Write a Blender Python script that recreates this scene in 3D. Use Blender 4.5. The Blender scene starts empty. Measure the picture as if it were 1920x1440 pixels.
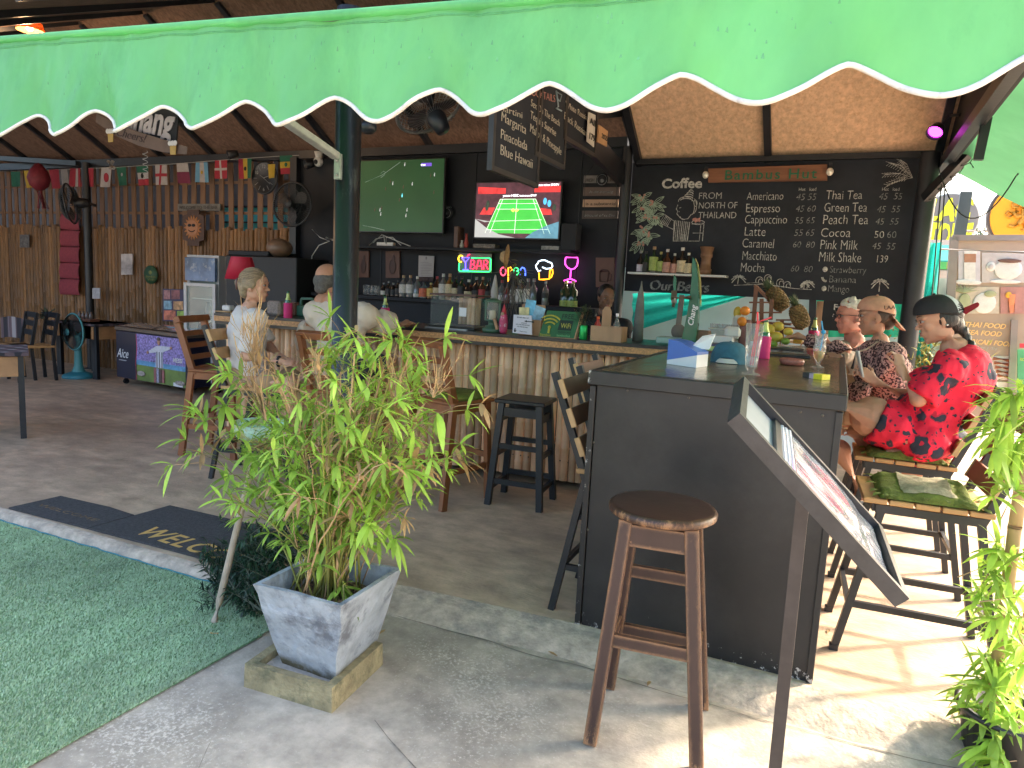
import bpy, bmesh, math, random
from mathutils import Vector as V, Matrix, noise, Euler
R = math.radians
S = bpy.context.scene
COL = S.collection
random.seed(7)
# ---------------------------------------------------------------- camera
F_PX, PITCH, ROLL, YAW = 1324.759, R(7.64324831), R(-2.91751598), R(24.45094534)
EYE = V((0, 0, 1.5))
_fw = V((-math.sin(YAW)*math.cos(PITCH), math.cos(YAW)*math.cos(PITCH), -math.sin(PITCH)))
_r0 = V((math.cos(YAW), math.sin(YAW), 0))
_d0 = _fw.cross(_r0)
_r = _r0*math.cos(ROLL) + _d0*math.sin(ROLL)
_d = -_r0*math.sin(ROLL) + _d0*math.cos(ROLL)
cd = bpy.data.cameras.new("camera"); cam = bpy.data.objects.new("camera", cd); COL.objects.link(cam)
cd.sensor_width = 36; cd.lens = 36*F_PX/1920; cd.clip_start = .05; cd.clip_end = 600
mw = Matrix.Identity(4)
for i in range(3):
    mw[i][0] = _r[i]; mw[i][1] = -_d[i]; mw[i][2] = -_fw[i]; mw[i][3] = EYE[i]
cam.matrix_world = mw
S.camera = cam
def ray(x, y):
    return (_r*(x-960) + _d*(y-720) + _fw*F_PX).normalized()
def P(x, y, X=None, Y=None, Z=None):
    "survey helper: where the sight line of a measured photo point meets a known plane of the place"
    d = ray(x, y)
    k, v = (0, X) if X is not None else (1, Y) if Y is not None else (2, Z)
    return EYE + d*((v-EYE[k])/d[k])
# ---------------------------------------------------------------- sky, sun, exposure
SUN_EL, SUN_AZ = R(33), math.atan2(.74, .67)
W = bpy.data.worlds.new("World"); S.world = W; W.use_nodes = True
wn = W.node_tree.nodes; wl = W.node_tree.links
sky = wn.new('ShaderNodeTexSky'); sky.sky_type = 'NISHITA'; sky.sun_disc = False
sky.sun_elevation = SUN_EL; sky.sun_rotation = SUN_AZ; sky.air_density = 1.0; sky.dust_density = 6.0; sky.ozone_density = 1.0
wl.new(sky.outputs[0], wn['Background'].inputs[0]); wn['Background'].inputs[1].default_value = .15
sd = bpy.data.lights.new("sun", 'SUN'); sun = bpy.data.objects.new("sun", sd); COL.objects.link(sun)
sd.energy = 2.0; sd.angle = R(2.6); sd.color = (1, .86, .68)
sv = V((math.sin(SUN_AZ)*math.cos(SUN_EL), math.cos(SUN_AZ)*math.cos(SUN_EL), math.sin(SUN_EL)))
sun.rotation_euler = (-sv).to_track_quat('-Z', 'Y').to_euler(); sun.location = sv*30
S.view_settings.view_transform = 'Standard'; S.view_settings.look = 'None'
S.view_settings.exposure = 2.6; S.view_settings.gamma = 1; S.view_settings.use_curve_mapping = False
S.cycles.max_bounces = 10; S.cycles.diffuse_bounces = 6; S.cycles.transparent_max_bounces = 16
# ---------------------------------------------------------------- materials
MATS = {}
def mat(name, col, rough=.6, var=.12, scale=8., bump=0., bscale=None, metal=0., tint=0., spec=.5, col2=None, c2=(.5, .7), s2=3., stretch=(1, 1, 1),
        trans=0., emit=0., alpha=1., translu=0., coat=0., ecol=None, detail=4):
    if name in MATS: return MATS[name]
    m = bpy.data.materials.new(name); m.use_nodes = True
    n = m.node_tree.nodes; l = m.node_tree.links; b = n['Principled BSDF']
    tc = n.new('ShaderNodeTexCoord'); mp = n.new('ShaderNodeMapping'); l.new(tc.outputs['Object'], mp.inputs[0]); mp.inputs['Scale'].default_value = stretch
    out = None
    if var > 0:
        nz = n.new('ShaderNodeTexNoise'); nz.inputs['Scale'].default_value = scale; nz.inputs['Detail'].default_value = detail; nz.inputs['Roughness'].default_value = .62
        l.new(mp.outputs[0], nz.inputs[0])
        cr = n.new('ShaderNodeValToRGB'); l.new(nz.outputs[0], cr.inputs[0])
        cr.color_ramp.elements[0].position = .3; cr.color_ramp.elements[1].position = .7
        cr.color_ramp.elements[0].color = [c*(1-var) for c in col]+[1]; cr.color_ramp.elements[1].color = [min(1, c*(1+var)) for c in col]+[1]
        out = cr.outputs[0]
    else:
        rg = n.new('ShaderNodeRGB'); rg.outputs[0].default_value = (*col, 1); out = rg.outputs[0]
    if col2:
        n2 = n.new('ShaderNodeTexNoise'); n2.inputs['Scale'].default_value = s2; n2.inputs['Detail'].default_value = 7; n2.inputs['Roughness'].default_value = .7
        l.new(mp.outputs[0], n2.inputs[0])
        mr = n.new('ShaderNodeMapRange'); mr.inputs[1].default_value = c2[0]; mr.inputs[2].default_value = c2[1]; l.new(n2.outputs[0], mr.inputs[0])
        mx = n.new('ShaderNodeMix'); mx.data_type = 'RGBA'; l.new(mr.outputs[0], mx.inputs[0]); l.new(out, mx.inputs[6]); mx.inputs[7].default_value = (*col2, 1); out = mx.outputs[2]
    if tint:
        at = n.new('ShaderNodeAttribute'); at.attribute_name = 'tint'
        ma = n.new('ShaderNodeMath'); ma.operation = 'MULTIPLY_ADD'; l.new(at.outputs['Fac'], ma.inputs[0]); ma.inputs[1].default_value = 2*tint; ma.inputs[2].default_value = 1-tint
        hs = n.new('ShaderNodeHueSaturation'); l.new(ma.outputs[0], hs.inputs['Value']); l.new(out, hs.inputs['Color']); out = hs.outputs[0]
    l.new(out, b.inputs['Base Color'])
    b.inputs['Roughness'].default_value = rough; b.inputs['Metallic'].default_value = metal
    b.inputs['Specular IOR Level'].default_value = spec
    b.inputs['Transmission Weight'].default_value = trans; b.inputs['Alpha'].default_value = alpha; b.inputs['Coat Weight'].default_value = coat
    if emit:
        b.inputs['Emission Strength'].default_value = emit
        if ecol: b.inputs['Emission Color'].default_value = (*ecol, 1)
        else: l.new(out, b.inputs['Emission Color'])
    if bump:
        nb = n.new('ShaderNodeTexNoise'); nb.inputs['Scale'].default_value = bscale or scale*4; nb.inputs['Detail'].default_value = 6; l.new(mp.outputs[0], nb.inputs[0])
        bp = n.new('ShaderNodeBump'); bp.inputs['Strength'].default_value = bump; bp.inputs['Distance'].default_value = .02; l.new(nb.outputs[0], bp.inputs['Height']); l.new(bp.outputs[0], b.inputs['Normal'])
    if translu:
        t = n.new('ShaderNodeBsdfTranslucent'); l.new(out, t.inputs[0]); ms = n.new('ShaderNodeMixShader'); ms.inputs[0].default_value = translu
        l.new(b.outputs[0], ms.inputs[1]); l.new(t.outputs[0], ms.inputs[2]); l.new(ms.outputs[0], n['Material Output'].inputs[0])
    MATS[name] = m
    return m
def glassy(name, col, rough=.05, op=.25):
    "thin clear glass: mostly see-through with a glossy skin"
    if name in MATS: return MATS[name]
    m = bpy.data.materials.new(name); m.use_nodes = True; n = m.node_tree.nodes; l = m.node_tree.links; n.remove(n['Principled BSDF'])
    t = n.new('ShaderNodeBsdfTransparent'); t.inputs[0].default_value = (*col, 1)
    g = n.new('ShaderNodeBsdfGlossy'); g.inputs[1].default_value = rough
    d = n.new('ShaderNodeBsdfDiffuse'); d.inputs[0].default_value = (*col, 1)
    lw = n.new('ShaderNodeLayerWeight'); lw.inputs[0].default_value = .5; pw_ = n.new('ShaderNodeMath'); pw_.operation = 'POWER'; pw_.inputs[1].default_value = 4; l.new(lw.outputs['Facing'], pw_.inputs[0]); fr = n.new('ShaderNodeMath'); fr.operation = 'MULTIPLY_ADD'; fr.inputs[1].default_value = .55; fr.inputs[2].default_value = .03; l.new(pw_.outputs[0], fr.inputs[0])
    m1 = n.new('ShaderNodeMixShader'); m1.inputs[0].default_value = op; l.new(t.outputs[0], m1.inputs[1]); l.new(d.outputs[0], m1.inputs[2])
    m2 = n.new('ShaderNodeMixShader'); l.new(fr.outputs[0], m2.inputs[0]); l.new(m1.outputs[0], m2.inputs[1]); l.new(g.outputs[0], m2.inputs[2])
    l.new(m2.outputs[0], n['Material Output'].inputs[0]); MATS[name] = m
    return m
# ---------------------------------------------------------------- mesh builder
def frame(d, up=V((0, 0, 1))):
    d = d.normalized()
    if abs(d.dot(up)) > .98: up = V((0, 1, 0)) if abs(d.y) < .9 else V((1, 0, 0))
    a = d.cross(up).normalized(); b = a.cross(d).normalized()
    return a, b
def basis(o, r, u, n):
    m = Matrix.Identity(4)
    for i in range(3): m[i][0] = r[i]; m[i][1] = u[i]; m[i][2] = n[i]; m[i][3] = o[i]
    return m
FRONT = lambda o: basis(V(o), V((1, 0, 0)), V((0, 0, 1)), V((0, -1, 0)))     # lettering plane that faces -Y
TXT = {}
SPLIT = {'stretcher', 'apron', 'rail', 'slat_end', 'seam', 'pane', 'door_frame', 'fridge_shelf', 'eyelash', 'batten', 'wall_board'}
def wm(o):
    m = o.matrix_parent_inverse @ Matrix.LocRotScale(o.location, o.rotation_euler, o.scale) if o.parent is None else wm(o.parent) @ o.matrix_parent_inverse @ Matrix.LocRotScale(o.location, o.rotation_euler, o.scale)
    return m
def adopt(o, parent): o.parent = parent; o.matrix_parent_inverse = wm(parent).inverted()
class MB:
    def __init__(s): s.v = []; s.f = []; s.m = []; s.t = []; s.s = []; s.cm = 0; s.ct = .5; s.X = None
    def add(s, vs, fs, smooth=False):
        k = len(s.v)
        if s.X is not None: vs = [s.X @ V(q) for q in vs]
        s.v += [tuple(q) for q in vs]
        for f in fs:
            s.f.append([i+k for i in f]); s.m.append(s.cm); s.t.append(s.ct); s.s.append(smooth)
        return s
    def box(s, c, d, rot=None, bev=0.):
        c = V(c); h = V(d)/2
        M = rot.to_matrix() if isinstance(rot, Euler) else (rot if rot is not None else Matrix.Identity(3))
        if bev <= 0:
            vs = [c + M @ V((h.x*i, h.y*j, h.z*k)) for i in (-1, 1) for j in (-1, 1) for k in (-1, 1)]
            return s.add(vs, [(0, 1, 3, 2), (4, 6, 7, 5), (0, 4, 5, 1), (2, 3, 7, 6), (0, 2, 6, 4), (1, 5, 7, 3)])
        bev = min(bev, min(h)*.9); vs = []; ix = {}
        for i in (-1, 1):
            for j in (-1, 1):
                for k in (-1, 1):
                    for a in range(3):
                        q = [h.x*i, h.y*j, h.z*k]
                        for b in range(3):
                            if b != a: q[b] -= bev*(i, j, k)[b]
                        ix[i, j, k, a] = len(vs); vs.append(c + M @ V(q))
        fs = []
        for a in range(3):
            b, d2 = (a+1) % 3, (a+2) % 3
            for sg in (-1, 1):
                o = []
                for u, w in ((-1, -1), (1, -1), (1, 1), (-1, 1)):
                    q = [0, 0, 0]; q[a] = sg; q[b] = u; q[d2] = w; o.append(ix[q[0], q[1], q[2], a])
                fs.append(o if sg > 0 else o[::-1])
        for a in range(3):
            b, d2 = (a+1) % 3, (a+2) % 3
            for u in (-1, 1):
                for w in (-1, 1):
                    q0 = [0]*3; q1 = [0]*3; q0[a] = -1; q1[a] = 1; q0[b] = q1[b] = u; q0[d2] = q1[d2] = w
                    o = [ix[(*q0, b)], ix[(*q1, b)], ix[(*q1, d2)], ix[(*q0, d2)]]
                    fs.append(o if u*w < 0 else o[::-1])
        for i in (-1, 1):
            for j in (-1, 1):
                for k in (-1, 1):
                    o = [ix[i, j, k, 0], ix[i, j, k, 1], ix[i, j, k, 2]]; fs.append(o if i*j*k > 0 else o[::-1])
        return s.add(vs, fs)
    def bar(s, p0, p1, w, h, up=V((0, 0, 1)), bev=0.):
        p0 = V(p0); p1 = V(p1); d = (p1-p0); L = d.length; a, b = frame(d, V(up)); d = d/L
        M = Matrix((a, d, b)).transposed()
        return s.box((p0+p1)/2, (w, L, h), M, bev)
    def tube(s, pts, r, n=8, caps=True, smooth=True):
        pts = [V(q) for q in pts]; rs = r if isinstance(r, (list, tuple)) else [r]*len(pts)
        vs = []; fs = []; pa = None
        for i, q in enumerate(pts):
            d = (pts[min(i+1, len(pts)-1)] - pts[max(i-1, 0)])
            if d.length < 1e-9: d = V((0, 0, 1))
            d.normalize()
            if pa is None: a, b = frame(d)
            else:
                a = (pa - d*pa.dot(d))
                a = a.normalized() if a.length > 1e-6 else frame(d)[0]
                b = d.cross(a)
            pa = a
            for k in range(n):
                t = 2*math.pi*k/n; vs.append(q + (a*math.cos(t)+b*math.sin(t))*rs[i])
        for i in range(len(pts)-1):
            for k in range(n):
                k2 = (k+1) % n; fs.append((i*n+k, i*n+k2, (i+1)*n+k2, (i+1)*n+k))
        s.add(vs, fs, smooth)
        if caps:
            s.add([vs[k] for k in range(n)], [tuple(range(n))[::-1]]); s.add([vs[(len(pts)-1)*n+k] for k in range(n)], [tuple(range(n))])
        return s
    def cyl(s, p0, p1, r0, r1=None, n=14, caps=True):
        return s.tube([p0, p1], [r0, r0 if r1 is None else r1], n, caps)
    def lathe(s, prof, o=(0, 0, 0), n=20, axis=None, smooth=True):
        o = V(o); M = Matrix.Identity(3) if axis is None else V(axis).to_track_quat('Z', 'Y').to_matrix()
        vs = []; fs = []
        for (r, z) in prof:
            for k in range(n):
                t = 2*math.pi*k/n; vs.append(o + M @ V((r*math.cos(t), r*math.sin(t), z)))
        for i in range(len(prof)-1):
            for k in range(n):
                k2 = (k+1) % n; fs.append((i*n+k, i*n+k2, (i+1)*n+k2, (i+1)*n+k))
        return s.add(vs, fs, smooth)
    def ball(s, c, r, n=14, m=9, rot=None):
        r = (r, r, r) if not isinstance(r, (tuple, list, V)) else r
        M = rot.to_matrix() if isinstance(rot, Euler) else (rot if rot is not None else Matrix.Identity(3)); c = V(c)
        vs = [c + M @ V((0, 0, r[2]))]; fs = []
        for i in range(1, m):
            t = math.pi*i/m
            for k in range(n):
                f = 2*math.pi*k/n; vs.append(c + M @ V((r[0]*math.sin(t)*math.cos(f), r[1]*math.sin(t)*math.sin(f), r[2]*math.cos(t))))
        vs.append(c + M @ V((0, 0, -r[2])))
        for k in range(n):
            k2 = (k+1) % n; fs.append((0, 1+k, 1+k2)); b = 1+(m-2)*n; fs.append((len(vs)-1, b+k2, b+k))
            for i in range(m-2): fs.append((1+i*n+k, 1+(i+1)*n+k, 1+(i+1)*n+k2, 1+i*n+k2))
        return s.add(vs, fs, True)
    def prism(s, pts, ext):
        "closed planar outline (3-D points) pushed along ext"
        pts = [V(q) for q in pts]; e = V(ext); n = len(pts)
        nm = V((0, 0, 0))
        for i in range(n): nm += pts[i].cross(pts[(i+1) % n])
        if nm.dot(e) > 0: pts = pts[::-1]
        s.add(pts + [q+e for q in pts], [tuple(range(n)), tuple(range(n, 2*n))[::-1]] + [(i, i+n, (i+1) % n + n, (i+1) % n) for i in range(n)])
        return s
    def sheet(s, f, nu, nv, smooth=True):
        vs = [f(i/nu, j/nv) for j in range(nv+1) for i in range(nu+1)]
        return s.add(vs, [(j*(nu+1)+i, j*(nu+1)+i+1, (j+1)*(nu+1)+i+1, (j+1)*(nu+1)+i) for j in range(nv) for i in range(nu)], smooth)
    def text(s, txt, M, size, ext=.001, align='LEFT', shear=0., off=0., sx=1., space=1.):
        key = (txt, align, shear, off, space, ext > 0)
        if key not in TXT:
            c = bpy.data.curves.new("t", 'FONT'); c.body = txt; c.size = 1; c.align_x = align; c.shear = shear; c.offset = off; c.space_character = space; c.extrude = .5 if ext > 0 else 0
            c.resolution_u = 3
            o = bpy.data.objects.new("t", c); me = bpy.data.meshes.new_from_object(o)
            TXT[key] = ([tuple(q.co) for q in me.vertices], [tuple(q.vertices) for q in me.polygons]); bpy.data.objects.remove(o); bpy.data.meshes.remove(me); bpy.data.curves.remove(c)
        vs, fs = TXT[key]
        return s.add([M @ V((q[0]*size*sx, q[1]*size, q[2]*ext*2)) for q in vs], fs)
    def pieces(s):
        "one builder per connected piece"
        par = list(range(len(s.v)))
        def fd(i):
            while par[i] != i: par[i] = par[par[i]]; i = par[i]
            return i
        for f in s.f:
            for i in f[1:]: par[fd(i)] = fd(f[0])
        gr = {}
        for k, f in enumerate(s.f): gr.setdefault(fd(f[0]), []).append(k)
        out = []
        for ks in gr.values():
            q = MB(); ix = {}
            for k in ks:
                for i in s.f[k]:
                    if i not in ix: ix[i] = len(q.v); q.v.append(s.v[i])
                q.f.append([ix[i] for i in s.f[k]]); q.m.append(s.m[k]); q.t.append(s.t[k]); q.s.append(s.s[k])
            out.append(q)
        return out
    def mesh(s, name, mats):
        me = bpy.data.meshes.new(name); me.from_pydata(s.v, [], s.f)
        for m in (mats if isinstance(mats, (list, tuple)) else [mats]): me.materials.append(m)
        me.polygons.foreach_set('material_index', s.m); me.polygons.foreach_set('use_smooth', s.s)
        a = me.attributes.new('tint', 'FLOAT', 'FACE'); a.data.foreach_set('value', s.t)
        me.update()
        return me
    def build(s, name, mats, parent=None, label=None):
        "shapes given in world coordinates; the part keeps them when parented"
        if name in SPLIT and len(s.f) > 6:
            g = s.pieces()
            if len(g) > 1: return [q.build(name, mats, parent, label) for q in g][0]
        o = bpy.data.objects.new(name, s.mesh(name, mats)); COL.objects.link(o)
        if parent is not None: adopt(o, parent)
        if label: o['label'] = label
        return o
def tag(o, label, cat, group=None, kind=None):
    o['label'] = label; o['category'] = cat
    if group: o['group'] = group
    if kind: o['kind'] = kind
    return o
def thing(name, label, cat, loc=(0, 0, 0), rz=0., group=None, rot=None):
    o = bpy.data.objects.new(name, None); COL.objects.link(o); o.location = V(loc); o.rotation_euler = rot or (0, 0, rz); o.empty_display_size = .1
    return tag(o, label, cat, group)
def dup(o, loc=None, rz=None, label=None, parent=None):
    c = o.copy(); COL.objects.link(c)
    if parent is not None: c.parent = parent
    for ch in list(o.children): dup(ch, parent=c)
    if loc is not None: c.location = V(loc)
    if rz is not None: c.rotation_euler = (0, 0, rz)
    if label: c['label'] = label
    return c
def struct(o): o['kind'] = 'structure'; return o
def baked(mb, name, m, voxel, smooth=6, parent=None, disp=None, label=None, sub=0, post=None):
    "union of closed shapes -> one continuous skin"
    o = mb.build(name, m)
    md = o.modifiers.new("r", 'REMESH'); md.mode = 'VOXEL'; md.voxel_size = voxel; md.use_smooth_shade = True
    if smooth: sm = o.modifiers.new("s", 'SMOOTH'); sm.factor = .5; sm.iterations = smooth
    dg = bpy.context.evaluated_depsgraph_get(); me = bpy.data.meshes.new_from_object(o.evaluated_get(dg))
    o.modifiers.clear(); old = o.data; o.data = me; bpy.data.meshes.remove(old)
    me.materials.clear()
    for q in (m if isinstance(m, (list, tuple)) else [m]): me.materials.append(q)
    if disp:
        a, sc = disp; nn = [v.normal.copy() for v in me.vertices]
        for v, n in zip(me.vertices, nn):
            q = v.co*sc; v.co += n*a*(noise.noise(q) + .5*noise.noise(q*2.3+V((5, 1, 2))) + .28*noise.noise(V((q.x*5, q.y*5, q.z*2.2))))
    if post: post(me)
    for p in me.polygons: p.use_smooth = True
    me.name = name
    if parent is not None: adopt(o, parent)
    if label: o['label'] = label
    return o
# ================================================================ THE SETTING
# ---- ground, slab, turf
m_ground = mat('outdoor_concrete', (.30, .285, .26), .85, .22, 2.2, bump=.25, bscale=60, col2=(.13, .125, .115), c2=(.47, .62), s2=1.7, detail=8)
g = MB(); g.add([(-70, -70, -.05), (70, -70, -.05), (70, 70, -.05), (-70, 70, -.05)], [(0, 1, 2, 3)])
struct(g.build('ground', m_ground))
def stained(name, base, dark, pale, sc):
    m = mat(name, base, .75, .28, sc*4, bump=.2, bscale=70, col2=dark, c2=(.46, .68), s2=1.3, detail=8)
    n = m.node_tree.nodes; l = m.node_tree.links; b = n['Principled BSDF']
    src = b.inputs['Base Color'].links[0].from_socket
    tc = n['Texture Coordinate']; nz = n.new('ShaderNodeTexNoise'); nz.inputs['Scale'].default_value = 75; nz.inputs['Detail'].default_value = 9; nz.inputs['Roughness'].default_value = .8
    l.new(tc.outputs['Object'], nz.inputs[0])
    n2 = n.new('ShaderNodeTexNoise'); n2.inputs['Scale'].default_value = 1.1; n2.inputs['Detail'].default_value = 3; l.new(tc.outputs['Object'], n2.inputs[0])
    ad = n.new('ShaderNodeMath'); ad.operation = 'MULTIPLY_ADD'; ad.inputs[1].default_value = .6; l.new(n2.outputs[0], ad.inputs[0]); l.new(nz.outputs[0], ad.inputs[2])
    mr = n.new('ShaderNodeMapRange'); mr.inputs[1].default_value = .88; mr.inputs[2].default_value = .98; l.new(ad.outputs[0], mr.inputs[0])
    mx = n.new('ShaderNodeMix'); mx.data_type = 'RGBA'; l.new(mr.outputs[0], mx.inputs[0]); l.new(src, mx.inputs[6]); mx.inputs[7].default_value = (*pale, 1)
    l.new(mx.outputs[2], b.inputs['Base Color'])
    return m
stained_ground = m_ground
n = m_ground.node_tree.nodes; l = m_ground.node_tree.links
MATS.pop('outdoor_concrete'); m_ground = stained('weathered_concrete', (.47, .40, .32), (.23, .195, .155), (.66, .58, .48), 2.4)
bpy.data.objects['ground'].data.materials[0] = m_ground
m_slab = mat('polished_concrete', (.52, .38, .265), .42, .34, 5, bump=.16, bscale=40, col2=(.30, .22, .165), c2=(.45, .7), s2=.9, stretch=(1, 1.6, 1), detail=7)
m_curb = mat('curb_concrete', (.49, .39, .305), .85, .3, 16, bump=.35, bscale=45, col2=(.25, .22, .19), c2=(.5, .7), s2=6)
FE = [(-18, 2.54), (-2.75, 2.54), (-2.2, 2.70), (-1.9, 2.86), (-.95, 2.92), (.2, 2.90), (.7, 2.98), (9, 3.1)]
sl = MB(); sl.add([(x, y, 0) for x, y in FE] + [(9, 30, 0), (-18, 30, 0)], [tuple(range(len(FE)+2))])
struct(sl.build('concrete_floor', m_slab))
cb = MB(); cb.s
prof = [(0, .0), (-.035, -.002), (-.055, -.012), (-.075, -.06)]
rp = [(0, 0.0), (-.10, -.008), (-.17, -.03), (-.24, -.056)]
vs = []; N = 90
def fe(x):
    for (a, b), (c, d) in zip(FE, FE[1:]):
        if a <= x <= c: return b+(d-b)*(x-a)/(c-a)
xs = [-9+ i*(12/N) for i in range(N+1)]
for x in xs:
    k = min(1, max(0, (x+2.5)/.6)); y = fe(x)
    for (a, b), (c, d) in zip(prof, rp):
        w = noise.noise(V((x*5, a*20, 3)))*.012
        vs.append((x, y+.004+(a*(1-k)+c*k)+(w if a else 0), .003*(a == 0)+(b*(1-k)+d*k)+w*.4*(a != 0)))
cb.add(vs, [(i*4+j, (i+1)*4+j, (i+1)*4+j+1, i*4+j+1)[::-1] for i in range(N) for j in range(3)], True)
struct(cb.build('kerb', m_curb))
m_turf = mat('turf_backing', (.20, .33, .16), .95, .3, 30, bump=.6, bscale=300)
tf = MB(); TE = [(-9, 2.475), (-2.62, 2.475), (-2.3, 2.44), (-2.13, 2.2), (-2.14, 1.2), (-2.16, .2), (-2.2, -2), (-9, -2)]
tf.add([(x, y, -.044) for x, y in TE], [tuple(range(len(TE)))[::-1]])
struct(tf.build('turf', m_turf))
m_blade = mat('turf_blade', (.44, .58, .38), .6, 0, tint=.42, translu=.25)
bl = MB(); random.seed(3); vs = []; fs = []; ts = []
def blade(x, y, h, w):
    a = random.uniform(0, 6.28); t = random.uniform(.1, .9)*h; b = random.gauss(0.9, .9)
    k = len(vs); dx, dy = math.cos(a)*w, math.sin(a)*w
    vs.extend([(x-dx, y-dy, -.044), (x+dx, y+dy, -.044), (x+math.cos(b)*t, y+math.sin(b)*t, -.044+h)]); fs.append((k, k+1, k+2)); ts.append(min(1, max(0, random.gauss(.5+.3*noise.noise(V((x*1.3, y*1.3, 0)))+.25*noise.noise(V((x*9, y*4, 7))), .17))))
while len(fs) < 110000:
    y = 2.47 - (random.random()**1.15)*2.0; x = -2.14 - (random.random()**1.3)*4.4
    d = math.hypot(x, y)
    if y > 2.36 and x > -2.4: continue
    if x/ (y+.01) < -2.7: continue
    blade(x, y, random.uniform(.006, .012), .0017+.0005*d)
bl.v = vs; bl.f = fs; bl.t = ts; bl.m = [0]*len(fs); bl.s = [False]*len(fs)
o = bl.build('artificial_grass', m_blade); o['kind'] = 'stuff'; o['label'] = 'short green artificial grass on the turf'
# blue frayed edging of the turf along the kerb
eb = MB(); eb.tube([(x, 2.47+.008*noise.noise(V((x*9, 0, 0))), -.036+.006*noise.noise(V((x*14, 2, 0)))) for x in [-5+.03*i for i in range(80)]], .004, 5)
tag(eb.build('turf_edging', mat('blue_thread', (.05, .22, .26), .8)), 'thin blue frayed edging where the green turf meets the kerb', 'edging')

ck0 = MB()
def crack(pts, w):
    for (x0, y0), (x1, y1) in zip(pts, pts[1:]):
        L = [V((x0+(x1-x0)*i/24, y0+(y1-y0)*i/24, 0)) for i in range(25)]; L = [p+V((.025*noise.noise(p*4), .025*noise.noise(p*4+V((7, 0, 0))), -.0465)) for p in L]
        ck0.sheet(lambda u, v: L[round(u*24)]+V((0, (v-.5)*w*(.5+abs(noise.noise(L[round(u*24)]*15))*1.6), 0)), 24, 1)
crack([(-1.35, 1.95), (-.75, 1.62), (-.2, 1.50), (.6, 1.42)], .005); crack([(-1.9, 2.66), (-.9, 2.66), (.1, 2.66), (.9, 2.72)], .005); crack([(-1.75, 1.6), (-1.5, 1.1), (-1.3, .6)], .004)
struct(ck0.build('ground_crack', mat('crack_dirt', (.20, .175, .145), .95, .4, 40)))
# ---- hut: steel, roof, walls
m_steel = mat('black_steel', (.012, .014, .019), .42, .35, 6, bump=.05, bscale=40, spec=.5)
m_steel_worn = mat('worn_dark_steel', (.014, .017, .023), .34, .35, 3, stretch=(1, 1, .3), metal=.3, col2=(.12, .125, .13), c2=(.55, .75), s2=14)
m_black = mat('black_paint', (.0055, .0075, .0125), .7, .3, 5, bump=.06, bscale=30)
m_coir = mat('brown_ceiling_board', (.145, .085, .06), .9, .38, 35, stretch=(1, .25, 1), bump=.25, bscale=90, col2=(.10, .055, .035), c2=(.5, .72), s2=9)
m_osb = mat('osb_ceiling_board', (.64, .44, .29), .85, .22, 26, bump=.15, bscale=60, col2=(.48, .29, .16), c2=(.52, .72), s2=40, stretch=(1, .6, 1))
def roof_surf(z0, y0, ridge, y2, z2): return [(y0, z0), (ridge[0], ridge[1]), (y2, z2)]
rf = thing('hut_roof', 'pitched roof of the open hut with boarded brown ceiling and black rafters', 'roof', (-6, 7.2, 3.0))
RL = roof_surf(3.03, 7.22, (5.3, 4.12), 2.62, 3.02); RR = roof_surf(2.77, 6.93, (5.3, 3.85), 3.1, 2.95)
for nm, m, x0, x1, prf in (('ceiling_board', m_coir, -14, -1.99, RL), ('ceiling_board', m_osb, -1.93, .665, RR)):
    b = MB()
    for (ya, za), (yb, zb) in zip(prf, prf[1:]):
        b.prism([(x0, ya, za), (x0, yb, zb), (x0, yb, zb+.02), (x0, ya, za+.02)], (x1-x0, 0, 0))
    b.build(nm, m, rf, 'pale brown chipboard ceiling' if m is m_osb else 'dark brown fibre ceiling')
b = MB()
for (ya, za), (yb, zb) in zip(RL, RL[1:]):
    b.prism([(-14.2, ya, za+.06), (-14.2, yb, zb+.06), (-14.2, yb, zb+.1), (-14.2, ya, za+.1)], (14.85, 0, 0))
b.build('roof_sheet', mat('roof_metal', (.3, .3, .32), .5), rf)
def rafter(x, prf, w=.06):
    b = MB()
    for (ya, za), (yb, zb) in zip(prf, prf[1:]): b.bar((x, ya-.03, za-.02), (x, yb+.03, zb-.02), w, .055)
    b.build('rafter', m_steel, rf)
for x in (-12.6, -11.6, -10.6, -9.65, -8.7, -7.75, -6.75, -5.75, -4.4, -3.1): rafter(x, RL)
for x in (-1.90, -.72, .60): rafter(x, RR)
rafter(-2.05, RL, .09)
b = MB(); b.box((-10, 7.04, 3.0), (7.9, .07, .10)); b.build('eave_beam', m_steel, rf)
b = MB(); b.box((-4.0, 6.80, 2.95), (4.0, .06, .09)); b.build('eave_beam', m_steel, rf)
b = MB(); b.box((-.66, 6.84, 2.765), (2.5, .06, .05)); b.build('eave_beam', m_steel, rf)
b = MB(); b.box((.63, 5.0, 2.66), (.06, 3.9, .08)); b.build('eave_beam', m_steel, rf)
b = MB(); b.bar((-14, 7.0, 3.25), (-10.2, 6.9, 2.98), .07, .07); b.build('tie_beam', m_steel, rf)
b = MB(); b.bar((-2.03, 6.8, 2.63), (-2.03, 3.4, 3.05), .05, .2); b.bar((-2.03, 6.75, 3.2), (-2.03, 5.2, 2.8), .05, .05); b.build('truss', m_steel, rf)
# gable infill between the two ceilings
b = MB(); b.prism([(-1.96, 6.95, 2.75), (-1.96, 5.3, 3.84), (-1.96, 3.1, 2.93), (-1.96, 3.1, 3.25), (-1.96, 5.3, 4.14), (-1.96, 6.95, 3.2)], (.02, 0, 0)); b.build('gable_board', m_black, rf)
b = MB(); b.prism([(.66, 6.95, 2.62), (.66, 6.95, 2.78), (.66, 5.3, 3.86), (.66, 3.1, 2.96), (.66, 3.1, 2.62)], (.02, 0, 0)); b.build('gable_board', m_black, rf)
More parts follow.
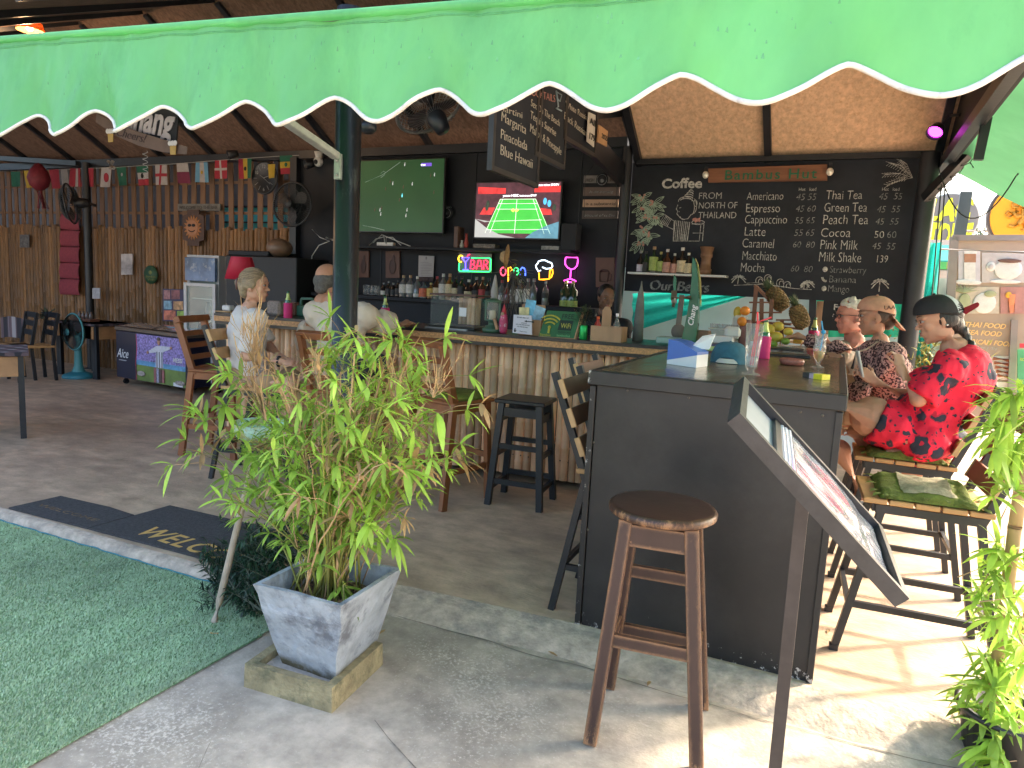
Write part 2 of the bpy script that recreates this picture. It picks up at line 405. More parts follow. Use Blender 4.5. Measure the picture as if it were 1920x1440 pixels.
# posts
def post(name, label, x, y, r, z1, m=m_steel, n=20):
    b = MB(); b.lathe([(r, 0), (r, z1)], (0, 0, 0), n); b.box((0, 0, .006), (r*3, r*3, .012), bev=.002)
    o = b.build(name, m); o.location = (x, y, 0); return tag(o, label, 'post')
PX = P(646, 620, Y=2.62)
pt = thing('steel_post', 'worn round steel post rising behind the big potted bamboo', 'post', (PX.x, 2.62, 0))
b = MB(); b.lathe([(.057, 0), (.057, 2.66), (0, 2.66)], (PX.x, 2.62, 0), 28); b.box((PX.x, 2.62, .006), (.2, .2, .012)); b.build('pole', m_steel_worn, pt)
q = P(632, 300, Y=2.56)
b = MB(); b.box((PX.x-.0, 2.555, q.z-.03), (.035, .02, .11), bev=.003)
for dz in (-.005, -.065): b.ball((PX.x, 2.54, q.z+dz), .007)
b.build('bracket', mat('zinc', (.32, .33, .33), .35, .2, 20, metal=.7), pt)
am = MB(); am.bar((PX.x+.01, 2.53, q.z+.01), (PX.x+.02, 1.93, q.z+.15), .04, .03, bev=.004)
am.build('awning_arm', mat('zinc_arm', (.42, .43, .42), .4, .2, 20, metal=.6), pt)
m_post = m_steel
post('corner_post', 'black post between the screen wall and the coffee chalkboard', -1.99, 6.78, .05, 2.9)
post('slim_post', 'slim black post against the bamboo back wall, right of the red hanging', -10.1, 6.95, .055, 3.0)
rp_ = P(1722, 440, Y=6.7)
post('round_post', 'thick black post at the right end of the coffee chalkboard', rp_.x+.02, 6.72, .075, 2.75)

# ---- bamboo back wall with slats above
m_culm = mat('bamboo_culm', (.20, .098, .034), .5, .22, 14, stretch=(1, 1, .25), tint=.45, col2=(.16, .085, .04), c2=(.55, .75), s2=5, bump=.1)
m_culm_pale = mat('pale_bamboo_culm', (.74, .46, .27), .42, .22, 10, stretch=(1, 1, .25), tint=.4, col2=(.26, .15, .085), c2=(.54, .74), s2=6, bump=.08)
m_slat = mat('bamboo_slat', (.18, .095, .048), .6, .2, 14, stretch=(1, 1, .2), tint=.3)
def culm(b, x, y, z0, z1, r, n=9, half=True):
    b.ct = random.random(); prof = []; z = z0
    pts = [(r, z0)]; z = z0+random.uniform(.1, .35)
    while z < z1-.05:
        pts += [(r*.99, z-.012), (r*1.09, z-.003), (r*1.09, z+.003), (r*.99, z+.012)]; z += random.uniform(.26, .38)
    pts.append((r*.98, z1))
    vs = []; fs = []
    a0, a1 = (math.pi, 2*math.pi) if half else (0, 2*math.pi)
    for (q, zz) in pts:
        for k in range(n+1):
            t = a0+(a1-a0)*k/n; vs.append((x+q*math.cos(t), y+q*math.sin(t), zz))
    for i in range(len(pts)-1):
        for k in range(n): fs.append((i*(n+1)+k, i*(n+1)+k+1, (i+1)*(n+1)+k+1, (i+1)*(n+1)+k))
    b.add(vs, fs, True)
    top = [vs[(len(pts)-1)*(n+1)+k] for k in range(n+1)]; b.add(top, [tuple(range(n+1))])
random.seed(11)
bw = thing('bamboo_wall', 'dark bamboo back wall of close half culms below and spaced slats above', 'wall', (-10, 7.15, 0))
b = MB(); x = -14.0
while x < -6.0:
    r = random.uniform(.03, .042); culm(b, x, 7.15, 0, 2.10+random.uniform(-.03, .035), r, 7); x += 2*r*.98
b.build('culm_panel', m_culm, bw)
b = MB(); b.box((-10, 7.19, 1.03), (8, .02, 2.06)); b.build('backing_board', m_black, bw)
sm = None; x = -13.9
while x < -6.15:
    if sm is None:
        b = MB(); b.box((0, 0, 0), (.088, .018, 1.08), bev=.003); sm = b.mesh('slat', m_slat)
    o = bpy.data.objects.new('slat', sm); COL.objects.link(o); o.location = (x, 7.2, 2.53); o.rotation_euler = (0, random.gauss(0, .008), 0); adopt(o, bw); x += .172
b = MB()
for z in (2.32, 2.72): b.box((-10, 7.225, z), (8, .02, .035))
b.build('rail', m_slat, bw)
# what shows through the slats
b = MB(); b.box((-13, 9.3, 2.0), (22, .08, 4.0)); b.box((-13, 8.3, 3.75), (22, 2.1, .06)); tag(b.build('neighbour_wall', mat('dim_wall', (.055, .052, .055), .8, .3, 3)), 'dim neighbouring wall seen through the bamboo slats, with an added unseen roof over the gap', 'wall')  # flat upper box is an added unseen roof, keeps sun and sky off the slats
tq = thing('teal_shutter', 'teal panel glimpsed through the slats right of the sun plaque', 'shutter', (-7.4, 7.7, 2.25))
b = MB(); b.box((-7.25, 7.75, 2.27), (2.1, .03, .42)); b.build('panel', mat('teal_panel', (.03, .32, .38), .6, .1, 3, emit=0.), tq)
b = MB(); b.box((-7.25, 7.72, 2.25), (2.1, .02, .02)); b.box((-7.25, 7.72, 2.47), (2.1, .02, .025)); b.build('rail', m_black, tq)
b = MB(); b.box((-13.9, 5.2, 1.6), (.06, 4.2, 3.2)); tag(b.build('added_side_wall', m_black), 'added unseen wall closing the far left end of the hut to darken it', 'wall')  # out of view, added to keep side light out of the interior
# ---- black screen wall and the back counter
sw = thing('screen_wall', 'matt black boarded wall carrying the two televisions and neon signs', 'wall', (-4, 6.95, 0))
b = MB(); b.box((-4.1, 6.96, 1.47), (4.2, .06, 2.94)); b.build('board', m_black, sw)
b = MB()
for x in (-4.9, -3.7, -2.5): b.box((x, 6.925, 1.47), (.006, .01, 2.9))
b.build('seam', m_steel, sw)
b = MB(); b.box((-6.16, 6.9, 1.47), (.1, .1, 2.94)); b.build('end_post', m_steel, sw)
SH = P(800, 466, Y=6.75)
sf = MB(); sf.box((-3.85, 6.80, SH.z), (2.75, .24, .03), bev=.003); tag(sf.build('wall_shelf', m_black), 'long black shelf under the two televisions', 'shelf')
BB = P(800, 560, Y=6.5)
bc = thing('back_counter', 'black counter along the screen wall crowded with bottles', 'counter', (-3.9, 6.6, 0))
b = MB(); b.box((-3.8, 6.67, BB.z-.02), (3.4, .5, .04), bev=.004); b.build('worktop', m_black, bc)
b = MB(); b.box((-3.8, 6.69, BB.z/2-.02), (3.36, .42, BB.z-.04)); b.build('cabinet', m_black, bc)
# ================================================================ AWNING
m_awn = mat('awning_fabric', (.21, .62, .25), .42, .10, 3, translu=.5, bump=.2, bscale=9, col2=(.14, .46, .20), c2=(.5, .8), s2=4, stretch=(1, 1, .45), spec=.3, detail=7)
m_trim = mat('white_trim', (.72, .67, .62), .8, .15, 25, col2=(.40, .33, .27), c2=(.55, .72), s2=14)
aw = thing('front_awning', 'wide bright green awning with white scalloped edge across the front', 'awning', (-1.5, 1.9, 2.2))
PKS = [-4.2, -3.82, -3.43, -3.05, -2.68, -2.31, -1.91, -1.55, -1.15, -.80, -.43, -.04, .33, .70, 1.08, 1.45]
def zpk(x): return 2.108-.0145*(x+3.05)
def ztop(x): return 2.405-.0500*(x+3.28) if x < -.9 else max(2.286-.03*(x+.9), 2.235)
def scal(x):
    for a, b in zip(PKS, PKS[1:]):
        if a <= x <= b:
            t = (x-a)/(b-a); t = t**1.12
            return zpk(x) - .094*((1-math.cos(2*math.pi*t))/2)**.72
    return zpk(x)
def awn_y(x, t, z):
    ph = 0
    for a, b in zip(PKS, PKS[1:]):
        if a <= x <= b: ph = (x-a)/(b-a)
    fold = .024*(1-t)**2*math.sin(2*math.pi*ph) - .055*(1-t)**1.3*(.5-.5*math.cos(2*math.pi*ph))
    return 1.9 + fold + .022*noise.noise(V((x*2.2, z*1.2, 0)))*(1-.6*t) + .013*noise.noise(V((x*8+z*3, z*3, 4))) + .006*noise.noise(V((x*21-z*9, z*8, 4))) + .012*max(0, noise.noise(V((x*13, z*1.2, 9)))-.15)*(t+.2)
def awn(u, v):
    x = -4.2+5.65*u; zb = scal(x); zt = ztop(x); z = zb+(zt-zb)*v
    return (x, awn_y(x, v, z), z)
b = MB(); b.sheet(awn, 420, 26); b.build('valance', m_awn, aw)
b = MB(); b.tube([V(awn(i/420, 0))+V((0, -.003, -.003)) for i in range(421)], .007, 7); b.build('edge_trim', m_trim, aw)
b = MB()
for v0 in (.955, .94): b.tube([V(awn(i/420, v0))+V((0, -.0015, 0)) for i in range(0, 421, 2)], .0014, 4)
b.build('stitching', mat('awning_thread', (.12, .42, .18), .8, .2, 60), aw)
b = MB(); random.seed(19)
for k in range(90):
    x0 = random.choice((-2.1, -1.75, -1.6, -1.3, -.9, -.6, -.2, -2.7)) + random.gauss(0, .12); v0 = random.uniform(.3, .85); u0 = (x0+4.2)/5.65
    if not 0 < u0 < 1: continue
    L_ = random.uniform(.02, .06); w_ = random.uniform(.0003, .0008); q = [V(awn(u0+d, v0+e))+V((0, -.002, 0)) for d, e in ((-w_, 0), (w_, -.004), (w_*.3, L_), (-w_*.3, L_))]; b.add(q, [(0, 1, 2, 3)])
b.build('mildew_mark', mat('awning_mildew', (.15, .46, .20), .7, .3, 60), aw)
def top(u, v):
    x = -4.2+5.65*u; zt = ztop(x)
    if v < .35:
        a = v/.35*math.pi*.9; return (x, 1.905+.03*math.sin(a)*(-1)+.01*(1-math.cos(a)), zt+.018*(1-math.cos(a))-.002)
    t = (v-.35)/.65; return (x, 1.925+.62*t, zt+.036+.10*t-.05*math.sin(math.pi*t)*.3)
b = MB(); b.sheet(top, 120, 14); b.build('top_sheet', m_awn, aw)
b = MB(); b.tube([(x, 1.935, ztop(x)+.012) for x in (-4.2, -.9, 1.45)], .014, 8); b.build('front_rail', mat('zinc', (.32, .33, .33)), aw)

# side awning on the right with its frame
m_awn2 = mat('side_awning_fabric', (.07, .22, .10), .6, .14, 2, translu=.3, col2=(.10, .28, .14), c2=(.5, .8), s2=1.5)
sa = thing('side_awning', 'green side awning sloping down from the right eave over the seats', 'awning', (1.2, 5, 2.4))
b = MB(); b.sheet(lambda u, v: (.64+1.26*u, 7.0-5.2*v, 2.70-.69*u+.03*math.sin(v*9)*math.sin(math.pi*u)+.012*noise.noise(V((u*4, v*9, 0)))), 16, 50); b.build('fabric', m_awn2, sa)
b = MB(); b.bar((.66, 7.0, 2.70), (.66, 1.8, 2.70), .05, .03); b.build('light_batten', mat('pale_batten', (.42, .38, .32), .7, .2, 8), sa)
fr = thing('awning_frame', 'black steel awning frame wrapped with string light cable', 'frame', (.8, 6, 2.3))
a0 = P(1735, 372, Y=6.66); a1 = P(1925, 170, X=1.0)
b = MB(); b.bar(a0, a1, .06, .07); b.build('arm', m_steel, fr)
b = MB(); c0 = P(1836, 318, Y=5.3); b.bar(P(1834, 300, Y=5.2), P(1866, 150, Y=5.2), .05, .05); b.build('upright', m_steel, fr)
b = MB(); L = [a0.lerp(a1, i/60) + V((.045*math.cos(i*.9), .02, .05*math.sin(i*.9)-.02)) for i in range(61)]; b.tube(L, .004, 4)
for i in range(3, 60, 4): b.tube([L[i], L[i]+V((random.uniform(-.05, .05), -.01, random.uniform(-.05, .04)))], .005, 4)
b.build('light_cable', mat('black_cable', (.01, .01, .012), .5, 0), fr)
# hanging wires beside the right post
b = MB()
for (x0, y0), (x1, y1), sag in (((1765, 345), (1740, 640), 0), ((1772, 345), (1752, 640), .01), ((1760, 315), (1905, 330), .55), ((1905, 330), (1925, 300), .02)):
    A = P(x0, y0, Y=6.2); B = P(x1, y1, Y=6.2); b.tube([A.lerp(B, i/16) - V((0, 0, sag*4*(i/16)*(1-i/16)*.6)) for i in range(17)], .005, 5)
tag(b.build('hanging_cable', MATS['black_cable']), 'loose black cables hanging beside the round right hand post', 'cable')

# ================================================================ COFFEE CHALKBOARD
m_chalk = mat('chalkboard', (.010, .0138, .022), .8, .35, 2.5, col2=(.017, .022, .033), c2=(.45, .75), s2=3)
m_ink = mat('chalk_white', (.50, .50, .48), .9, .3, 60, col2=(.13, .14, .15), c2=(.48, .66), s2=55)
m_inkd = mat('chalk_faint', (.28, .29, .29), .9, .3, 60, col2=(.07, .08, .085), c2=(.45, .62), s2=50)
m_pink = mat('chalk_pink', (.50, .24, .20), .9, .2, 60)
m_mint = mat('chalk_mint', (.33, .42, .33), .9, .2, 60)
BY = 6.88
cbd = thing('coffee_chalkboard', 'long black chalkboard listing coffee and tea with prices', 'chalkboard', (-.7, BY, 2.1))
tl = P(1187, 306, Y=BY); br = P(1700, 571, Y=BY)
b = MB(); b.box(((tl.x+br.x)/2, BY+.02, (tl.z+br.z)/2), (br.x-tl.x, .03, tl.z-br.z)); b.build('board', m_chalk, cbd)
bt = MB(); bt2 = MB()
def wr(mb, txt, x, y, h, x2=None, bold=0., shear=0., Y=BY):
    "text whose baseline starts at photo point x,y; h = cap height in px"
    o = P(x, y, Y=Y); s = (P(x, y-h, Y=Y)-o).length/.70
    sx = 1
    if x2:
        key = txt
        t = MB(); t.text(txt, Matrix.Identity(4), 1, .0, shear=shear, off=bold)
        w = max(q[0] for q in t.v)*s; sx = (P(x2, y, Y=Y).x-o.x)/w
    k0 = len(mb.v); mb.text(txt, FRONT(V((o.x, Y-.004, o.z))), s, .001, shear=shear, off=bold, sx=sx)
    for i in range(k0, len(mb.v)): p = V(mb.v[i]); mb.v[i] = (p.x+s*.035*noise.noise(p*14)+s*.012*noise.noise(p*90), p.y, p.z+s*.05*noise.noise(p*9+V((4, 0, 0)))+s*.012*noise.noise(p*90+V((9, 0, 0))))
TH = -.012
for row in (('Americano', 1400, 375, 15, 1468), ('Espresso', 1397, 398, 16, 1462), ('Cappuccino', 1396, 419, 17, 1475), ('Latte', 1394, 442, 17, 1435), ('Caramel', 1391, 464, 17, 1450), ('Macchiato', 1390, 487, 17, 1456), ('Mocha', 1387, 509, 17, 1434),
            ('Thai Tea', 1548, 374, 17, 1616), ('Green Tea', 1544, 397, 17, 1625), ('Peach Tea', 1541, 420, 18, 1627), ('Cocoa', 1538, 444, 17, 1594), ('Pink Milk', 1536, 467, 18, 1608), ('Milk Shake', 1534, 490, 18, 1614)):
    wr(bt, *row, bold=TH)
for row in (('Strawberry', 1555, 511, 13, 1624), ('Banana', 1553, 529, 13, 1605), ('Mango', 1551, 547, 13, 1592), ('139', 1640, 492, 14, 1664), ('50', 1638, 446, 13, 1657), ('60', 1662, 446, 13, 1680)): wr(bt2 if row[0][0] in 'SBM6' else bt, *row, bold=TH)
for txt, x, y in (('45 55', 1492, 375), ('45 60', 1491, 397), ('55 65', 1489, 419), ('55 65', 1488, 442), ('60  80', 1485, 464), ('60  80', 1481, 509)): wr(bt2, txt, x, y, 12, x+38+(4 if '  ' in txt else 0), bold=TH, shear=.15)
for txt, x, y in (('45  55', 1647, 374), ('45  55', 1643, 398), ('45  55', 1640, 421), ('45  55', 1634, 467)): wr(bt2, txt, x, y, 12, x+44, bold=TH, shear=.15)
for txt, x in (('Hot', 1497), ('Iced', 1517), ('Hot', 1653), ('Iced', 1673)): wr(bt, txt, x, 358, 6, x+13, bold=-.005)
wr(bt, 'FROM', 1309, 373, 12, 1353, bold=-.01); wr(bt, 'NORTH OF', 1309, 391, 12, 1382, bold=-.01); wr(bt, 'THAILAND', 1309, 409, 12, 1380, bold=-.01)
wr(bt, 'Coffee', 1240, 353, 18, 1316, bold=.028)
for i in range(2): wr(bt2, 'Our Beers', 1216+i*2, 543-i, 18, 1328+i*2, bold=-.004 if i == 0 else -.02, shear=.1)
bt.build('lettering', m_ink, cbd); bt2.build('lettering', m_inkd, cbd)
# drawings: strokes in board space
def stroke(mb, pts, r=.0035): mb.tube([V((P(x, y, Y=BY).x, BY, P(x, y, Y=BY).z)) for x, y in pts], r, 4, smooth=False)
def leafpx(mb, x, y, a, L, w):
    pts = []
    for i in range(9):
        t = i/8; pts.append((x+math.cos(a)*L*t-math.sin(a)*w*math.sin(math.pi*t), y+math.sin(a)*L*t+math.cos(a)*w*math.sin(math.pi*t)))
    stroke(mb, pts, .0028)
dm = MB(); dp = MB(); dw = MB()
random.seed(5)
for (x, y, n_) in ((1205, 370, 7), (1225, 382, 9), (1212, 405, 9), (1205, 430, 8), (1200, 455, 7), (1228, 405, 6), (1204, 388, 6), (1214, 440, 5)):
    for k in range(n_):
        a = random.uniform(-.6, 3.6); L_ = random.uniform(14, 26)
        for w in (-3.5, 3.5, 0): leafpx(dm, x, y, a, L_, w)
    for k in range(5):
        c = P(x+random.uniform(-6, 6), y+random.uniform(-6, 6), Y=BY); dp.ball((c.x, BY, c.z), (.012, .004, .012), 6, 4)
def arc(mb, cx, cy, rx, ry, a0, a1, r=.003, n_=14): stroke(mb, [(cx+rx*math.cos(a0+(a1-a0)*i/n_), cy+ry*math.sin(a0+(a1-a0)*i/n_)) for i in range(n_+1)], r)
stroke(dw, [(1271, 384), (1268, 392), (1271, 396), (1269, 401), (1276, 409), (1284, 412)]); arc(dw, 1285, 378, 13, 9, 3.1, 6.2)
for k in range(5): arc(dw, 1287+k*2.2, 377-k*4, 12-k*1.9, 5, 3.4, 6.1, .004)
arc(dw, 1304, 381, 3, 6, 0, 6.28); arc(dw, 1300, 386, 6, 14, -1.3, 1.6); arc(dw, 1297, 388, 5, 14, -1, 1.6)
stroke(dw, [(1275, 406), (1279, 412), (1290, 410), (1296, 402)]); stroke(dw, [(1277, 389), (1274, 390)]); stroke(dw, [(1270, 397), (1274, 397)])
stroke(dw, [(1262, 430), (1237, 418), (1246, 402), (1266, 416)]); stroke(dw, [(1240, 418), (1249, 405)], .004)
for k in range(4): stroke(dw, [(1243+k*2.6, 419+k*1.6), (1251+k*2.6, 406+k*1.6)], .004)
stroke(dw, [(1264, 415), (1262, 452), (1311, 452), (1314, 422)])
for k in range(9): stroke(dw, [(1266+k*3.4, 413+k*.4), (1264+k*3.4, 432), (1263+k*3.2, 451)], .0026 if k % 2 else .0042)
for k in range(6): stroke(dw, [(1277, 440+k*2.3), (1286, 440+k*2.3)], .003)
stroke(dw, [(1297, 420), (1320, 418), (1317, 452)]); stroke(dw, [(1299, 437), (1318, 437)]); arc(dw, 1309, 417, 12, 4, 0, 6.28)
for k in range(14):
    c = P(1300+random.uniform(0, 18), 412+random.uniform(-2, 4), Y=BY); dp.ball((c.x, BY, c.z), (.01, .004, .01), 6, 4)
def palm(mb, x, y, h, s):
    stroke(mb, [(x, y), (x+1, y-h*.5), (x+2, y-h)], .003)
    for k in range(8):
        a = -3.5+k*.55; stroke(mb, [(x+2+math.cos(a)*s*t, y-h+math.sin(a)*s*.75*t+s*.55*t*t) for t in (0, .33, .66, 1)], .0042)
palm(dw, 1383, 533, 14, 14); palm(dw, 1513, 541, 12, 13); palm(dw, 1648, 547, 20, 17); palm(dw, 1507, 541, 9, 9)
for (x, y) in ((1424, 527), (1440, 523), (1463, 531), (1476, 536)):
    arc(dw, x, y, 7, 8, 2.6, 6.0, .003); arc(dw, x+2, y+1, 4, 5, 2.6, 6.4, .003)
stroke(dw, [(1376, 535), (1400, 534), (1430, 533), (1460, 537), (1490, 541), (1522, 543)], .003); stroke(dw, [(1400, 531), (1418, 530), (1450, 535), (1480, 539)], .0025)
for (dx, dy) in ((-50, -6), (-42, -28), (-22, -33), (-46, 14)):
    stroke(dw, [(1711, 333), (1711+dx*.5, 333+dy*.65-4), (1711+dx, 333+dy)], .003)
    for t in range(2, 11):
        f = t/10; x = 1711+dx*f; y = 333+dy*f-4*math.sin(math.pi*f); stroke(dw, [(x, y), (x-7, y+6)], .0022); stroke(dw, [(x, y), (x-8, y-2)], .0022)
for (x, y, sh) in ((1547, 505, 0), (1546, 523, 1), (1545, 541, 0)):
    if sh: arc(dw, x+2, y-3, 6, 7, 1.2, 3.2, .010, 8)
    else:
        c = P(x, y, Y=BY); dw.ball((c.x, BY, c.z), (.021, .004, .024), 8, 6)
dm.build('drawing', m_mint, cbd); dp.build('drawing', m_pink, cbd); dw.build('drawing', m_ink, cbd)
# wooden name plank over the board
nb = thing('name_plank', 'brown plank with green letters hung at the top of the chalkboard', 'sign', P(1440, 330, Y=6.8))
a = P(1328, 342, Y=6.8); c = P(1551, 338, Y=6.8); t0 = P(1328, 316, Y=6.8); t1 = P(1551, 308, Y=6.8)
b = MB(); b.prism([a, c, t1, t0], (0, .03, 0)); b.build('plank', mat('brown_plank', (.20, .085, .045), .7, .35, 6, stretch=(.2, 1, 3), bump=.2), nb)
b = MB(); o = P(1357, 337, Y=6.795); e = P(1531, 334, Y=6.795); rt = (e-o).normalized(); up = V((0, -1, 0)).cross(rt)*-1; up = rt.cross(V((0, 1, 0)))*-1
up = V((-rt.z, 0, rt.x)); M_ = basis(o, rt, up, V((0, -1, 0)))
t = MB(); t.text('Bambus Hut', Matrix.Identity(4), 1, 0, off=.006, space=1.16); w = max(q[0] for q in t.v); s_ = (P(1357, 319, Y=6.795)-o).length/.7
b.text('Bambus Hut', M_, s_, .004, off=.006, space=1.16, sx=(e-o).length/(w*s_)); b.build('lettering', mat('green_letter', (.01, .12, .06), .6, .2, 30), nb)
# small bulbs at the plank ends
m_bulb = mat('clear_bulb', (.75, .72, .65), .12, 0, spec=.8, metal=.3)
for x, y, w_ in ((1323, 328, 'left'), (1556, 322, 'right')):
    o = P(x, y, Y=6.76); b = MB(); b.ball(o, (.03, .03, .034)); b.build
    tb = thing('light_bulb', f'unlit round bulb at the {w_} end of the brown name plank', 'bulb', o, group='bulbs beside the name plank')
    b.build('glass', m_bulb, tb); c = MB(); c.cyl(o+V((0, 0, .03)), o+V((0, 0, .075)), .014); c.build('socket', m_steel, tb)
# beer shelf under the drawing
q0 = P(1178, 513, Y=6.72); q1 = P(1362, 517, Y=6.72)
b = MB(); b.box(((q0.x+q1.x)/2, 6.77, (q0.z+q1.z)/2), (q1.x-q0.x, .16, .02), bev=.002); tag(b.build('beer_shelf', mat('shelf_alu', (.5, .48, .45), .4, .1, 20, metal=.5)), 'narrow metal shelf with beer bottles fixed to the chalkboard', 'shelf')
BEER_Z = (q0.z+q1.z)/2+.011
# what stands behind the board: white panel, teal net
b = MB(); b.box((-.6, 7.7, .9), (3.4, .05, 1.8)); tag(b.build('pale_panel', mat('pale_panel', (.55, .68, .70), .7, .06, 3)), 'pale bluish panel behind the bar, under the chalkboard', 'panel')
m_net = mat('teal_net', (.02, .42, .36), .7, .2, 60, translu=.35, stretch=(.3, 1, 3))
n0 = [P(1186, 550, Y=7.3), P(1400, 550, Y=7.3), P(1290, 582, Y=7.3), P(1186, 622, Y=7.3)]
b = MB(); A, B_, C_, D_ = n0
def net(u, v):
    top_ = A.lerp(P(1420, 545, Y=7.3), u); bot = D_.lerp(P(1420, 550, Y=7.3), u); q = top_.lerp(bot, v); f = .02*math.sin(v*16+u*3)
    return q+V((0, f, 0))
b.sheet(net, 24, 60); tag(b.build('teal_net', m_net), 'teal shade net sagging in folds under the left end of the chalkboard', 'net')
def net2(u, v):
    a = P(1722-20*v, 480, Y=7.05); q = P(1706+u*60*(1-.25*v)-10*v, 455+v*250, Y=7.05); return q+V((0, .03*math.sin(u*18+v*5), 0))
b = MB(); b.sheet(net2, 30, 20); tag(b.build('green_net', m_net), 'teal green net bunched behind the round right hand post', 'net')
b = MB(); b.sheet(lambda u, v: P(1530+u*175, 562+v*70, Y=7.5)+V((0, .02*math.sin(u*30), 0)), 30, 6); tag(b.build('shade_cloth', mat('bright_green_cloth', (.03, .50, .30), .7, .2, 8, translu=.3)), 'bright green cloth below the right part of the chalkboard', 'cloth')
b = MB(); b.cyl(P(1545, 565, Y=7.2), P(1538, 645, Y=7.2), .06); tag(b.build('bamboo_pole', m_culm_pale), 'thick bamboo pole behind the bar beside the white haired man', 'pole')
b = MB(); q = P(1590, 590, Y=7.0); b.box(q, (.42, .03, .30)); fs_ = thing('fruit_sign', 'black sign with white fruit lettering behind the white haired man', 'sign', q); b.build('board', m_black, fs_)
b = MB(); wr(b, 'Fruits', 1562, 581, 11, bold=.02, Y=6.975); b.build('lettering', m_ink, fs_)
for k, (x0, x1) in enumerate(((1520, 1530),)):
    b = MB(); b.bar(P(1524, 562, Y=7.05), P(1522, 640, Y=7.05), .06, .06); tag(b.build('bar_post', m_steel), 'short black post behind the fruit display under the chalkboard', 'post')
# ================================================================ RIGHT SIDE: STREET
# spot lamp
sp = thing('spot_lamp', 'black spot lamp glowing purple under the right end of the roof', 'lamp', P(1756, 240, Y=6.3))
q = P(1752, 250, Y=6.3); ax = V((-.35, -.75, -.75)).normalized()
b = MB(); b.lathe([(.02, -.10), (.045, -.08), (.06, 0), (.056, .0), (.05, -.03)], q, 18, ax); b.build('shade', m_steel, sp)
b = MB(); b.lathe([(.0, -.028), (.05, -.028)], q, 18, ax); b.build('lens', mat('purple_glow', (.75, .03, .8), .4, 0, emit=2.2), sp)
b = MB(); b.tube([q-ax*.1, q-ax*.14+V((.05, 0, .05)), P(1800, 215, Y=6.3)], .012, 6); b.build('arm', m_steel, sp)
# billboard discs
def disc(mb, c, r, t, n=48, nrm=V((0, -1, 0))): mb.lathe([(0, t/2), (r, t/2), (r, -t/2), (0, -t/2)], c, n, nrm, False)
YD = 14
c = P(1779, 412, Y=YD); r = (P(1825, 412, Y=YD).x-c.x)*1.18
ys = thing('round_grey_sign', 'round grey sign with yellow lettering beyond the right hand post', 'sign', c)
b = MB(); disc(b, c, r, .08); b.build('disc', mat('grey_sign', (.20, .19, .18), .6, .08, 3), ys)
b = MB(); disc(b, c+V((0, .03, 0)), r*1.06, .05); b.build('rim', mat('sign_rim', (.55, .55, .5), .5, .1), ys)
b = MB()
wr(b, 'LAC', 1738, 412, 38, 1822, bold=.05, shear=.2, Y=YD-.05); wr(b, 'TONE', 1738, 462, 42, 1820, bold=.045, Y=YD-.05); b.build('lettering', mat('acid_yellow', (.72, .75, .03), .6, .05), ys)
YO = 9
c = P(1932, 404, Y=YO); r = (c-P(1856, 404, Y=YO)).length
os_ = thing('round_orange_sign', 'large round orange sign with a gold lion, cut by the frame edge', 'sign', c)
b = MB(); disc(b, c, r, .06); b.build('disc', mat('orange_sign', (.85, .36, .01), .5, .05), os_)
b = MB(); disc(b, c+V((0, .05, 0)), r*1.07, .1); b.build('rim', mat('dark_rim', (.09, .08, .08), .5, .1), os_)
b = MB(); o = c+V((-.06*r/.3, -.04, 0))
def gl(pts, w=.02*r/.3): b.tube([o+V((x, 0, z))*r for x, z in pts], w*.55, 6)
gl([(-.30, .32), (-.18, .38), (-.10, .28), (-.16, .2), (-.26, .22), (-.3, .32)]); gl([(-.1, .28), (0, .12), (.02, -.1), (-.08, -.26)], .05); gl([(-.16, .2), (-.24, .05), (-.14, -.05), (-.02, -.02)], .035)
gl([(-.24, .05), (-.38, .1), (-.42, .02)]); gl([(-.12, .1), (-.34, -.08), (-.4, -.02)]); gl([(-.08, -.26), (-.2, -.34), (-.32, -.3)], .03); gl([(0, -.2), (.1, -.36), (.02, -.44)], .03); gl([(.02, -.1), (.18, -.16), (.24, 0), (.18, .16), (.28, .26)])
gl([(-.02, .3), (.08, .2), (.06, .05)]); b.build('lion_emblem', mat('gold_emblem', (.55, .25, .02), .5, .1), os_)
# tree far off and a low building
tr = thing('far_tree', 'pale hazy tree top between the round signs', 'tree', P(1838, 436, Y=30)-V((0, 0, 3))); b = MB(); q = P(1838, 446, Y=30)
random.seed(2)
for k in range(500):
    a = V((random.gauss(0, .55), random.gauss(0, .5), random.gauss(0, .22))); s_ = .1; b.ct = random.random()
    d1 = V((random.uniform(-1, 1), random.uniform(-1, 1), random.uniform(-1, 1)))*s_; d2 = V((random.uniform(-1, 1), random.uniform(-1, 1), random.uniform(-1, 1)))*s_
    b.add([q+a, q+a+d1, q+a+d2], [(0, 1, 2)])
b.build('crown', mat('far_leaf', (.10, .16, .10), .8, 0, tint=.4), tr)
b = MB(); b.cyl(q-V((0, 0, 4)), q, .12, .06); b.build('trunk', mat('bark', (.12, .09, .06), .9), tr)
bd = thing('street_shop', 'small shop front with coloured panels glimpsed beyond the right post', 'shop', P(1740, 700, Y=13.2)*1)
b = MB()
cols = [(.28, .40, .10), (.50, .44, .38), (.10, .45, .12), (.20, .28, .50), (.55, .5, .45), (.1, .5, .15)]
pm = [mat('shop_panel_%d' % 0 if k == 0 else 'shop_panel' + '_b'*k, c_, .6, .15, 4) for k, c_ in enumerate(cols)]
b.cm = 1; b.box(P(1745, 600, Y=13.6), (3.4, .2, 2.6))
k = 0
for yy in (492, 520, 548, 580):
    for xx in (1716, 1733, 1751, 1768, 1785):
        b.cm = random.randrange(6); q = P(xx, yy, Y=13.4); b.box(q, (.16, .06, .22), bev=.004)
b.build('front', pm, bd)
